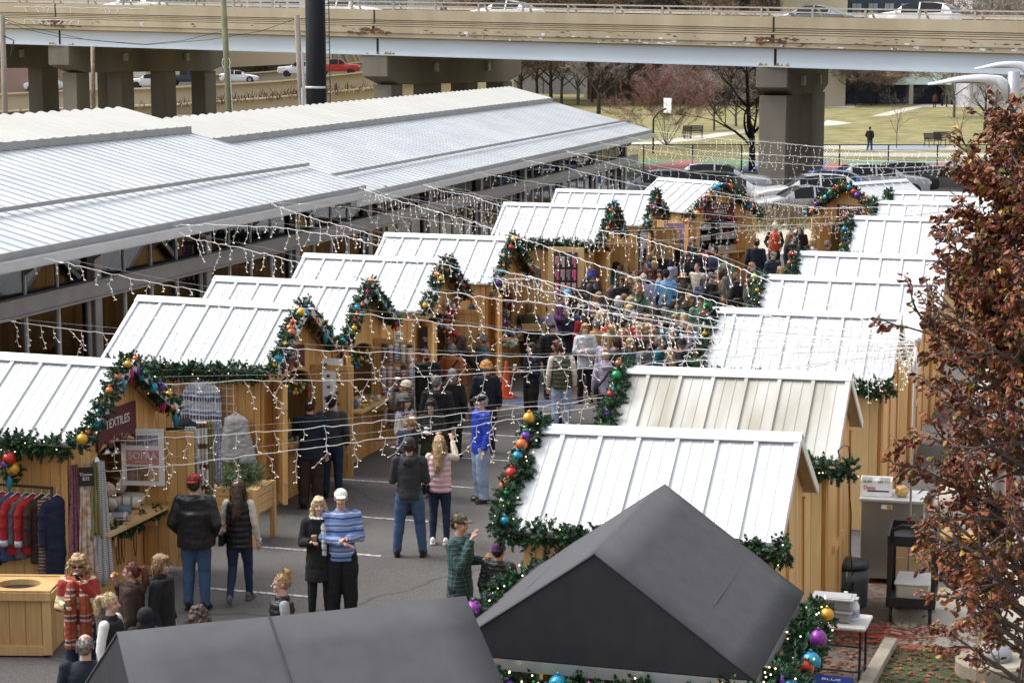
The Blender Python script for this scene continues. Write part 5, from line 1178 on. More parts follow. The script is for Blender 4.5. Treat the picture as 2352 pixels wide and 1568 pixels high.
def m_hoodup(): mb=MB(); mb.ell((0,.03,1.66),(.115,.125,.13),14,10); mb.ell((0,.05,1.52),(.13,.1,.1),12,8); return remesh(mb,.012,2,disp=.006,dscale=12)
def m_bag(): mb=MB(); mb.box((0,0,0),(.07,.24,.17)); return remesh(mb,.01,3)
def m_strap(): mb=MB(); mb.bar((-.15,-.155,1.42),(.19,-.175,.98),.035,.008,up=(0,1,0)); mb.bar((-.15,.145,1.42),(.19,.165,.98),.035,.008,up=(0,1,0)); mb.bar((-.15,-.155,1.42),(-.13,0,1.475),.035,.01); mb.bar((-.13,0,1.475),(-.15,.145,1.42),.035,.01); return mb.mesh('s',BLACK)
def m_cup(): mb=MB(); mb.lathe((0,0,0),[(.028,-.05),(.038,.045),(.041,.05),(.041,.06),(.03,.066)],14); return mb.mesh('c',BLACK,True)
def m_phone(): mb=MB(); mb.box((0,0,0),(.075,.01,.15)); return mb.mesh('p',BLACK)
def m_food(): mb=MB(); mb.ell((0,0,0),(.06,.05,.022),10,6); mb.ell((.02,.01,.02),(.035,.03,.02),8,6); return remesh(mb,.007,1,disp=.006,dscale=30)
def fab(c,k='f'):
    n='fabric_%s_%d_%d_%d'%(k,c[0]*255,c[1]*255,c[2]*255)
    return mat(n,c,rough={'f':.85,'s':.42,'l':.38}[k],var=.13,scale=5,bump=.35 if k!='l' else .5,bscale=22 if k!='f' else 55,spec=.35)
CN={'black':(.012,.012,.014),'navy':(.014,.02,.045),'dnavy':(.010,.014,.026),'char':(.035,.036,.04),'grey':(.12,.12,.13),'lgrey':(.30,.30,.33),'silver':(.42,.44,.46),'white':(.68,.67,.66),'cream':(.58,.52,.43),'red':(.33,.02,.02),'dred':(.16,.012,.018),'orange':(.62,.09,.03),'rust':(.30,.095,.03),'brown':(.09,.045,.025),'dbrown':(.04,.022,.016),'tan':(.36,.26,.16),'camel':(.40,.23,.11),'olive':(.055,.06,.035),'dolive':(.028,.032,.022),'green':(.03,.085,.045),'sage':(.10,.19,.12),'khaki':(.13,.115,.065),'teal':(.012,.10,.13),'aqua':(.10,.42,.42),'blue':(.02,.05,.38),'lblue':(.13,.32,.55),'denim':(.045,.085,.17),'ldenim':(.26,.34,.47),'ddenim':(.018,.03,.065),'purple':(.07,.02,.09),'violet':(.07,.07,.15),'pink':(.62,.42,.46),'hotpink':(.6,.12,.25),'lilac':(.30,.28,.38),'maroon':(.09,.02,.02),'lime':(.35,.6,.1),
 'blond':(.42,.28,.13),'lblond':(.60,.46,.26),'dblond':(.27,.16,.075),'caramel':(.30,.14,.055),'auburn':(.13,.035,.02),'dkhair':(.018,.012,.010),'brhair':(.06,.032,.02),'greyh':(.26,.25,.24),'whiteh':(.62,.60,.56),'ginger':(.35,.12,.04)}
SKINS=[mat('skin_a',(.52,.30,.22),rough=.5,var=.07,scale=9),mat('skin_b',(.46,.25,.18),rough=.5,var=.07,scale=9),mat('skin_c',(.56,.35,.27),rough=.5,var=.07,scale=9)]
LIP=mat('lips',(.33,.10,.09),rough=.4,var=.05); EYEM=mat('eye_dark',(.02,.015,.013),rough=.2,var=0); SHADE=mat('sunglass_lens',(.02,.012,.008),rough=.1,var=0)
def hairmat(c): return mat('hair_'+c,CN[c],rough=.5,var=.35,scale=18,bump=.6,bscale=30,stretch=(3,3,.6))
def clothmat(c):
    if not isinstance(c,str): return c
    if c in CN: return fab(CN[c])
    if c.endswith('*'): return fab(CN[c[:-1]],'s')
    if c.endswith('!'): return fab(CN[c[:-1]],'l')
    return PAT[c]
PAT={'plaid':stripes('green_plaid_flannel',[(0,(.012,.05,.05)),(.84,(.16,.24,.22)),(.9,(.014,.06,.058))],.052,2,check=(4,.052,(.16,.24,.22),.1,.7)),
 'tiedye':stripes('blue_banded_knit',[(0,(.16,.25,.50)),(.25,(.03,.05,.17)),(.38,(.20,.30,.58)),(.6,(.55,.60,.72)),(.68,(.10,.17,.40)),(.85,(.30,.40,.62))],.17,2),
 'poncho':stripes('striped_poncho',[(0,(.55,.50,.42)),(.30,(.10,.06,.05)),(.34,(.60,.55,.46)),(.44,(.09,.06,.05)),(.48,(.55,.50,.42)),(.60,(.06,.08,.22)),(.8,(.10,.12,.28))],.16,4),
 'oplaid':stripes('orange_plaid_wool',[(0,(.30,.055,.02)),(.42,(.36,.30,.26)),(.50,(.10,.03,.02)),(.62,(.36,.30,.26)),(.68,(.32,.06,.02))],.30,2,check=(0,.09,(.11,.03,.02),.2,.6)),
 'nordic':stripes('red_cream_knit',[(0,(.33,.03,.02)),(.38,(.55,.45,.28)),(.55,(.35,.22,.05)),(.62,(.58,.50,.36)),(.82,(.33,.03,.02))],.34,2),
 'bwplaid':stripes('white_black_check_scarf',[(0,(.62,.62,.60)),(.80,(.06,.07,.12)),(.9,(.6,.6,.58))],.09,2,check=(0,.05,(.06,.07,.12),.18,.7)),
 'camo':mat('camouflage',(.03,.035,.018),col2=(.14,.12,.07),scale=28,rough=.8),
 'floral':mat('dark_floral',(.012,.018,.045),col2=(.10,.16,.16),scale=34,rough=.8),
 'fleck':mat('silver_flecked',(.36,.38,.40),col2=(.62,.63,.64),scale=26,rough=.35,bump=.3,bscale=14),
 'furh':mat('orange_brown_fur',(.36,.15,.04),col2=(.55,.30,.10),scale=22,rough=.9,bump=.6,bscale=50),
 'tweed':mat('grey_tweed',(.10,.09,.08),col2=(.17,.15,.13),scale=60,rough=.9),
 'pscarf':mat('purple_print_scarf',(.10,.05,.20),col2=(.45,.30,.36),scale=30,rough=.85),
 'gscarf':mat('grey_brown_scarf',(.12,.10,.09),col2=(.26,.23,.21),scale=26,rough=.85),
 'rplaid':mat('red_tartan_scarf',(.30,.03,.03),col2=(.06,.08,.07),scale=26,rough=.85),
 'poolside':mat('blue_marbled',(.02,.05,.12),col2=(.12,.22,.35),scale=16,rough=.7)}
PC=[0]
def person(px,py,h,hd,pose,top,legs,hair,label,hat=None,fem=0,lean=0,feet=None,opts='',stance='stand',shoe='black',zg=0,turn=0,scarf=None,group=None,pos=None,skin=None):
    """pose: 'left/right'; top: kind:colour:hem[:sleevecolour]; hair: style:colour; hat: style:colour"""
    PC[0]+=1
    if turn==0 and feet is None and PC[0]>16: turn=(0,18,-18,0,26,-14)[PC[0]%6]
    pl,pr=(pose.split('/')+[pose])[:2] if '/' in pose else (pose,pose)
    if pos is not None: p=Vector(pos)
    elif feet: p=gz(feet[0]/1.7415,feet[1]/1.7415,zg)
    else:
        hz=h-(.95*h/1.75*(1-math.cos(R(lean)))*.8) ; p=gz(px/1.7415,py/1.7415,hz+zg); 
    p.z=zg
    rz=YAW+R(hd); t=empty('person',p,rz,label,'person',group); s_=h/1.77; t.scale=(s_*(1.0),s_,s_)
    if lean: t.location=p+Matrix.Rotation(rz,3,'Z')@Vector((0,math.sin(R(lean))*.62*s_,0)) if not feet and pos is None else p
    tp=top.split(':'); kind=tp[0]; hem=float(tp[2]); bulk=.0
    if 'fat' in opts: bulk=.045
    sk=SKINS[skin if skin is not None else PC[0]%3]
    mobj('body',body_mesh(pl,pr,turn,fem,lean,stance),t,mats=[sk])
    if kind.startswith('vest'):
        sl=tp[3]; mobj('sleeves',vest_sleeves(pl,pr,fem,lean),t,mats=[clothmat(sl)]); mobj('vest',torso_only(fem,lean,'puff' if 'puff' in opts else 'thin',hem,bulk),t,mats=[clothmat(tp[1])])
    else:
        o=mobj({'thin':'sweater','coat':'coat','puff':'puffer_jacket'}[kind],top_mesh(pl,pr,fem,lean,kind,hem,bulk),t,mats=[clothmat(tp[1])])
    lg=legs.split(':'); mobj('trousers',legs_mesh(stance,lg[1] if len(lg)>1 else 'reg'),t,mats=[clothmat(lg[0])])
    for s2,hh,kn,an in leg_pts(stance):
        o=mobj('shoe',shoe_mesh(),t,(an[0],an[1]-.01,an[2]-.09),mats=[clothmat(shoe) if shoe!='white' else WHITEP]); o.rotation_euler[2]=s2*R(8)
        if an[2]>.1: o.rotation_euler[0]=R(-25); o.location.z+=.03
    f=lean_fn(R(lean)); piv=f(HC_); M=Matrix.Translation(piv)@Matrix.Rotation(R(lean),4,'X')@Matrix.Rotation(R(turn),4,'Z')@Matrix.Rotation(R(4),4,'X')@Matrix.Translation(-HC_)
    def att(name,me,mt,local=None):
        o=mobj(name,me,t,mats=[mt]); o.matrix_basis=M@(Matrix.Translation(local) if local else Matrix.Identity(4)); return o
    if hair and not (hat and hat.startswith('fur')):
        hs_,hc=hair.split(':'); att('hair',hair_mesh(hs_),hairmat(hc))
    if hat: a,b=hat.split(':'); o=att('hat' if not a.startswith('cap') else 'cap',hat_mesh(a),clothmat(b))
    if 'beard' in opts: att('beard',hair_mesh('beard'),hairmat('greyh' if 'gbeard' in opts else ('whiteh' if 'wbeard' in opts else 'dkhair')))
    if abs(((hd+turn+180)%360)-180)<125:
        for s2 in(-1,1):
            att('eye',misc('eye',m_eye,'eye'),EYEM,Vector((s2*.031,-.0835,1.650)))
            att('eyebrow',misc('brow',m_brow,'eyebrow'),hairmat('brhair'),Vector((s2*.031,-.089,1.668)))
        att('mouth',misc('mouth',m_mouth,'mouth'),LIP,Vector((0,-.0885,1.585)))
    if 'glasses' in opts and 'sung' not in opts: att('glasses',misc('glasses',m_glass,'glasses'),BLACK)
    if 'sung' in opts: att('sunglasses',misc('shades',m_shades,'sunglasses'),SHADE)
    def attb(name,me,mt):
        o=mobj(name,me,t,mats=[mt]); o.matrix_basis=Matrix.Translation(f((0,0,1.475)))@Matrix.Rotation(R(lean),4,'X')@Matrix.Translation((0,0,-1.475)); return o
    if scarf: attb('scarf',misc('lscarf' if 'longscarf' in opts else 'scarf',m_longscarf if 'longscarf' in opts else m_scarf,'scarf'),clothmat(scarf))
    if 'hoodup' in opts: attb('hood',misc('hoodup',m_hoodup,'hood'),clothmat(tp[1]))
    elif 'hood' in opts: attb('hood',misc('hood',m_hood,'hood'),clothmat('char' if 'dhood' in opts else tp[1]))
    if 'strap' in opts: attb('bag_strap',misc('strap',m_strap,'strap'),clothmat('lgrey' if 'gstrap' in opts else 'black'))
    W=arm_pts(pl,pr,fem)
    if 'bag' in opts: o=mobj('bag',misc('bag',m_bag,'bag'),t,(.215,.10,.93),mats=[clothmat('black!')])
    if 'mittens' in opts:
        for S0,E,Wr,p_ in W: mb=MB(); mb.ell(f(Wr)+(f(Wr)-f(E)).normalized()*.055,.047,10,8); mb.build('mitten',clothmat('black' if 'bmit' in opts else 'lgrey'),t,smooth=True)
    i=1 if 'Rh' in opts else 0
    S0,E,Wr,p_=W[i]; hp=f(Wr)+(f(Wr)-f(E)).normalized()*.075+Vector((0,0,.03)); wp=t.matrix_world
    def held(name,me,mt,label,cat,ry=0,group=None,dz=0):
        q=Matrix.Rotation(rz,3,'Z')@((hp+Vector((0,0,dz)))*s_)+t.location; o=mobj(name,me,None,q,rz,mats=[mt]); o.scale=(s_,)*3; tag(o,label,cat,group); return o
    sl_=' '.join(label.split()[:9]).rstrip(','); sl_=re.sub(r' (and|in|with|a|the|holding)$','',re.sub(r' (and|in|with|a|the|holding)$','',sl_))
    if 'cup' in opts: held('paper_cup',misc('cup',m_cup,'cup'),MUG if 'mug' in opts else WHITEP,'hot drink cup held by the '+sl_,'cup')
    if 'phone' in opts: held('phone',misc('phone',m_phone,'phone'),BLACK,'black phone held up by the '+sl_,'phone',dz=.04)
    if 'food' in opts: held('pastry',misc('food',m_food,'food'),mat('pastry_crust',(.45,.24,.08),var=.3,scale=30),'snack held by the '+sl_,'food')
    return t
MUG=mat('printed_mug',(.20,.03,.02),col2=(.55,.42,.22),scale=40,rough=.4)
# ---------------- the crowd, front to back (head top in photo pixels) ----------------
P=person
P(310,2215,1.68,8,'hold/eat','coat:nordic:.72','ddenim','curly:blond','woman with wild curly blonde hair, sunglasses and long orange plaid scarf beside the wooden bin',fem=1,opts='sung longscarf mittens bmit cup mug',scarf='oplaid',shoe='black')
P(339,2530,1.76,180,'down','thin:dnavy:.88','black','balding:greyh','grey balding man in a dark navy jacket seen from behind at the bottom left')
P(440,2366,1.64,75,'down/front','vest:black:.88:white','black','pony:lblond','blonde woman with a ponytail, black vest and white sleeves behind the black canopy',fem=1)
P(524,2244,1.66,-95,'eat/down','coat:dbrown:.80','black','pony:auburn','woman with auburn ponytail and dark quilted jacket eating a snack, facing left',fem=1,opts='glasses food hood',scarf=None)
P(643,2212,1.70,80,'down','coat:black:.60','black','bob:dblond','woman with a short blond bob, glasses and black coat over a white turtleneck',fem=1,opts='glasses hood')
P(583,2428,1.40,180,'down','coat:black:.80','black','short:dkhair','small person in a black hood hidden behind the women at the canopy',opts='hoodup')
P(795,2420,1.62,180,'down','coat:black:.80','black','curly:brhair','person with curly brown hair, only the top of the head above the black canopy',fem=1)
P(1125,2289,1.66,-75,'down','vest:black*:.88:lgrey','black','bun:blond','woman with a blonde bun and black quilted vest above the black canopy',fem=1,opts='puff glasses')
P(787,1896,1.84,172,'pocket','coat:black*:.84','denim','short:brhair','man in a red baseball cap, black jacket and blue jeans seen from behind',hat='capback:red',feet=(790,2436),opts='fat')
P(958,1893,1.70,175,'down/hold','vest:black*:.80:cream','ddenim:slim','long:brhair','woman with long brown hair, black padded vest and cream sleeves walking past the planter',fem=1,feet=(962,2405),opts='puff bag cup',stance='walk',shoe='grey')
P(1274,1983,1.68,12,'hold/down','coat:black:.60','black:slim','longw:lblond','smiling woman with long blonde hair, black coat and checked scarf holding a mug',fem=1,opts='cup mug',scarf='bwplaid')
P(1363,1953,1.78,6,'cross/front','thin:tiedye:.84','black:wide','short:brhair','smiling man in a white cap and blue banded sweater hugging a wrapped parcel',hat='cap:white')
P(1633,1747,1.78,180,'front','thin:char:.86','denim','short:brhair','man in a grey hoodie, black beanie and blue jeans seen from behind',hat='beanie:char',feet=(1640,2222),opts='hood lgh',stance='wide')
P(1759,1733,1.68,172,'raise/down','vest:pink*:.86:cream','ddenim:slim','long:blond','woman in a pale pink padded vest with a black shoulder bag, raising her arm',fem=1,feet=(1760,2175),opts='puff strap bag gstrap',shoe='white')
P(1838,2051,1.80,62,'eat/hold','thin:plaid:.76','black','short:brhair','man in a camouflage cap and green plaid shirt eating with one hand',hat='cap:camo',opts='food Rh')
P(1996,2167,1.50,150,'down','puff:black*:.80','black','short:dkhair','person in a purple knit hat and black puffer behind the nearest right hut corner',hat='beanie:purple')
P(1918,1567,1.80,-70,'down','coat:blue*:.82','ldenim:wide','short:whiteh','older man in a bright blue jacket and black fisherman cap, facing left',hat='fisher:black',feet=(1925,2005),opts='glasses wbeard beard',shoe='char')
P(1252,1608,1.82,186,'down/reach','coat:dnavy:.80','dbrown:wide','short:brhair','man in a navy and grey jacket leaning to the counter of the second left hut',feet=(1245,2030))
P(1285,1597,1.72,184,'down','thin:char:.86','ddenim','short:dkhair','dark haired person in a charcoal shirt right beside the man at the second left counter',feet=(1330,1985))
P(1444,1420,1.68,175,'down','coat:dred:.50','black','long:auburn','woman in a long dark red padded coat looking into the third left hut',fem=1)
P(1619,1577,1.70,55,'front/down','coat:poncho:.60','ddenim','long:brhair','woman in a grey slouch beanie and striped poncho',fem=1,hat='slouch:grey')
P(1641,1655,1.62,-100,'down/front','thin:black:.84','black','shortf:blond','short woman with short blond hair in front of the poncho woman, facing left',fem=1)
P(1724,1592,1.66,5,'hold','coat:dolive:.78','black','long:brhair','woman with glasses, black beanie and dark green jacket holding a cup',fem=1,hat='beanie:black',opts='glasses cup')
P(1623,1520,1.68,-105,'down','coat:green:.82','olive','updo:blond','woman in a cream knitted beanie and green coat looking up at the socks',fem=1,hat='beanie:cream')
P(1703,1389,1.82,12,'down','coat:black:.66','black','short:dkhair','dark bearded man in sunglasses and a long black coat, facing the camera',opts='sung beard')
P(1748,1498,1.80,172,'down','coat:black:.82','black','short:greyh','man with grey cropped hair in a black hooded jacket seen from behind',opts='hood')
P(1810,1472,1.66,165,'down','coat:black:.55','black','bob:greyh','woman with a grey bob, black coat and red tartan scarf, seen from behind',fem=1,scarf='rplaid')
P(1808,1372,1.68,165,'down/hold','coat:rust*:.80','ddenim','shortf:greyh','woman in a rust orange quilted jacket with a crossbody strap',fem=1,opts='strap')
P(1846,1343,1.66,150,'reach/down','coat:dbrown:.60','ddenim','long:brhair','woman with long brown hair in a dark brown coat bending over the counter',fem=1,lean=14)
P(1929,1332,1.66,-80,'hold/down','coat:floral:.82','ddenim','shortf:greyh','woman with short grey hair and a dark floral jacket, facing left',fem=1,opts='mittens')
P(1944,1445,1.70,180,'down','coat:dnavy:.62','black','','person in a big orange brown fur hat and navy coat seen from behind',hat='fur:furh',opts='')
P(2122,1374,1.66,-60,'hold','puff:dnavy*:.86','black:wide','longw:dkhair','young woman with black hair and a navy puffer jacket holding a bottle',fem=1,feet=(2125,1700),opts='cup',shoe='white')
P(2228,1358,1.68,-85,'down','coat:maroon:.80','denim','bob:auburn','woman with auburn hair, glasses and a dark brown coat, facing left',fem=1,opts='glasses')
P(2245,1392,1.78,180,'down','vest:olive*:.84:cream','ldenim','short:brhair','man in an olive padded vest with pale sleeves and light jeans, seen from behind',feet=(2245,1725),opts='puff')
P(2334,1264,1.70,3,'cross','coat:fleck:.76','black','bob:blond','woman with a blond bob and silver jacket standing with folded arms',fem=1,feet=(2340,1610))
P(2424,1397,1.66,178,'down','thin:lilac:.86','black:slim','bun:lblond','woman in a pale lilac hoodie with a blonde bun and black shoulder bag',fem=1,opts='hood strap bag')
P(2114,1213,1.66,178,'down/reach','coat:olive:.88','brown','short:dblond','fair haired young man in an olive bomber jacket at the felt ball counter')
P(2178,1218,1.66,-120,'reach','coat:lilac:.75','navy','short:brhair','bending person in a grey lilac coat beside the olive bomber jacket',lean=24)
P(2246,1167,1.76,-80,'front','coat:purple:.75','denim','short:greyh','man in a black beanie, glasses and dark purple sweater facing left',hat='beanie:black',opts='glasses')
P(2269,1222,1.74,-70,'front','coat:navy:.60','black','short:greyh','grey haired man in a navy coat looking down',lean=8)
P(2268,1158,1.70,-100,'down','coat:black:.80','black','short:brhair','person in a light blue and grey knitted cap just behind the black beanie',hat='beanie:lblue')
P(2326,1175,1.66,-55,'front','coat:dnavy:.75','black','bob:brhair','woman in a black knitted hat, glasses and beige scarf',fem=1,hat='beanie:black',opts='glasses',scarf='cream')
P(2369,1080,1.66,5,'down','coat:olive:.70','black','bob:greyh','woman in a blue bucket hat with a purple print scarf',fem=1,hat='bucket:blue',opts='glasses',scarf='pscarf')
P(2346,1106,1.68,150,'raise/down','coat:black:.80','black','long:dkhair','woman with long dark hair holding up a phone near the glove board',fem=1,opts='phone')
P(2358,1133,1.64,172,'down','coat:camel:.60','black','long:dkhair','woman with dark hair and a camel coat seen from behind',fem=1)
P(2415,1055,1.68,8,'down','coat:teal:.75','navy','shortf:dblond','woman in a teal jacket, sunglasses and grey scarf',fem=1,opts='sung fat',scarf='gscarf')
P(2467,1045,1.68,70,'down','thin:green:.85','black','bob:dkhair','dark haired woman in a dark green sweatshirt looking right',fem=1,opts='fat glasses')
P(2515,1006,1.70,178,'down','coat:black:.60','black','longw:dkhair','woman with long black hair and a black coat by the green plant',fem=1)
P(2488,1085,1.64,35,'down','coat:char:.80','black','long:brhair','brown haired woman between the green sweatshirt and the sunglasses',fem=1)
P(2486,1105,1.66,0,'down','coat:black*:.80','black','long:brhair','woman in wraparound sunglasses with long brown hair and black jacket',fem=1,opts='sung')
P(2519,1102,1.66,2,'down','coat:char:.80','black','longw:blond','curly blonde woman in a dark top looking at the camera',fem=1)
P(2551,1109,1.68,15,'down','vest:red:.80:black','black','long:dblond','blonde woman in a red vest over black sleeves',fem=1,opts='glasses')
P(2543,1076,1.64,-60,'down','coat:black:.80','black','updo:dblond','woman with pinned up light brown hair behind the red vest',fem=1)
P(2553,1134,1.66,172,'down','thin:sage:.86','black','curly:caramel','woman with wavy auburn blonde hair and a sage green top, from behind',fem=1,opts='strap')
P(2473,1182,1.64,160,'down','coat:dnavy:.80','black','bob:whiteh','woman with a smooth white bob and dark coat seen from behind',fem=1)
P(2499,1173,1.64,172,'down','coat:black:.80','black','curlyshort:dblond','person with short curly grey blond hair beside the white bob',fem=1)
P(2574,1089,1.80,178,'down','thin:lilac:.80','grey','balding:whiteh','bald white haired man in a loose grey sweater, from behind')
P(2598,1074,1.62,0,'down','coat:black:.80','black','bob:auburn','dark red haired woman with glasses looking down',fem=1,opts='glasses')
P(2638,1076,1.66,5,'down','coat:black:.80','black','long:dkhair','dark haired woman in black beside the light blue sweater',fem=1)
P(2664,1076,1.82,180,'front','thin:lblue:.86','black','short:dkhair','man in a light blue sweater and black backward cap, from behind',hat='capback:black')
P(2636,1112,1.56,178,'down','coat:black:.80','black','long:ginger','ginger haired girl half hidden by the light blue sweater',fem=1)
P(2742,1096,1.70,178,'down','coat:khaki:.55','denim','long:brhair','woman in a wide tan hat and olive parka with a striped strap',fem=1,hat='fedora:tan',opts='hood strap gstrap',feet=(2730,1355))
P(2708,1112,1.55,170,'down','coat:camel:.75','black','curly:brhair','child with curly brown hair beside the tan hat',fem=1)
P(2817,1101,1.66,168,'down','puff:violet*:.78','denim','long:brhair','woman with long straight brown hair and a slate violet puffer',fem=1)
P(2844,1088,1.76,50,'pocket','coat:black!:.82','black','short:greyh','heavy man in a grey cap, sunglasses and a black leather jacket',hat='cap:grey',opts='sung gbeard beard fat')
P(2857,985,1.84,-55,'akimbo/front','thin:navy:.80','denim','short:dkhair','tall bearded man in a navy zip fleece with a bent elbow',opts='glasses beard')
P(2830,1002,1.66,178,'down','puff:dred*:.80','black','short:brhair','person in a dark red puffer jacket behind the navy fleece',opts='hoodup')
P(2774,987,1.84,-8,'pocket','coat:dnavy:.78','black','short:greyh','bearded man in a black cap with a round badge and dark rain jacket',hat='cap:black',opts='glasses gbeard beard fat hood')
P(2769,943,1.78,-75,'down','coat:navy:.80','black','balding:greyh','balding man with grey beard and navy collared jacket at the end hut',opts='gbeard beard')
P(2717,954,1.78,-75,'pocket','coat:black!:.82','navy','short:greyh','man in a navy blue cap and black leather jacket facing left',hat='cap:navy')
P(2680,968,1.64,-40,'down','vest:white:.80:lgrey','black','curly:brhair','woman with curly brown hair and a white vest',fem=1)
P(2630,957,1.72,-105,'reach/down','coat:purple:.60','black','long:greyh','person with long grey hair and dark purple coat bending to the counter',lean=16)
P(2618,1041,1.62,178,'down','coat:black:.80','black','bob:blond','woman with a straight blond bob seen from behind near the plant',fem=1)
P(2730,1062,1.62,175,'down','coat:black:.80','black','long:dkhair','black haired woman with a thin headband in front of the black cap man',fem=1)
P(2836,895,1.80,-60,'hold','thin:navy:.84','black','short:greyh','stallholder in a grey cap and dark navy jacket behind the end hut counter',hat='cap:grey',opts='')
P(3025,954,1.84,170,'down','coat:dnavy:.62','grey','short:brhair','man in a long dark navy coat seen from behind right of the end hut',opts='')
P(3099,891,1.78,5,'pocket','vest:orange*:.84:dolive','ddenim','short:greyh','man in an orange padded vest and a white fluffy hat',hat='pompom:cream',opts='puff')
P(3174,939,1.80,20,'down','coat:dnavy:.80','black','short:dkhair','dark curly haired bearded man in a navy jacket with glasses',opts='glasses beard')
P(3166,896,1.76,60,'down','coat:grey:.80','black','short:brhair','brown haired person in a grey jacket behind the bearded man')
P(3200,900,1.80,-20,'down','coat:black:.80','black','long:brhair','person with long brown hair and a dark coat, tallest of the group at the road',fem=1)
P(3160,929,1.62,120,'down','vest:aqua:.80:grey','black','long:dblond','girl with long hair and a turquoise vest',fem=1)
P(3253,952,1.64,70,'down','thin:white:.84','black','long:blond','blonde woman in white with a pink scarf',fem=1,scarf='hotpink')
P(3233,980,1.64,80,'down','coat:black:.84','black','updo:dkhair','dark haired woman with a pale hair clip',fem=1)
P(3296,910,1.76,130,'down','coat:olive:.75','black','short:dkhair','person in a bulky olive parka with a fur collar',opts='hood fat')
P(3313,960,1.76,80,'down','coat:black:.80','black','short:greyh','grey haired man in black close to the seventh right hut garland')
P(3093,1004,1.76,30,'down','coat:navy*:.78','black','short:greyh','older man in a tweed flat cap and blue jacket',hat='flat:tweed',opts='hood')
P(3009,1047,1.64,70,'down','coat:black*:.78','black','braid:blond','girl with a long blond braid and black jacket',fem=1)
P(2948,1088,1.80,60,'pocket','coat:black:.70','black','short:dblond','man with short fair hair and a long black rain jacket',opts='hood')
P(2997,1112,1.68,-80,'hold/down','thin:olive:.82','black','bob:brhair','brown haired woman in an olive top next to the fourth right hut garland',fem=1)
P(3120,1064,1.60,-150,'down','coat:denim:.80','black','long:dblond','long haired blonde woman partly behind the fifth right hut roof',fem=1)
P(2407,1237,1.70,68,'down','coat:black*:.82','black','long:lblond','woman with very long straight blonde hair and a black jacket',fem=1)
P(2409,1215,1.72,170,'down','puff:navy*:.80','black','short:dkhair','person in a black knitted hat behind the long blonde hair',hat='beanie:black')
P(2448,1297,1.60,-80,'hold','coat:black:.80','black','bob:blond','blonde woman in black holding food next to the silver jacket',fem=1)
P(2488,1311,1.68,178,'down','puff:dnavy*:.80','black','longw:caramel','woman with long caramel waves and a dark puffer seen from behind',fem=1)
P(2503,1246,1.74,170,'down','coat:dnavy:.80','black','short:greyh','man with grey hair and navy jacket in the middle of the crowd')
P(2537,1250,1.62,90,'down','coat:grey:.80','black','short:greyh','person in a pale grey bobble hat in the crowd',hat='pompom:lgrey')
P(2518,1216,1.64,60,'down','coat:black:.80','black','bob:lblond','blond woman in the middle of the crowd behind the bobble hat',fem=1)
P(2560,1297,1.66,-20,'down','coat:black!:.80','black','curly:blond','woman with curly blonde hair, black jacket and red scarf',fem=1,scarf='red')
P(2616,1310,1.66,150,'down','puff:red*:.82','black','bob:caramel','woman with light brown hair in a bright red puffer jacket',fem=1,opts='hood strap')
P(2690,1313,1.66,-30,'hold','coat:black:.80','black','curlyshort:greyh','woman with curly grey hair and a black jacket by the third right hut garland',fem=1)
P(2728,1351,1.72,-150,'down','coat:black:.80','black','short:greyh','man in a black knitted cap right at the third right hut garland',hat='beanie:black')
P(2609,1364,1.58,178,'down','coat:char:.80','black','bob:dkhair','dark haired woman with a thick white collar',fem=1,scarf='cream')
P(2682,1389,1.62,175,'raise/down','coat:black:.80','black','long:dblond','ash blonde woman with long hair raising an arm behind the second right hut roof',fem=1)
P(2590,1295,1.60,0,'down','coat:black:.80','black','bob:blond','woman with a lime green scarf in the crowd',fem=1,scarf='lime')
rf=random.Random(77)
for i,(x,y) in enumerate([(2312,1150),(2395,1165),(2440,1150),(2435,1262),(2470,1240),(2522,1185),(2570,1225),(2590,1255),(2640,1262),(2655,1175),(2700,1195),(2735,1250),(2760,1290),(2700,1255),(2345,1235),(2385,1275),(2575,1350),(2520,1350),(2790,1050),(2600,1010),(2745,1010),(2905,1015),(2205,1290),(2425,1330),(2465,1345),(2545,1260),(2610,1215),(2660,1225),(2680,1265),(2385,1210),(2300,1215),(2760,1175),(2800,1180),(2650,1000),(2690,1030),(2500,1050),(2580,1045),(2870,1080),(2905,1060),(2640,1345),(2490,1270)]):
    P(x,y,rf.uniform(1.62,1.78),rf.choice((170,180,-160,20,-40,75)),'down',('coat','puff','thin')[i%3]+(':%s:.8'%('black','lilac','char','red','camel','grey','teal','cream','denim','black','sage')[i%11]),'black',('short:brhair','bob:dblond','long:brhair','short:greyh','bob:dkhair','long:blond')[i%6],'visitor half hidden in the thick of the crowd',fem=i%2,group='visitors packed in the thick of the crowd')
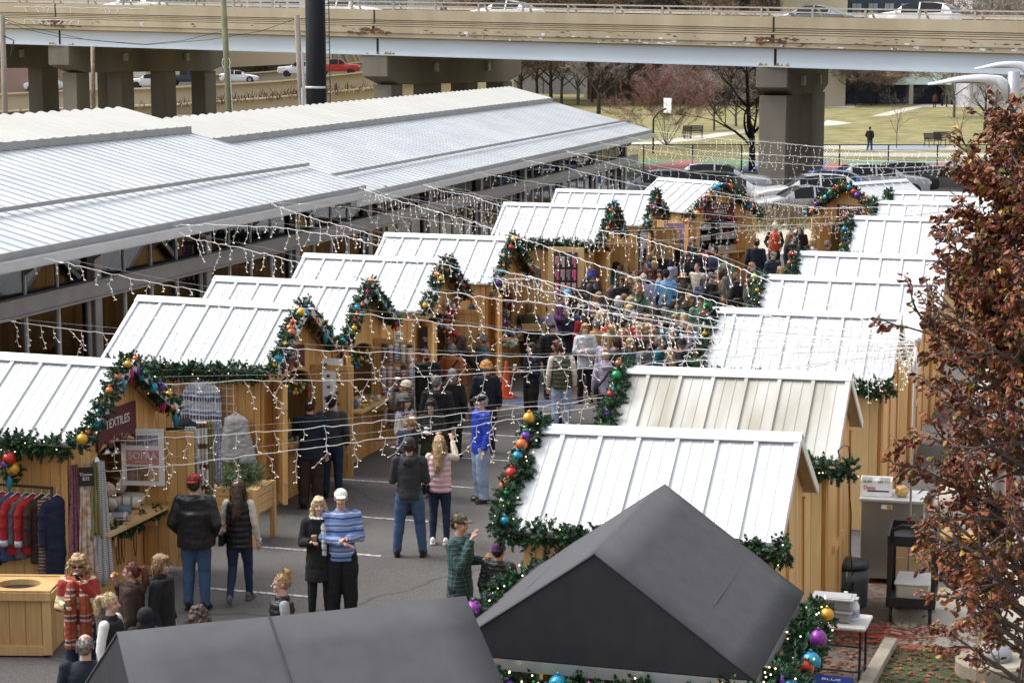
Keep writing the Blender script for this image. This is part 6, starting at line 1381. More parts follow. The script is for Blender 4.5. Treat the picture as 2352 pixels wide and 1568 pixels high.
# people in the park and on the bridge
P(3480,514,1.76,150,'pocket','coat:black:.80','denim','short:brhair','man in a black jacket and jeans walking alone on the park path',feet=(3478,605),stance='walk')
P(3306,345,1.76,100,'down','coat:dolive:.80','camel','short:brhair','man with tan trousers walking on the path right of the pier',feet=(3308,398),stance='walk')
GP2='people around the park table'
for i,(x,fy,c,l) in enumerate([(3424,396,'grey','picnicker in grey at the left of the park table'),(3443,388,'dnavy','picnicker in dark blue behind the park table'),(3462,388,'red','picnicker in a red jacket at the park table'),(3434,402,'black','picnicker in black in front of the park table'),(3648,398,'navy','person in dark blue standing below the maroon trees')]): P(0,0,1.72,60*i,'pocket','coat:%s:.8'%c,'black','short:brhair',l,feet=(x,fy),group=GP2 if i<4 else None)
for i,(x,fy,c,l) in enumerate([(3738,430,'maroon','person in dark red leaning over beside the shelter'),(3768,424,'black','leftmost dark dressed visitor at the shelter'),(3786,428,'dnavy','dark dressed visitor at the shelter next to the lamp head'),(3808,420,'grey','visitor with a grey back at the shelter'),(3868,420,'dbrown','rightmost dressed in brown visitor under the shelter')]): P(0,0,1.74,150-40*i,'down','coat:%s:.8'%c,'black','short:dkhair',l,feet=(x,fy),lean=12 if i==0 else 0)
bp=c2w(0,115,0)+BP(BSX(998),-1.3,-1.02); P(0,0,1.78,60,'down','coat:grey:.8','black','short:dkhair','pedestrian in a dark checked jacket walking on the bridge',pos=(bp.x,bp.y,0),zg=bp.z,stance='walk')
# ---------------- string lights ----------------
CORD=mat('white_cord',(.78,.77,.75),rough=.5,var=0); WIRE=mat('steel_wire',(.25,.25,.26),rough=.5,var=0)
BULBW=mat('warm_led',(1,.9,.75),var=0,emit=((1,.80,.58),.75))
def light_string(A,B,pts,label,seed,wire=True,drop=(.16,.62),step=.27,bs=1):
    """A,B: end points in the world; pts: picture points the cord passes through, placed in the upright plane A-B"""
    rr=random.Random(seed); A=Vector(A);B=Vector(B); n=(B-A).cross(Vector((0,0,1))).normalized(); path=[A]
    for x,y in pts: d=ray(x,y); C=Vector((0,0,HC)); t=(A-C).dot(n)/d.dot(n); path.append(C+d*t)
    path.append(B); o=A.copy(); Q=[]
    for a,b in zip(path[:-1],path[1:]):
        k=max(1,int((b-a).length/.13)); sg=-.018*(b-a).length*.5
        for i in range(k): f=i/k; Q.append(a.lerp(b,f)-o+Vector((rr.gauss(0,.006),rr.gauss(0,.006),rr.gauss(0,.009)+sg*4*f*(1-f)*(.3 if (b-a).length<4 else 1))))
    Q.append(B-o); t=empty('light_string',o,0,label,'string lights','icicle light strings over the alley')
    mb=MB(); mb.tube(Q,.0066,4,cap=False); bb=MB(); acc=0
    for a,b in zip(Q[:-1],Q[1:]):
        acc+=(b-a).length
        if acc<step: continue
        acc=rr.uniform(-.08,.08); L=rr.uniform(*drop)*rr.choice((1,1,.55,1.15)); p=b.copy(); seg=[p]; sw=rr.uniform(-.5,.5); k=max(2,int(L/(.075*bs**.6))); hor=Vector((n.y,-n.x,0))
        for j in range(k):
            sw=sw*.55+rr.gauss(0,.42); p=p+Vector((hor.x*sw,hor.y*sw,-1)).normalized()*(L/k)+Vector((rr.gauss(0,.008),rr.gauss(0,.008),0)); seg.append(p)
            if j%bs==0 or True:
                d=(hor*(1 if j%2 else -1)+Vector((0,0,-.5))).normalized(); e=p+d*.030; mb.bar(p,e,.009,.009); bb.tube([e-d*.004,e+d*.014],.0052,4)
        mb.tube(seg,.0042,3,cap=False)
        d=(seg[-1]-seg[-2]).normalized(); bb.tube([seg[-1],seg[-1]+d*.02],.0055,4)
    for i in range(6,len(Q)-4,38): mb.ell(Q[i],(.05,.028,.018),8,5)
    mb.build('cord',CORD,t,fix=False); tag(bb.build('bulbs',BULBW,t,fix=False),kind='stuff')
    if wire:
        w_=MB(); W=[A-o+Vector((0,0,.02))]+[(A-o).lerp(B-o,f)+Vector((0,0,.03)) for f in (.5,)]+[B-o+Vector((0,0,.02))]
        W=[Q[i]+Vector((0,0,.05+.05*math.sin(i*.05))) for i in range(0,len(Q),12)]+[Q[-1]]; w_.tube(W,.0028,3,cap=False); w_.build('support_wire',WIRE,t,fix=False)
    return t
GU=-17.55
def G(px,py): return gU(px,py,GU)
PR=gU(2102,797,-2.3)      # pole top where the near strings meet
t=empty('string_pole',(PR.x,PR.y,0),0,'slim steel pole behind the red leafed tree where the light strings meet','pole'); mb=MB(); mb.tube([(0,0,0),(0,0,PR.z+.1)],.016,8); mb.build('shaft',GREYST,t,smooth=True)
mb=MB(); rr=random.Random(4)
for i in range(14): a=rr.uniform(0,6.28); mb.tube([(0,0,PR.z),(math.cos(a)*.1,math.sin(a)*.12,PR.z-.15-rr.random()*.1),(math.cos(a)*.05,math.sin(a)*.05,PR.z-.4)],.007,4)
mb.build('cord_tangle',CORD,t)
def dz(v,z): return v+Vector((0,0,z))
near=[ # right end height offset, picture points, left anchor
 (0,G(-60,728),[(236,764),(454,787),(775,806),(1250,819),(1580,803),(1850,797)],'from the far left gutter, crossing the second left hut roof'),
 (.03,G(58,583),[(331,645),(683,705),(953,735),(1236,766),(1550,772),(1800,782)],'from the gutter above the second left hut to the meeting pole'),
 (.05,G(380,518),[(441,548),(550,568),(803,630),(966,664),(1270,700),(1424,722),(1750,768)],'from the third gutter hook sloping down over the crowd'),
 (-.02,gU(-60,860,-15.5),[(55,867),(239,884),(309,870),(403,882),(581,872),(804,874),(1093,858),(1500,835),(1800,812)],'level over the roof of the nearest left hut'),
 (-.06,gU(-60,1036,-14.5),[(236,1014),(499,1000),(786,975),(1060,950),(1298,925),(1600,880),(1850,838)],'just above the counters of the two nearest left huts'),
 (-.09,gU(-60,1125,-14.2),[(202,1085),(397,1069),(561,1048),(704,1030),(1048,982),(1236,954),(1540,905),(1850,845)],'lowest one, from the left edge over the clothes rack'),
 (.0,G(900,560)+Vector((0,0,-.6)),[(1236,640),(1450,735),(1700,775)],'short one rising to the left from the fourth left hut'),
]
for i,(dzr,A,pts,l) in enumerate(near): light_string(A,dz(PR,dzr),pts,'near icicle light string '+l,i*7+1)
def far(A,B,pts,l,sd,**k): light_string(A,B,pts,'far icicle light string '+l,sd,drop=(.15,.5),step=.29,bs=2,**k)
FR=gY(2300,368,62); FR2=gY(2250,466,52)
fp=empty('string_pole',(FR.x,FR.y,0),0,'far steel pole behind the red leafed tree holding the distant light strings','pole'); mb=MB(); mb.tube([(0,0,0),(0,0,FR.z+.05)],.03,8); mb.build('shaft',GREYST,fp,smooth=True)
fp=empty('string_pole',(FR2.x,FR2.y,0),0,'middle steel pole behind the red leafed tree holding the light strings over the crowd','pole'); mb=MB(); mb.tube([(0,0,0),(0,0,FR2.z+.05)],.025,8); mb.build('shaft',GREYST,fp,smooth=True)
far(G(1503,301),dz(FR,.1),[(1548,306),(1753,325),(1890,338),(2100,347)],'topmost, from the far corner of the shed roof',101)
far(G(1440,314),dz(FR,.0),[(1548,338),(1753,355),(1886,362),(2110,372)],'second from the top, in front of the bridge pier',102)
far(G(1377,328),dz(FR,-.05),[(1548,352),(1753,372),(2060,386)],'third from the top, in front of the bridge pier',103)
far(G(1298,347),dz(FR,-.1),[(1440,366),(1600,398),(1753,412),(1950,408),(2100,394)],'just above the parked cars',104)
far(G(1298,347),dz(FR2,.05),[(1440,385),(1600,430),(1753,462),(1900,478),(2050,472)],'from the gutter down past the end hut gable',105)
far(G(1199,367),dz(FR2,0),[(1300,385),(1460,425),(1700,457),(1880,480),(2080,474)],'across the gables of the two end huts',106)
far(G(1090,395),dz(FR2,-.05),[(1253,422),(1410,447),(1548,485),(1760,503),(1990,495)],'across the arch of the end hut',107)
far(G(972,424),dz(FR2,-.1),[(1140,455),(1300,487),(1410,505),(1580,508),(1760,520),(1990,508)],'over the roof of the sixth left hut',108)
far(G(972,424),dz(PR,.12),[(1080,448),(1185,480),(1300,508),(1450,540),(1640,590),(1850,680)],'sloping from the sixth left hut to the meeting pole',109)
far(G(818,427),dz(FR2,-.15),[(900,450),(1050,475),(1185,500),(1356,531),(1521,528),(1722,519),(1960,510)],'above the people at the end hut',110)
far(G(818,427),dz(PR,.10),[(950,470),(1080,508),(1236,560),(1400,618),(1600,680),(1800,735)],'sloping over the fifth left hut and the crowd',111)
far(G(612,463),dz(FR2,-.2),[(804,476),(960,503),(1185,531),(1400,560),(1580,548),(1700,530),(1960,512)],'from the middle gutter hook over the fifth left hut roof',112)
far(G(612,463),dz(PR,.08),[(700,496),(820,528),(966,570),(1236,640),(1420,690),(1640,735),(1850,770)],'sloping from the middle gutter hook over the crowd',113)
far(G(380,518),dz(PR,.07),[(480,515),(640,523),(804,545),(960,590),(1236,665),(1480,722),(1750,770)],'from the third gutter hook over the third left hut',114)
# ---------------- things around the stalls ----------------
CONEO=mat('cone_orange',(.62,.075,.018),rough=.5,var=.06,scale=3)
p=gz(1163,912); p.z=0; t=empty('traffic_cone',p,0,'tall orange traffic cone standing in the alley beside the fourth left hut','traffic cone'); t.scale=(.78,.78,.78)
mb=MB(); mb.lathe((0,0,0),[(.17,.03),(.155,.06),(.035,.98),(.028,1.0)],20); mb.build('cone_body',CONEO,t,smooth=True); mb=MB(); mb.box((0,0,.02),(.44,.44,.035)); mb.build('base',CONEO,t,bevel=.01)
# wooden bin with a round hole, bottom left
bp_=gz(126,1507); bp_.z=0; q_=bp_+c2w(-.50,.37)
t=empty('wooden_bin',(q_.x,q_.y,0),YAW-R(2),'boarded wooden litter bin with a round hole in its lid, at the left edge','bin'); H=.80
mb=MB(); mb.box((0,-.35,H/2),(.92,.03,H-.04)); mb.box((0,.35,H/2),(.92,.03,H-.04)); mb.box((-.45,0,H/2),(.03,.66,H-.04)); mb.box((.45,0,H/2),(.03,.66,H-.04)); mb.build('boards',wood('bin_boards',(.42,.245,.09),(.60,.39,.16),plank=.2),t); mb=MB()
for x in(-.44,.44): mb.box((x,-.372,H/2),(.1,.03,H-.06))
mb.box((0,-.372,.08),(.78,.03,.12)); mb.build('frame',PINE2,t)
mb=MB(); n=28; rO=[]; 
for i in range(n):
    a=2*math.pi*i/n; ci,si=math.cos(a),math.sin(a); k=min(.5/abs(ci) if abs(ci)>1e-6 else 9,.40/abs(si) if abs(si)>1e-6 else 9); rO.append((ci*k,si*k))
vs=[(x,y,H+.02) for x,y in rO]+[(.27*math.cos(2*math.pi*i/n),.22*math.sin(2*math.pi*i/n),H+.02) for i in range(n)]+[(.27*math.cos(2*math.pi*i/n),.22*math.sin(2*math.pi*i/n),H-.06) for i in range(n)]
mb.add(vs,[(i,(i+1)%n,n+(i+1)%n,n+i) for i in range(n)]+[(n+i,n+(i+1)%n,2*n+(i+1)%n,2*n+i) for i in range(n)]); mb.box((0,-.40,H-.03),(1.0,.03,.10)); mb.box((0,.40,H-.03),(1.0,.03,.10)); mb.box((-.5,0,H-.03),(.03,.8,.10)); mb.box((.5,0,H-.03),(.03,.8,.10))
for y in(-.36,.36): mb.box((0,y,H+.028),(.98,.05,.02))
for x in(-.46,.46): mb.box((x,0,H+.028),(.05,.68,.02))
mb.build('lid',PINE2,t,fix=False)
mb=MB(); mb.lathe((0,0,H-.05),[(.268,0),(.25,-.3)],24,sy=.82); mb.build('bag_liner',BLACK,t)
# planter between the first two left huts
bp_=gz(560,1180); t=empty('wooden_planter',(-12.35,27.15,0),0,'square wooden planter on legs filled with evergreen branches between the first two left huts','planter')
mb=MB()
for z in (.55,.68,.81): mb.box((0,-.34,z),(.80,.03,.12)); mb.box((0,.34,z),(.80,.03,.12)); mb.box((-.4,0,z),(.03,.66,.12)); mb.box((.4,0,z),(.03,.66,.12))
mb.box((0,0,.86),(.74,.62,.03)); mb.build('box',PINE2,t)
for x in(-.4,.4):
    for y in(-.33,.33): mb=MB(); mb.box((x,y,.44),(.08,.08,.88)); mb.build('leg',PINE2,t)
def bush(mb,c,rx,rz_,n,rr,nl=.06,up=.6):
    for i in range(n):
        a=rr.uniform(0,6.28); e=rr.uniform(0,1); d=Vector((math.cos(a)*(1-e*.6),math.sin(a)*(1-e*.6),up*e+.15)).normalized(); l=rr.uniform(.5,1)*rx; p0=Vector(c)
        for k in range(9):
            q=p0+Vector((d.x*l*k/8,d.y*l*k/8,d.z*l*k/8*rz_/rx-.25*l*(k/8)**2)); 
            for _ in range(3):
                o=Vector((rr.gauss(0,1),rr.gauss(0,1),rr.gauss(.3,1))).normalized(); tip=q+(o+d*.8).normalized()*nl; s_=o.cross(d)*.006; mb.add([q-s_,q+s_,tip+s_*.4,tip-s_*.4],[(0,1,2,3)],0 if rr.random()<.6 else 1)
mb=MB(); rr=random.Random(8); bush(mb,(0,0,.88),.55,.55,230,rr,.075); mb.build('evergreen_branches',[NEED[1],mat('straw_green',(.14,.15,.05),var=.3)],t,fix=False)
t=empty('potted_shrub',gz(1475,655),0,'small green shrub in a dark pot in front of the sixth left hut','plant'); mb=MB(); bush(mb,(0,0,.45),.4,.75,130,rr,.08); mb.build('foliage',NEED,t,fix=False); mb=MB(); mb.lathe((0,0,0),[(.14,0),(.19,.4),(.2,.42)],14); mb.build('pot',BLKM,t)
# cloth helper: hanging cloth with folds, local x across, z down from the top
def cloth(w0,w1,L,fold=.03,n=4,seed=0,nx=22,nz=14,pinch=0):
    rr=random.Random(seed); ph=rr.uniform(0,6); mb=MB(); vs=[]
    for j in range(nz+1):
        t=j/nz; w_=w0+(w1-w0)*t
        for i in range(nx+1):
            u=i/nx-.5; vs.append((u*w_,fold*math.sin(u*n*6.28+ph+t*.6)*(.4+.6*t)+fold*.4*math.sin(u*n*13+t*2),-L*t*(1+.03*math.sin(u*9+ph))))
    fs=[(j*(nx+1)+i,j*(nx+1)+i+1,(j+1)*(nx+1)+i+1,(j+1)*(nx+1)+i) for j in range(nz) for i in range(nx)]
    mb.add(vs,fs); return mb
def hang(name,cat,label,loc,rz,w0,w1,L,mt,fold=.03,n=4,seed=0,group=None):
    o=cloth(w0,w1,L,fold,n,seed).build(name,mt,None,smooth=True,loc=loc,rz=rz,fix=False); so=o.modifiers.new('s','SOLIDIFY'); so.thickness=.012; return tag(o,label,cat,group)
def garment(name,cat,label,loc,rz,body,L=.62,W=.48,sl=.55,seed=0,cuff=None,band=None,flare=0,group=None,hang_=True):
    """sweater or coat on a hanger: flattened body with two sleeves"""
    t=empty(name,loc,rz,label,cat,group); mb=MB(); rr=random.Random(seed); n=16
    rings=[(0,.07,.05),(-.03,.12,.06),(-.06,W*.46,.075),(-.2,W*.48,.08),(-L*.6,W*(.48+flare*.5),.075),(-L,W*(.5+flare),.07)]; vs=[]
    for z,rx,ry in rings:
        for j in range(n): a=2*math.pi*j/n; vs.append((rx*math.cos(a),ry*math.sin(a)*(1+.2*math.sin(a*5+seed)),z))
    mb.add(vs,[(i*n+j,i*n+(j+1)%n,(i+1)*n+(j+1)%n,(i+1)*n+j) for i in range(len(rings)-1) for j in range(n)]+[tuple(range(n-1,-1,-1)),tuple(range((len(rings)-1)*n,len(rings)*n))])
    if sl:
        for s_ in(-1,1): mb.tube([(s_*W*.40,0,-.09),(s_*W*.56,0,-.24),(s_*W*.62,-.02,-.24-sl*.6),(s_*W*.60,-.02,-.10-sl)],[.065,.062,.052,.045],10)
    me=remesh(mb,.014,3,disp=.012,dscale=9); me.name='cloth_body'; me.materials.append(body); mobj('cloth_body',me,t)
    if cuff and sl:
        for s_ in(-1,1): mb=MB(); mb.tube([(s_*W*.603,-.02,-.03-sl),(s_*W*.60,-.02,-.11-sl)],[.054,.056],10); mb.build('cuff',cuff,t,smooth=True)
    if hang_: mb=MB(); mb.tube([(-W*.36,0,-.05),(0,0,.035),(W*.36,0,-.05)],.008,5); mb.tube([(0,0,.035),(0,0,.08),(.02,0,.11),(0,0,.125)],.004,4); mb.build('hanger',WHITEP,t)
    return t
FAIR=stripes('fair_isle_knit',[(0,(.03,.04,.09)),(.22,(.55,.56,.60)),(.30,(.12,.17,.30)),(.46,(.50,.54,.62)),(.55,(.30,.32,.36)),(.80,(.33,.35,.38))],.30,2,check=(4,.05,(.60,.62,.66),.35,.6))
RACKY=22.68
# clothes rack at the near side of the nearest left hut
t=empty('clothes_rack',(-13.75,RACKY,0),0,'black clothes rail at the left edge, beside the nearest left hut','rack')
mb=MB(); mb.tube([(-1.0,0,1.72),(.78,0,1.72)],.018,8); mb.build('rail',BLKM,t,smooth=True)
for x in(-.98,.76): mb=MB(); mb.tube([(x,0,0),(x,0,1.72)],.018,8); mb.tube([(x,-.3,.03),(x,.3,.03)],.02,6); mb.build('leg',BLKM,t,smooth=True)
RB_=[('char','grey-black coat with a pink hem at the left end of the clothes rail',1.0),('navy','dark blue coat hanging behind the red ones on the rail',.95),('red','left one of three red coats with pale cuffs on the rail',.78),('denim','grey blue coat between the red coats on the rail',.9),('red','middle one of three red coats with pale cuffs on the rail',.80),('grey','grey coat behind the red ones on the rail',.85),('red','right one of three red coats with pale cuffs on the rail',.78),('dbrown','brown coat hanging right of the red coats on the rail',.9),('brown','brown cloth with fine cream lines hanging on the rail',1.1),('navy','plain navy robe at the right end of the clothes rail',1.05)]
PALE=fab((.42,.44,.50))
FINE=stripes('fine_cream_lines',[(0,(.10,.055,.035)),(.8,(.45,.36,.28))],.045,2)
for i,(c,l,L) in enumerate(RB_):
    x=-13.95+i*.112; garment('hanging_coat','coat',l,(x,RACKY+(.02 if c=='red' else .05),1.60),R(46+8*math.sin(i*2.1)),FINE if i==8 else fab(CN[c]),L=L,W=.36,sl=.55 if i!=8 else 0,seed=i,cuff=PALE if c=='red' else None,group='coats on the clothes rail')
# textiles hanging at the front corner of the nearest left hut
SG=stripes('sage_white_stripe',[(0,(.10,.16,.14)),(.5,(.52,.54,.52))],.035,3); GW=stripes('grey_white_stripe',[(0,(.20,.20,.21)),(.5,(.60,.60,.58))],.03,3); OL=stripes('olive_stripe',[(0,(.16,.14,.05)),(.55,(.30,.27,.12))],.03,3)
PAIS=mat('white_ochre_print',(.62,.58,.55),col2=(.42,.22,.08),scale=13,rough=.85); PURP=mat('purple_print',(.13,.035,.06),col2=(.30,.14,.17),scale=38,rough=.85); RUSTP=mat('rust_white_print',(.50,.20,.10),col2=(.66,.60,.56),scale=20,rough=.85)
for i,(x,y,m,l,L,w0,w1) in enumerate([(-12.72,22.80,PURP,'dark purple printed cloth hanging leftmost at the corner of the nearest left hut',1.55,.10,.22),(-12.62,22.90,PAIS,'pale cloth with ochre flowers hanging at the corner of the nearest left hut',1.75,.12,.34),(-12.54,23.02,OL,'olive striped cloth hanging at the corner of the nearest left hut',1.0,.10,.2),(-12.50,23.10,GW,'grey and white diagonal striped cloth at the corner of the nearest left hut',1.65,.10,.3)]):
    hang('hanging_cloth','cloth',l,(x,y,2.02),R(60),w0,w1,L,m,.03,3,i,'cloths hanging at the first stall')
for i,(x,y,m,l,L,w1) in enumerate([(-12.55,25.32,SG,'sage striped towel hanging at the far side of the nearest left stall',1.85,.42),(-12.35,25.50,SG,'second sage striped towel right behind the first at the nearest left stall',1.55,.34),(-12.25,25.66,stripes('white_brown_stripe',[(0,(.60,.57,.52)),(.75,(.14,.07,.05))],.3,2),'white towel with brown bands hanging on the open door of the nearest left stall',1.0,.16),(-12.2,25.78,OL,'olive cloth hanging beside the white towel on the open door',1.1,.14),(-12.1,25.84,mat('blue_white_fleck',(.08,.10,.22),col2=(.55,.57,.62),scale=40,rough=.9),'blue and white flecked cloth hanging on the open door',.95,.14)]):
    hang('hanging_cloth','cloth',l,(x,y,2.05 if i<2 else 2.1),R(20),.14,w1,L,m,.035,3,10+i,'cloths hanging at the first stall')
wr=gV(22,1030,22.45); garland([wr,wr+Vector((.05,0,-.22)),wr+Vector((-.02,0,-.42))],'short bauble cluster hanging at the left edge above the clothes rail','rpyB',seed=130,rad=.12,lights=8,bs=.08)
# poster with the shop name
t=empty('shop_poster',(-12.62,24.55,1.78),R(12),'white framed shop poster with pictures and a pink title strip above the first counter','poster')
mb=MB(); mb.box((0,0,0),(.60,.02,.80)); mb.build('panel',WHITEP,t); mb=MB(); mb.box((0,-.014,.0),(.46,.008,.20)); mb.build('title_strip',mat('poster_pink',(.50,.16,.17),col2=(.62,.30,.30),scale=22),t)
PH=[mat('photo_blue',(.05,.12,.30),col2=(.5,.45,.40),scale=14),mat('photo_street',(.32,.20,.14),col2=(.10,.08,.12),scale=18),mat('photo_basket',(.35,.22,.10),col2=(.14,.08,.05),scale=26),mat('photo_orange',(.55,.22,.08),col2=(.55,.45,.32),scale=16),mat('photo_grey',(.35,.36,.38),col2=(.08,.09,.12),scale=16)]
for i,(x,z,w_,h_,m) in enumerate([(-.155,.24,.14,.14,1),(0,.24,.15,.14,4),(.155,.24,.14,.14,0),(-.155,-.23,.14,.2,1),(0,-.23,.15,.2,2),(.155,-.23,.14,.2,3)]): mb=MB(); mb.box((x,-.0145,z),(w_,.008,h_)); mb.build('photo',PH[m],t)
lettering('lettering','SOFRA',.135,SWH,t,(0,-.021,.02),(R(90),0,0)); lettering('lettering','COLLECTION',.035,SWH,t,(0,-.021,-.065),(R(90),0,0))
def chalkboard(loc,rz,w_,h_,txt,label,sz=.05,col=None):
    t=empty('price_sign',loc,rz,label,'sign'); mb=MB(); mb.box((0,0,0),(w_,.015,h_)); mb.build('board',BLACK if not col else col,t); lettering('lettering',txt,sz,SWH if not col else BLACK,t,(0,-.011,0),(R(90),0,0)); return t
chalkboard((-12.58,22.86,1.86),R(30),.19,.25,'Throw\n$25','small black price board reading Throw, hung among the cloths',.06)
chalkboard((-12.5,25.30,1.98),R(15),.24,.18,'lightweight\nThrow Blanket\n$ 25','small black board on the sage striped towels',.035)
# goods on the first counter
def roll(loc,rz,r_,L,m,label,sy=1): 
    mb=MB(); mb.tube([(-L/2,0,0),(0,0,.004),(L/2,0,0)],[r_*.92,r_,r_*.92],14); o=mb.build('blanket_roll',m,None,smooth=True,loc=loc,rz=rz); tag(o,label,'blanket','rolled blankets on the first counter'); return o
WB=stripes('white_black_band',[(0,(.60,.57,.50)),(.78,(.04,.04,.05)),(.84,(.60,.57,.50)),(.9,(.05,.05,.06))],.13,0)
CR_=mat('cream_wool',(.58,.55,.50),var=.08,scale=12,bump=.5,bscale=30)
roll((-12.86,24.42,1.15),R(20),.085,.44,WB,'cream blanket roll with black bands on the first counter'); roll((-12.95,24.72,1.14),R(15),.09,.46,CR_,'plain cream fringed blanket roll at the back of the first counter'); roll((-12.72,24.12,1.11),R(70),.075,.20,stripes('teal_grey_band',[(0,(.10,.22,.26)),(.5,(.16,.16,.18))],.05,0),'small teal and grey blanket roll on the first counter')
def folded(loc,rz,d,m,label):
    mb=MB(); 
    for k in range(2): mb.box((0,0,k*.035+.017),(d[0]-.02*k,d[1],.03))
    o=mb.build('folded_blanket',m,None,loc=loc,rz=rz,bevel=.01); tag(o,label,'blanket','folded blankets on the first counter')
folded((-12.68,23.82,1.065),R(25),(.36,.24),stripes('grey_white_violet',[(0,(.30,.30,.33)),(.6,(.62,.60,.62)),(.8,(.30,.27,.38))],.2,0),'grey and white folded blanket at the front of the first counter')
folded((-12.76,23.52,1.065),R(10),(.36,.24),mat('ochre_wool',(.48,.34,.14),var=.1),'ochre folded blanket at the near end of the first counter')
for i,(x,y,z,m,l) in enumerate([(-12.98,23.65,1.28,RUSTP,'rust and white patterned scarf draped over a stand on the first counter'),(-13.1,24.0,1.45,RUSTP,'second rust patterned cloth deeper in the first stall')]): hang('hanging_cloth','cloth',l,(x,y,z+.25),R(40),.12,.34,.5,m,.05,3,30+i,'cloths hanging at the first stall')
rb2=random.Random(2)
BSK=[stripes('basket_band_a',[(0,(.40,.24,.10)),(.5,(.08,.05,.04)),(.6,(.42,.10,.05)),(.8,(.50,.40,.25))],.08,2),stripes('basket_band_b',[(0,(.45,.36,.22)),(.45,(.06,.05,.05)),(.7,(.35,.28,.12))],.06,2)]
for i in range(11):
    x=-13.65+rb2.uniform(-.12,.12); y=23.3+.17*i; z=(1.38,1.83)[i%2]
    mb=MB(); mb.lathe((0,0,0),[(.05,0),(.10,.03),(.12,.12),(.10,.16),(.03,.17)],14); o=mb.build('woven_basket',BSK[i%2],None,smooth=True,loc=(-13.72+.12*(i%3),y,.94+(.0,.45,.9)[i%3])); tag(o,'small woven basket on the shelves inside the first stall','basket','woven baskets inside the first stall')
for i,x in enumerate([(-12.95,23.75,2.0),(-12.98,24.1,2.06),(-13.0,24.4,2.0)]):
    t=empty('bell_lamp',x,0,('leftmost','middle','rightmost')[i]+' of three metal bell lamps hanging in the arch of the first stall','lamp'); mb=MB(); mb.lathe((0,0,-.16),[(.11,0),(.10,.03),(.055,.09),(.03,.15),(.01,.17)],16); mb.build('lamp_shade',mat('polished_metal',(.6,.6,.6),rough=.15,metal=1,var=.02),t,smooth=True); mb=MB(); mb.ell((0,0,-.15),.028,10,8); mb.build('bulb',mat('lamp_bulb',(1,.9,.7),var=0,emit=((1,.75,.45),9)),t,smooth=True); mb=MB(); mb.tube([(0,0,0),(0,0,.16)],.005,4); mb.build('cord',BLACK,t)
garland([(-12.52,23.22,1.0),(-12.50,24.2,.95),(-12.52,25.0,1.0),(-12.6,25.2,1.02)],'thin green garland with red lights hung under the first counter','',seed=120,rad=.07,dens=60,lights=6)
mb=MB(); rc=random.Random(6)
t=empty('bead_string',(-12.75,24,0),0,'dark red bead strings hanging down the front of the first counter','beads'); 
for y in (-.45,-.12,-.05,.05,.4,.75): mb.tube([(0.02,y,.93),(.02,y+.03,.5),(.02,y+.07,.38),(.02,y+.11,.5),(.02,y+.10,.93)],.006,4)
mb.build('beads',mat('dark_red_beads',(.16,.02,.015),rough=.3),t)
# knitwear on the side wall of the second left hut
YW=28.90
t=empty('grid_panel',(-13.75,YW,1.75),0,'white wire grid panel fixed to the side wall of the second left hut','display grid'); mb=MB()
for k in range(10): mb.tube([(-.55+k*.12,0,-.62),(-.55+k*.12,0,.62)],.006,4)
for k in range(11): mb.tube([(-.55,0,-.62+k*.124),(.55,0,-.62+k*.124)],.006,4)
mb.build('wire_grid',WHITEP,t)
garment('knit_sweater','sweater','grey and navy patterned zip sweater hanging on the side of the second left hut',(-13.72,YW-.12,2.12),0,FAIR,L=.68,W=.50,sl=.52,seed=3)
garment('black_cape','cape','dark grey cape hanging below the patterned sweater',(-14.0,YW-.12,1.52),0,fab((.03,.032,.04)),L=.72,W=.50,sl=0,flare=.25,seed=5)
garment('grey_cape','cape','light grey hooded cape hanging at the front corner of the second left hut',(-13.12,YW-.14,1.60),0,fab((.34,.34,.34)),L=.78,W=.46,sl=0,flare=.3,seed=6)
hang('hanging_cloth','cloth','knitted cloth with reindeer border hanging below the light grey cape',(-12.98,YW-.12,.95),0,.34,.38,.42,mat('reindeer_knit',(.36,.36,.36),col2=(.06,.06,.07),scale=26,rough=.9),.03,3,41,'cloths hanging at the first stall')
# red goods seen in the gap
mb=MB(); t=empty('ornament_shelf',(-15.2,27.7,0),0,'shelf crowded with small red ornaments between the first two left huts','shelf')
mb.box((0,0,1.1),(1.6,.35,2.2)); mb.build('cabinet',PINED,t); mb=MB()
for i in range(260): mb.ell((rb2.uniform(-.75,.75),-.2,rb2.uniform(.7,2.15)),rb2.uniform(.02,.045),6,4,rb2.randrange(3))
tag(mb.build('ornaments',[mat('red_orn',(.30,.03,.02)),mat('dark_orn',(.10,.03,.02)),mat('gold_orn',(.45,.22,.08))],t,smooth=True,fix=False),kind='stuff')
# poster on the second left door and wooden trees
t=empty('product_board',(-12.35,31.02,1.72),R(10),'white board with small product photos hanging on the open door of the second left hut','poster'); mb=MB(); mb.box((0,0,0),(.36,.015,.98)); mb.build('panel',WHITEP,t); mb=MB()
for k in range(9): mb.ell((-.1+.2*(k%2)+rb2.uniform(-.03,.03),-.012,.38-.095*k),(.035,.006,.03),8,6)
mb.build('product_photo',mat('product_brown',(.25,.15,.10),col2=(.08,.07,.07),scale=20),t)
for i in range(5):
    mb=MB(); h=.16+.06*(i%3); 
    for k in range(5): mb.lathe((0,0,h*k/5),[(.055-.009*k,0),(.012,h/5)],8)
    tag(mb.build('wooden_tree',PINE2,None,loc=(-12.86+.05*(i%2),29.65+.16*i,1.065)),'small carved wooden tree on the counter of the second left hut','ornament','wooden trees on the second counter')
hang('red_robe','robe','blue and white star patterned cloth hanging behind the open door of the third left hut',(-12.55,31.95,1.75),R(15),.16,.3,.95,mat('blue_star_knit',(.03,.08,.26),col2=(.5,.55,.62),scale=22,rough=.9),.03,3,44)
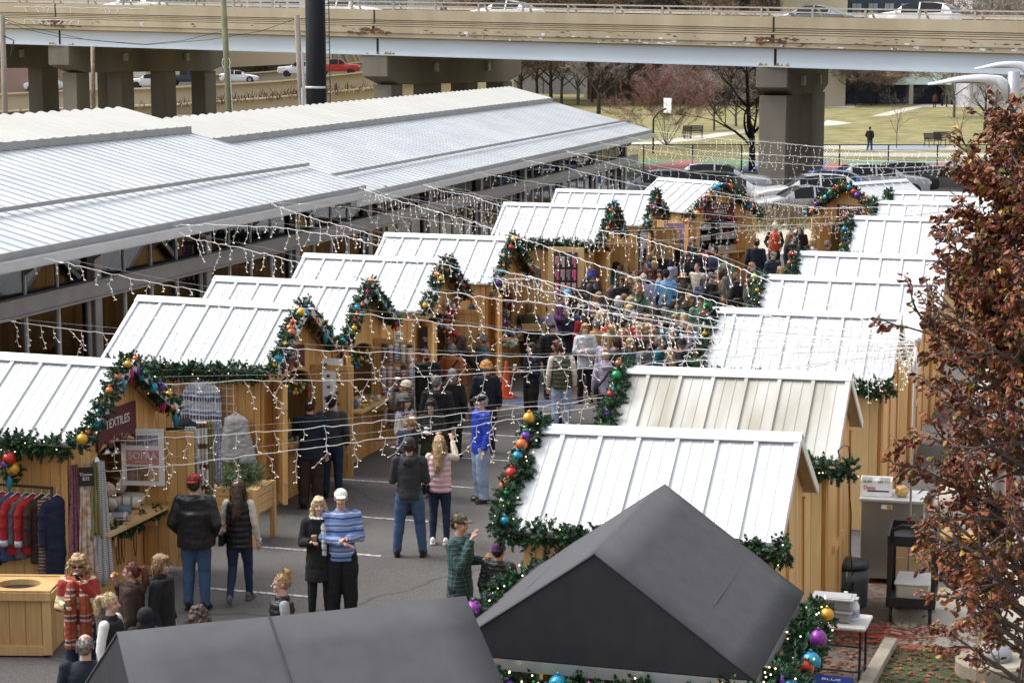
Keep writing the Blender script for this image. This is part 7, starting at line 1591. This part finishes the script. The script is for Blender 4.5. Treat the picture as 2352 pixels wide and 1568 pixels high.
# sock board on the third left hut
t=empty('sock_board',(-12.30,34.15,1.45),R(8),'white wire board with rows of patterned fluffy socks on the third left hut door','display board'); mb=MB()
for k in range(8): mb.tube([(-.30+k*.086,0,-.92),(-.30+k*.086,0,.62)],.005,4)
for k in range(14): mb.tube([(-.30,0,-.92+k*.118),(.30,0,-.92+k*.118)],.005,4)
mb.build('wire_grid',WHITEP,t)
SOCKM=[stripes('sock_a',[(0,(.03,.03,.04)),(.5,(.55,.5,.5)),(.7,(.25,.04,.05))],.05,2),stripes('sock_b',[(0,(.45,.16,.17)),(.4,(.6,.5,.48)),(.8,(.10,.03,.04))],.06,2),stripes('sock_c',[(0,(.05,.13,.28)),(.5,(.5,.55,.6))],.05,2),stripes('sock_d',[(0,(.28,.28,.30)),(.5,(.55,.54,.53))],.045,2),stripes('sock_e',[(0,(.55,.28,.27)),(.5,(.6,.52,.47))],.05,2)]
FLUF=mat('white_fluff',(.68,.65,.62),bump=.8,bscale=60,var=.1)
for r_ in range(4):
    for c_ in range(5):
        x=-.26+c_*.125+rb2.uniform(-.015,.015); z=.50-r_*.40+rb2.uniform(-.03,.03); q=Vector((x,-.05,z)); q=Matrix.Rotation(R(8),3,'Z')@q+t.location
        s=empty('sock_pair',q,R(8),'pair of patterned socks with a white fluffy cuff on the sock board','socks','sock pairs on the sock board'); mb=MB(); mb.tube([(0,0,0),(0,0,-.12),(.0,-.01,-.22),(.0,-.03,-.29)],[.042,.048,.052,.03],8); mb.build('sock',SOCKM[(r_*3+c_)%5],s,smooth=True); mb=MB(); mb.ell((0,-.005,.03),(.058,.045,.038),10,6); mb.build('cuff',FLUF if (r_+c_)%4 else mat('dark_fluff',(.03,.03,.035)),s,smooth=True)
chalkboard((-12.25,34.05,2.16),R(8),.16,.18,'Socks\n$ 15','white paper sign reading Socks $ 15 above the sock board',.055,col=WHITEP)
# felt goods, bags and boards of the next huts
def cluster(loc,label,n,box_,cols,r_,grp,cat='ornaments',name='felt_ornaments',seed=0):
    rr=random.Random(seed); t=empty(name,loc,0,label,cat,grp); mb=MB()
    for i in range(n): mb.ell((rr.uniform(-1,1)*box_[0],rr.uniform(-1,1)*box_[1],rr.uniform(-1,1)*box_[2]),r_*rr.uniform(.6,1.2),8,5,rr.randrange(len(cols)))
    tag(mb.build('ornaments',cols,t,smooth=True,fix=False),kind='stuff'); return t
FC=[BM['r'],BM['g'],BM['b'],BM['y'],fab(CN['white']),fab(CN['purple']),fab(CN['red'])]; FC=[fab(c) for c in ((.35,.03,.03),(.04,.25,.08),(.02,.18,.35),(.5,.3,.05),(.6,.58,.55),(.12,.04,.2),(.45,.08,.15))]
cluster((-12.62,38.35,1.75),'dense column of red and green felt hearts and leaves on the fourth left hut',90,(.08,.35,.55),[FC[0],FC[1],FC[4],FC[6]],.05,None,seed=1)
cluster((-12.60,41.9,1.35),'rows of coloured felt balls hanging beside the fifth left counter',70,(.10,.22,.30),FC,.05,None,seed=2)
cluster((-12.55,42.4,1.12),'heap of small coloured felt animals on the fifth left counter',130,(.22,.60,.05),FC,.035,None,seed=3)
cluster((-12.35,41.5,.95),'cluster of pale felt balls hanging under the fifth left counter',22,(.12,.22,.08),[FC[4],FC[1],fab((.35,.30,.2))],.055,None,seed=4)
t=empty('wooden_tray',(-12.30,43.0,1.10),R(20),'open wooden tray with sorted beads on the fifth left counter','tray'); mb=MB(); mb.box((0,0,0),(.42,.75,.02)); 
for y in(-.37,0,.37): mb.box((0,y,.06),(.42,.015,.12))
for x in(-.2,.2): mb.box((x,0,.06),(.015,.75,.12))
mb.build('tray_box',PINE2,t)
for i,(loc,c,l) in enumerate([((-12.72,39.9,2.0),'navy','dark blue backpack hanging on the front of the fifth left hut'),((-12.72,39.95,1.52),'rust','brown leather satchel hanging below the dark blue backpack'),((-12.72,40.0,1.05),'caramel','striped woven bag hanging lowest on the fifth left hut')]):
    t=empty('hanging_bag',loc,0,l,'bag'); mb=MB(); mb.ell((0,0,-.15),(.10,.15,.19),12,8); mb.box((.06,0,-.2),(.06,.22,.16)); me=remesh(mb,.015,2); me.name='bag_body'; me.materials.append(clothmat(c) if i<2 else mat('woven_multicolour',(.35,.12,.06),col2=(.25,.28,.10),scale=20)); mobj('bag_body',me,t); mb=MB(); mb.tube([(0,-.06,0),(0,-.03,.1),(0,.03,.1),(0,.06,0)],.01,5); mb.build('strap',BLACK,t)
chalkboard((-12.25,38.95,1.15),R(10),.22,.46,'Quilted\nMail','black chalkboard on the open door of the fourth left hut',.05); chalkboard((-12.55,36.55,1.75),R(15),.30,.5,'Quilted\nWool','small green black chalkboard near the dark bearded man',.06)
# glove board on the sixth hut
t=empty('glove_board',gV(1300,640,49.6),R(2),'tall pale wooden board with rows of patterned gloves near the sixth left hut','display board'); gz_=t.location.z; t.location.z=0
mb=MB(); mb.box((0,0,1.15),(.95,.05,2.3)); mb.build('board',PLY,t); mb=MB(); mb.box((0,-.035,1.5),(.62,.02,1.35)); mb.build('backing',mat('dark_backing',(.05,.03,.025)),t)
GC=[(.45,.22,.24),(.45,.38,.34),(.12,.12,.14),(.45,.12,.22),(.40,.28,.26),(.16,.17,.2),(.6,.08,.2),(.5,.45,.42)]
for r_ in range(4):
    for c_ in range(4):
        q=Matrix.Rotation(R(2),3,'Z')@Vector((-.22+c_*.15,-.075,2.05-r_*.34))+t.location; mb=MB(); mb.box((0,0,-.09),(.11,.03,.20)); mb.box((.02,0,-.22),(.07,.03,.09)); o=mb.build('gloves',mat('glove_%d'%((r_*3+c_)%8),GC[(r_*3+c_)%8],var=.25,scale=30),None,loc=q,rz=R(2),bevel=.012); tag(o,'pair of patterned gloves pinned in rows on the glove board','gloves','glove pairs on the glove board')
garment('brown_scarf','scarf','brown fringed woollen scarf on a stand between the felt balls and the glove board',gV(1222,610,46.2),0,fab((.12,.085,.06)),L=1.3,W=.5,sl=0,seed=9)
# roll-up banner and shelves by the end hut
b_=gz(1555,600,1.0); t=empty('banner_stand',(b_.x-.1,b_.y,0),YAW,'lilac roll-up banner with white vertical lettering left of the end hut','banner'); mb=MB(); mb.box((0,0,1.15),(.62,.012,2.0)); mb.build('banner',mat('lilac_vinyl',(.42,.28,.50),var=.04,rough=.6),t); mb=MB(); mb.box((0,0,.08),(.66,.2,.1)); mb.build('base',GALV,t); lettering('lettering','nznz',.26,SWH,t,(.14,-.012,1.55),(R(90),R(90),0),1.2)
b_=gz(1480,605,1.25); t=empty('poster_board',(b_.x,b_.y,0),YAW+R(20),'narrow black framed poster board at the seventh left hut','poster'); mb=MB(); mb.box((0,0,1.45),(.36,.04,1.5)); mb.build('frame',BLACK,t); mb=MB(); mb.box((0,-.026,1.45),(.30,.01,1.42)); mb.build('panel',mat('poster_grey',(.42,.43,.46),var=.05),t); mb=MB(); mb.ell((0,-.035,1.45),(.08,.006,.12),12,8); mb.lathe((0,-.035,1.58),[(.07,0),(.045,.02),(.04,.10)],10,sy=.1); mb.build('portrait_print',BLACK,t)
M3=Matrix.Rotation(ra,3,'Z')
def EHp(x,y,z): return M3@Vector((x,y,z))+Vector((c.x,c.y,0)) if False else M3@Vector((x,y,z))+EH.location
t=empty('hat_shelf',EHp(1.15,.35,1.1),ra,'grey crates with caps and hats at the counter of the end hut','shelf')
for k,(y,z,w_) in enumerate([(.0,.05,.9),(.0,.42,.8),(.05,.78,.7),(-.9,.42,.4),(-.9,.75,.4)]):
    mb=MB(); mb.box((0,y,z),(.25,w_,.18)); mb.build('crate',mat('grey_crate',(.38,.37,.35),var=.1,scale=6),t)
mb=MB(); rr=random.Random(12)
for k in range(26): mb.ell((.1,rr.uniform(-1.1,.5),rr.choice((.2,.58,.95))+rr.uniform(-.03,.03)),(.09,.09,.06),8,5,rr.randrange(3))
tag(mb.build('hats',[fab(CN['red']),fab(CN['black']),fab(CN['teal'])],t,smooth=True,fix=False),kind='stuff')
for k in range(2): mb=MB(); mb.lathe((0,0,0),[(.05,0),(.05,.18),(.018,.24),(.018,.27)],12); tag(mb.build('bottle',mat('clear_blue_bottle',(.45,.55,.65),rough=.1),None,smooth=True,loc=EHp(1.45,-.55+.14*k,1.07)),'clear bottle standing on the counter of the end hut','bottle','bottles on the end hut counter')
t=empty('colour_flag',EHp(1.42,1.25,1.5),ra,'bundle of rainbow coloured cloth at the right jamb of the end hut','cloth'); mb=MB()
for k,cc in enumerate('prygb'): pass
for k in range(5): mb.plate([(0,-.15+k*.06,.3),(0,-.09+k*.06,.3),(.08,-.07+k*.07,-.35),(.08,-.16+k*.07,-.35)],(1,0,0),.02,k)
mb.build('ribbons',[fab((.12,.03,.25)),fab((.5,.05,.04)),fab((.6,.45,.05)),fab((.03,.25,.3)),fab((.03,.06,.35))],t)
M4=Matrix.Rotation(rb,3,'Z'); q=M4@Vector((1.5,1.35,1.45))+EH2.location; t=empty('striped_poster',q,rb+R(90)+R(180),'colour striped poster on the open door of the candy hut','poster'); mb=MB(); mb.box((0,0,0),(.36,.02,.85)); mb.build('panel',stripes('poster_stripes',[(0,(.5,.05,.05)),(.2,(.6,.35,.05)),(.4,(.05,.2,.5)),(.6,(.6,.6,.6)),(.8,(.05,.25,.5))],.85,2,bump=0),t)
# more goods: cushions, hats and hanging ornaments in the arches
CUSH=[WB,RUSTP,mat('cushion_teal',(.06,.16,.18),col2=(.4,.38,.34),scale=24),mat('cushion_cream',(.55,.50,.42),var=.1),BSK[0],BSK[1]]
for i in range(12):
    mb=MB(); mb.ell((0,0,0),(.13,.07,.11),12,8,M=Matrix.Rotation(R(20*(i%3)-20),3,'X')); o=mb.build('cushion',CUSH[i%6],None,smooth=True,loc=(-12.98-.10*(i%3),23.45+.125*i,1.17+.17*(i%2)),rz=R(30*i)); tag(o,'small patterned cushion piled at the back of the first counter','cushion','cushions piled on the first counter')
for i,V in enumerate((30.2,33.3,37.6,42.4,51.8,57.2)):
    n=('second','third','fourth','fifth','sixth','seventh')[i]
    cluster((-12.78,V+.15,1.83),'small coloured ornaments hanging in the arch of the %s left hut'%n,36,(.04,.55,.16),[FC[(i+k)%7] for k in range(4)]+[PINE2],.035,None,seed=60+i)
    cluster((-12.62,V-.1,1.12),'mixed small goods laid out on the counter of the %s left hut'%n,46,(.18,.62,.05),[FC[(i*2+k)%7] for k in range(4)]+[PINE2],.045,None,cat='goods',name='counter_goods',seed=70+i)
# ---------------- service side, right of the huts ----------------
STEEL=mat('brushed_steel',(.36,.35,.33),rough=.32,metal=.8,var=.12,scale=1.2,bump=.1,bscale=8)
fr=gz(2000,1338); t=empty('steel_fridge',(-2.62,fr.y+.32,0),R(3),'tall stainless steel fridge standing behind the second right hut','fridge')
mb=MB(); mb.box((0,0,.62),(.86,.64,1.10)); mb.build('cabinet',STEEL,t,bevel=.012); mb=MB(); mb.box((0,0,1.19),(.92,.70,.045)); mb.build('top',mat('worktop_steel',(.55,.55,.54),rough=.3,metal=.6,var=.05),t,bevel=.01)
for x in(-.36,.36):
    for y in (-.26,.26): mb=MB(); mb.tube([(x,y,0),(x,y,.08)],.035,8); mb.build('foot',BLACK,t)
mb=MB(); mb.box((-.08,-.324,1.10),(.15,.004,.06)); mb.build('warning_label',WHITEP,t); mb=MB(); mb.box((-.045,-.327,1.10),(.06,.003,.05)); mb.build('yellow_mark',BM['y'],t)
t=empty('milk_carton_box',(-2.86,fr.y+.28,1.215),R(4),'open white cardboard box with red and blue print on top of the steel fridge','box'); mb=MB()
mb.box((0,-.16,.11),(.42,.008,.22)); mb.box((0,.16,.11),(.42,.008,.22)); mb.box((-.21,0,.11),(.008,.31,.22)); mb.box((.21,0,.11),(.008,.31,.22)); mb.box((0,0,.005),(.41,.31,.008))
mb.box((-.12,-.163,.245),(.15,.006,.05)); mb.box((.12,-.163,.245),(.15,.006,.05)); mb.build('carton',WHITEP,t); mb=MB(); mb.box((.03,-.166,.075),(.30,.004,.02)); mb.build('blue_band',fab((.02,.03,.2)),t)
lettering('lettering','Daisy',.075,fab((.4,.02,.02)),t,(-.09,-.168,.12),(R(90),0,0)); lettering('lettering','22 JAN',.04,BLACK,t,(-.12,-.168,.205),(R(90),0,0)); lettering('lettering','A290   S 11',.035,BLACK,t,(.10,-.168,.205),(R(90),0,0))
mb=MB(); mb.ell((0,0,.07),(.10,.09,.085),10,8); o=remesh(mb,.012,1,disp=.012,dscale=12); o.materials.append(mat('amber_bag',(.42,.22,.06),col2=(.55,.36,.14),scale=9,rough=.35)); tag(mobj('food_bag',o,None,(-2.50,fr.y+.22,1.215)),'amber plastic food bag on the steel fridge beside the white box','bag')
# cooler
cp=gz(1952,1388); t=empty('drink_cooler',(cp.x-.02,cp.y,0),0,'round grey insulated drink cooler with a black lid behind the nearest right hut','cooler'); k=.33
mb=MB(); mb.lathe((0,0,.02),[(.24,0),(.255,.05),(.262,.38),(.272,.40),(.272,.50),(.262,.52),(.268,.60)],28); mb.build('tank',mat('cooler_grey',(.115,.12,.13),rough=.5,var=.06),t,smooth=True); mb=MB(); mb.lathe((0,0,.62),[(.275,0),(.28,.05),(.25,.09),(.12,.105),(.01,.107)],28); mb.build('lid',BLACK,t,smooth=True)
mb=MB(); mb.tube([(-.09,-.28,.46),(-.08,-.31,.34),(.08,-.31,.34),(.09,-.28,.46)],.016,6); mb.build('handle',BLACK,t); mb=MB(); mb.tube([(0,-.29,.62),(0,-.31,.54),(0,-.28,.46)],.012,6); mb.build('latch',GALV,t); mb=MB(); mb.box((-.2,-.2,.55),(.02,.1,.12),rz=R(-45)); mb.build('yellow_label',BM['y'],t)
t.scale=(.98,.98,.85)
# folding table with tubs and jugs
q=[gz(x,y,.74) for x,y in [(1862,1445),(1880,1385),(2003,1400),(1985,1460)]]; cc=sum((v for v in q),Vector())/4
t=empty('folding_table',(cc.x,cc.y,0),R(-2),'white folding table with black legs beside the right black canopy','table'); mb=MB(); mb.box((0,0,.72),(.66,.62,.045)); mb.build('table_top',mat('table_plastic',(.55,.54,.50),rough=.5,var=.06,scale=4),t,bevel=.02)
for x in(-.26,.26): mb=MB(); mb.tube([(x,-.22,.70),(x,-.24,.0)],.016,6); mb.tube([(x,.22,.70),(x,.24,.0)],.016,6); mb.tube([(x,-.235,.15),(x,.235,.15)],.012,5); mb.build('leg',BLKM,t)
mb=MB(); mb.tube([(-.26,0,.42),(.26,0,.42)],.012,5); mb.tube([(-.26,-.2,.18),(.26,-.2,.18)],.012,5); mb.build('brace',BLKM,t)
for k in range(2):
    b=empty('bus_tub',(cc.x-.10+.01*k,cc.y-.03,.745+.145*k),R(-3+2*k),('lower','upper')[k]+' one of two stacked grey tubs with lids on the folding table','tub'); mb=MB(); mb.box((0,0,.06),(.44,.28,.12)); mb.build('tub',GREYP,b,bevel=.02); mb=MB(); mb.box((0,0,.128),(.50,.33,.022)); mb.box((0,0,.142),(.42,.26,.01)); mb.box((.265,0,.125),(.05,.12,.02)); mb.build('lid',mat('tub_lid_grey',(.42,.42,.43),rough=.45,var=.04),b,bevel=.008)
def jug(loc,rz,body,capm,label,h=.27,lab=None):
    t=empty('jug',loc,rz,label,'jug'); mb=MB(); mb.lathe((0,0,0),[(.065,0),(.075,.015),(.075,.16),(.06,.20),(.03,.24),(.022,.25)],16,sx=1.05,sy=.8); mb.tube([(-.03,0,.235),(-.085,0,.22),(-.092,0,.17),(-.07,0,.12)],.014,8); mb.build('bottle',body,t,smooth=True); mb=MB(); mb.lathe((0,0,.25),[(.024,0),(.024,.025),(.01,.027)],12); mb.build('cap',capm,t)
    if lab: mb=MB(); mb.lathe((0,0,.03),[(.0765,0),(.0765,.10)],16,sx=1.05,sy=.8); mb.build('label',lab,t)
jug((cc.x+.13,cc.y+.02,.745),R(20),WHITEP,fab(CN['blue']),'white bleach jug with a blue cap on the folding table',lab=mat('label_blue',(.20,.26,.50),col2=(.5,.5,.6),scale=30)); jug((cc.x+.02,cc.y+.22,.745),R(10),mat('blue_detergent',(.04,.20,.42),rough=.25,var=.05),WHITEP,'blue detergent jug behind the grey tubs')
b5=gz(1895,1530); t=empty('white_bucket',(cc.x-.40,cc.y-.55,0),0,'white plastic bucket under the folding table beside the canopy garland','bucket'); mb=MB(); mb.lathe((0,0,0),[(.13,0),(.155,.36),(.165,.37),(.165,.39),(.155,.39)],22); mb.build('pail',mat('bucket_white',(.60,.60,.57),rough=.45,var=.05),t,smooth=True); mb=MB(); mb.lathe((0,0,.39),[(.15,0),(.04,.004)],22); mb.build('lid',WHITEP,t); t.scale=(1.15,1.15,1.25)
b6=gz(1910,1600); t=empty('blue_crate',(b6.x,b6.y-.1,0),R(-4),'flat blue box with white print at the bottom edge beside the canopy','box'); mb=MB(); mb.box((0,0,.12),(.46,.34,.24)); mb.build('box_body',fab((.015,.04,.25)),t,bevel=.01); lettering('lettering','BLUE',.10,SWH,t,(0,0,.243),(0,0,0))
# service cart
a_=gz(2052,1425); b_=gz(2125,1435); t=empty('service_cart',((a_.x+b_.x)/2,(a_.y+b_.y)/2+.35,0),R(2),'black two shelf utility cart on wheels next to the tree','cart')
CART=mat('cart_plastic',(.012,.012,.013),rough=.5,var=.1)
for z in (.20,.88):
    mb=MB(); mb.box((0,0,z),(.62,.92,.03)); 
    for x in(-.305,.305): mb.box((x,0,z+.05),(.02,.92,.10))
    for y in(-.455,.455): mb.box((0,y,z+.05),(.60,.02,.10))
    mb.build('shelf',CART,t,bevel=.006)
for x in(-.28,.28):
    for y in(-.43,.43): mb=MB(); mb.box((x,y,.54),(.06,.05,.68)); mb.build('post',CART,t)
mb=MB(); mb.tube([(-.25,-.46,.92),(-.25,-.56,1.06),(-.12,-.60,1.12),(.12,-.60,1.12),(.25,-.56,1.06),(.25,-.46,.92)],.026,8); mb.build('handle',CART,t,smooth=True)
for x in(-.25,.25):
    for y in(-.36,.36): mb=MB(); mb.tube([(x-.02,y,.10),(x+.02,y,.10)],.10,16); w_=mb.build('wheel',TYRE,t); mb=MB(); mb.tube([(x-.025,y,.10),(x+.025,y,.10)],.05,10); mb.box((x,y,.17),(.06,.05,.06)); mb.build('rim',GREYP,w_)
t.scale=(1.0,1.0,1.2)
o=cart=t.location
mb=MB(); mb.ell((0,0,0),(.14,.11,.05),12,8); r_=remesh(mb,.012,1,disp=.03,dscale=14); r_.materials.append(mat('tea_towel',(.6,.57,.55),col2=(.45,.15,.12),scale=9,rough=.9)); tag(mobj('towel',r_,None,(o.x+.12,o.y+.05,1.14)),'crumpled white towel with red stripes on the upper shelf of the cart','towel')
t=empty('white_tub',(o.x+.02,o.y-.05,.215),0,'white lidded food tub on the lower shelf of the cart','tub'); mb=MB(); mb.box((0,0,.14),(.42,.55,.28)); mb.build('tub',mat('cream_tub',(.55,.50,.40),rough=.5,var=.05),t,bevel=.03); mb=MB(); mb.box((0,0,.30),(.46,.6,.04)); mb.build('lid',WHITEP,t,bevel=.015)
cb=gV(2098,1210,27.6); t=empty('cardboard_box',(cb.x,27.6,.0),R(5),'brown cardboard box with a white label behind the cart','box'); mb=MB(); mb.box((0,0,.62),(.52,.42,.44)); mb.build('carton',mat('cardboard',(.36,.24,.13),rough=.85,var=.08,scale=4),t); mb=MB(); mb.box((0,0,.20),(.56,.46,.4)); mb.build('lower_carton',MC['cardboard'],t); mb=MB(); mb.box((.05,-.214,.58),(.2,.005,.11)); mb.build('label',WHITEP,t)
t=empty('yellow_lid_tote',(cb.x+.65,27.9,0),R(-4),'black tote with a bright yellow lid behind the tree','tote'); mb=MB(); mb.box((0,0,.3),(.55,.42,.6)); mb.build('tote',BLACK,t,bevel=.02); mb=MB(); mb.box((0,0,.63),(.6,.46,.06)); mb.build('lid',BM['y'],t,bevel=.01)
t=empty('purple_crate',(cb.x-.25,29.2,0),0,'purple plastic crate behind the steel fridge','crate'); mb=MB(); mb.box((0,0,.7),(.5,.4,.35)); mb.build('crate_body',fab((.10,.08,.30)),t,bevel=.02); mb=MB(); mb.box((0,0,.26),(.6,.5,.52)); mb.build('plinth',BLACK,t)
t=empty('red_vending_panel',(-1.1,33.5,0),R(3),'red upright cabinet standing behind the tree foliage','cabinet'); mb=MB(); mb.box((0,0,.95),(.5,.6,1.9)); mb.build('cabinet',mat('signal_red',(.50,.03,.02),rough=.4,var=.04),t,bevel=.02)
hx=gz(1985,1400); t=empty('metal_heater',(-2.28,cp.y+.1,0),R(15),'low dark metal heater with a wire guard on the leaf litter','heater'); mb=MB(); mb.box((0,0,.32),(.34,.28,.04)); mb.build('plate',GALV,t); mb=MB(); mb.box((0,.02,.15),(.30,.24,.28)); mb.build('frame',BLKM,t)
cq_=gz(1985,1462); t=empty('extension_cable',(cq_.x,cq_.y,.02),0,'tangle of orange extension cable on the ground behind the folding table','cable'); mb=MB(); rr=random.Random(17)
for k in range(5):
    r0=rr.uniform(.15,.32); ox,oy=rr.uniform(-.25,.35),rr.uniform(-.15,.2); mb.tube([(ox+r0*1.5*math.cos(a)*(1+.1*math.sin(3*a)),oy+r0*math.sin(a),.012+.012*k%3*.01) for a in [i*.35 for i in range(19)]],.009,5)
mb.tube([(.3,.1,.01),(.6,.0,.01),(.9,.15,.01)],.009,5); mb.build('orange_cable',mat('orange_cable',(.40,.055,.018),rough=.45),t,smooth=True)
t=empty('black_cable',gU(1945,1030,-2.88),0,'thin black cable looping down the back wall of the second right hut','cable'); mb=MB(); o=t.location; mb.tube([gU(x,y,-2.82)-o for x,y in [(1930,1055),(1925,1035),(1938,1022),(1950,1025),(1952,1060),(1950,1120),(1955,1180),(1953,1260),(1958,1320)]],.009,5); mb.build('cable_run',BLACK,t,smooth=True)
# ---------------- street lamp ----------------
LP=gz(2279,1546); LP.z=0
t=empty('street_lamp',LP,YAW,'grey street lamp with a long flat white head behind the red leafed tree','street lamp')
LG=mat('lamp_post_grey',(.36,.37,.40),rough=.4,metal=.2,var=.05); LW=mat('lamp_head_white',(.66,.67,.69),rough=.4,var=.03)
top_=gY(2288,165,-LP.x*sa+LP.y*ca).z
mb=MB(); mb.tube([(0,0,.3),(0,0,top_)],[.085,.068],16); mb.build('pole',LG,t,smooth=True); mb=MB(); mb.lathe((0,0,0),[(.44,0),(.44,.16),(.41,.19)],28); mb.build('concrete_foot',KERB,t); mb=MB(); mb.lathe((0,0,.19),[(.22,0),(.225,.08),(.20,.15),(.11,.20),(.09,.21)],24); mb.build('base_cover',LG,t,smooth=True)
def lamphead(t,z,L=.95,sg=-1):
    mb=MB(); k=12; vs=[]
    for i in range(k+1):
        f=i/k; x=sg*(.07+L*f); w_=.10+.13*min(1,f*2.6)*(1-max(0,f-.75)*2.4); th=.115*(1-f*.8)+(.10*max(0,1-f*6)); zz=z+.02+.05*math.sin(math.pi*min(1,f*1.05))-.02*f-max(0,.12-f)*.9
        vs+=[(x,-w_/2,zz-th*.5),(x,-w_/2*.8,zz+th*.4),(x,0,zz+th*.6),(x,w_/2*.8,zz+th*.4),(x,w_/2,zz-th*.5)]
    fs=[]
    for i in range(k):
        for j in range(5): a=i*5; fs.append((a+j,a+(j+1)%5,a+5+(j+1)%5,a+5+j))
    mb.add(vs,fs+[(0,1,2,3,4),tuple(range(5*k+4,5*k-1,-1))]); mb.build('lamp_head',LW,t,smooth=True)
    mb=MB(); mb.box((sg*(.07+L*.5),0,z+.02),(L*.42,.13,.02)); mb.build('lens',mat('lamp_lens',(.20,.20,.21),rough=.2),t)
lamphead(t,top_-.14,L=.90)
q=gY(2375,150,30); t=empty('street_lamp',(q.x,q.y,0),YAW,'second street lamp head reaching in from the right edge above the tree','street lamp'); mb=MB(); mb.tube([(0,0,0),(0,0,q.z)],[.09,.07],14); mb.build('pole',LG,t,smooth=True); lamphead(t,q.z-.05,.80)
# ---------------- red leafed tree in front ----------------
rr=random.Random(33); TY=13.0; base=gY(2405,1000,TY); tb=Vector((base.x,base.y,0)); t=empty('pear_tree',tb,0,'pear tree with rust red and brown autumn leaves in the right foreground','tree')
cam_x=c2w(1,0); cam_y=c2w(0,1)
def half(z):
    y=110+(HC-z)*FP/TY*.985
    tab=[(60,90),(180,170),(300,235),(480,260),(620,300),(750,330),(900,345),(1050,385),(1200,380),(1350,335),(1480,260),(1600,160),(1750,60)]
    for a,b in zip(tab[:-1],tab[1:]):
        if y<=b[0]: return (a[1]+(b[1]-a[1])*max(0,(y-a[0]))/(b[0]-a[0]))*TY/FP*.84
    return .05
wood_=MB(); leaf=MB(); SH_=[]
def lf(p,d,s_):
    w_=Vector((rr.gauss(0,1),rr.gauss(0,1),rr.gauss(0,.6))); x=d.cross(w_).normalized(); y=(d*.75+Vector((0,0,-.55))+w_*.25).normalized(); nrm=x.cross(y); c_=nrm*s_*rr.uniform(.15,.4); m=rr.choices((0,1,2,3,4),(42,28,19,8,3))[0]
    q=p+y*s_*.22
    leaf.add([p,q+x*s_*.16+c_*.4,p+y*s_*.5+x*s_*.34+c_,p+y*s_*.85+x*s_*.2+c_*.8,p+y*s_*1.08,p+y*s_*.85-x*s_*.2+c_*.8,p+y*s_*.5-x*s_*.34+c_,q-x*s_*.16+c_*.4,p+y*s_*.5],[(0,1,8,7),(1,2,3,8),(3,4,5,8),(7,8,5,6)],m)
wood_.tube([(0,0,0),(.02,0,1.5),(-.03,.03,3.5),(0,0,5.2),(.03,0,6.6),(0,0,7.25)],[.11,.095,.08,.055,.022,.006],10)
def twig(p,d,L,r_,lv):
    n=5; pts=[p]; q=p
    for i in range(n):
        d=(d+Vector((rr.gauss(0,.13),rr.gauss(0,.13),rr.gauss(.05,.10)))).normalized(); q=q+d*L/n; pts.append(q)
        if lv<2:
            for _ in range(2 if lv==0 else 1):
                if rr.random()<.85: ax=Vector((rr.gauss(0,1),rr.gauss(0,1),rr.gauss(0,.8))).normalized(); twig(q,(d*.8+ax*.75).normalized(),L*rr.uniform(.32,.55)*(1-.1*i),r_*.5,lv+1)
        if (lv>=1 or i>=2):
            for _ in range(rr.choice((0,1,1,2)) if lv==2 else rr.choice((0,0,1))): lf(q+Vector((rr.gauss(0,.012),rr.gauss(0,.012),rr.gauss(0,.012))),d,rr.uniform(.030,.068))
    wood_.tube(pts,[r_*(1-.75*i/n)+.0012 for i in range(n+1)],5 if lv==0 else 3,cap=False)
for i in range(44):
    z=rr.uniform(3.3,6.9); a=rr.uniform(0,6.283); hw=half(z+.25); d=Vector((math.cos(a),math.sin(a),rr.uniform(.15,.75))).normalized(); twig(Vector((0,0,z-.35*hw)),d,hw*rr.uniform(.75,1.08),.018*(.5+hw),0)
for i in range(30):   # extra limbs on the camera-left side where the photograph shows it fullest
    z=rr.uniform(3.4,6.6); a=math.atan2(-cam_x.y,-cam_x.x)+rr.gauss(0,.75); hw=half(z+.2); d=Vector((math.cos(a),math.sin(a),rr.uniform(.2,.7))).normalized(); twig(Vector((0,0,z-.35*hw)),d,hw*rr.uniform(.8,1.1),.016*(.5+hw),0)
for i in range(27):   # upright upper limbs
    z=rr.uniform(4.9,6.75); a=math.atan2(-cam_x.y,-cam_x.x)+rr.gauss(0,1.0); hw=half(z+.3); d=Vector((math.cos(a),math.sin(a),rr.uniform(.3,1.0))).normalized(); twig(Vector((0,0,z-.3*hw)),d,hw*rr.uniform(1.0,1.4),.016*(.5+hw),0)
wood_.build('trunk',mat('pear_bark',(.10,.075,.065),rough=.9,var=.25,scale=6,bump=.4),t,smooth=True,fix=False)
leaf.build('crown',LEAFM,t,fix=False)

bpy.data.scenes.remove(TMPS)
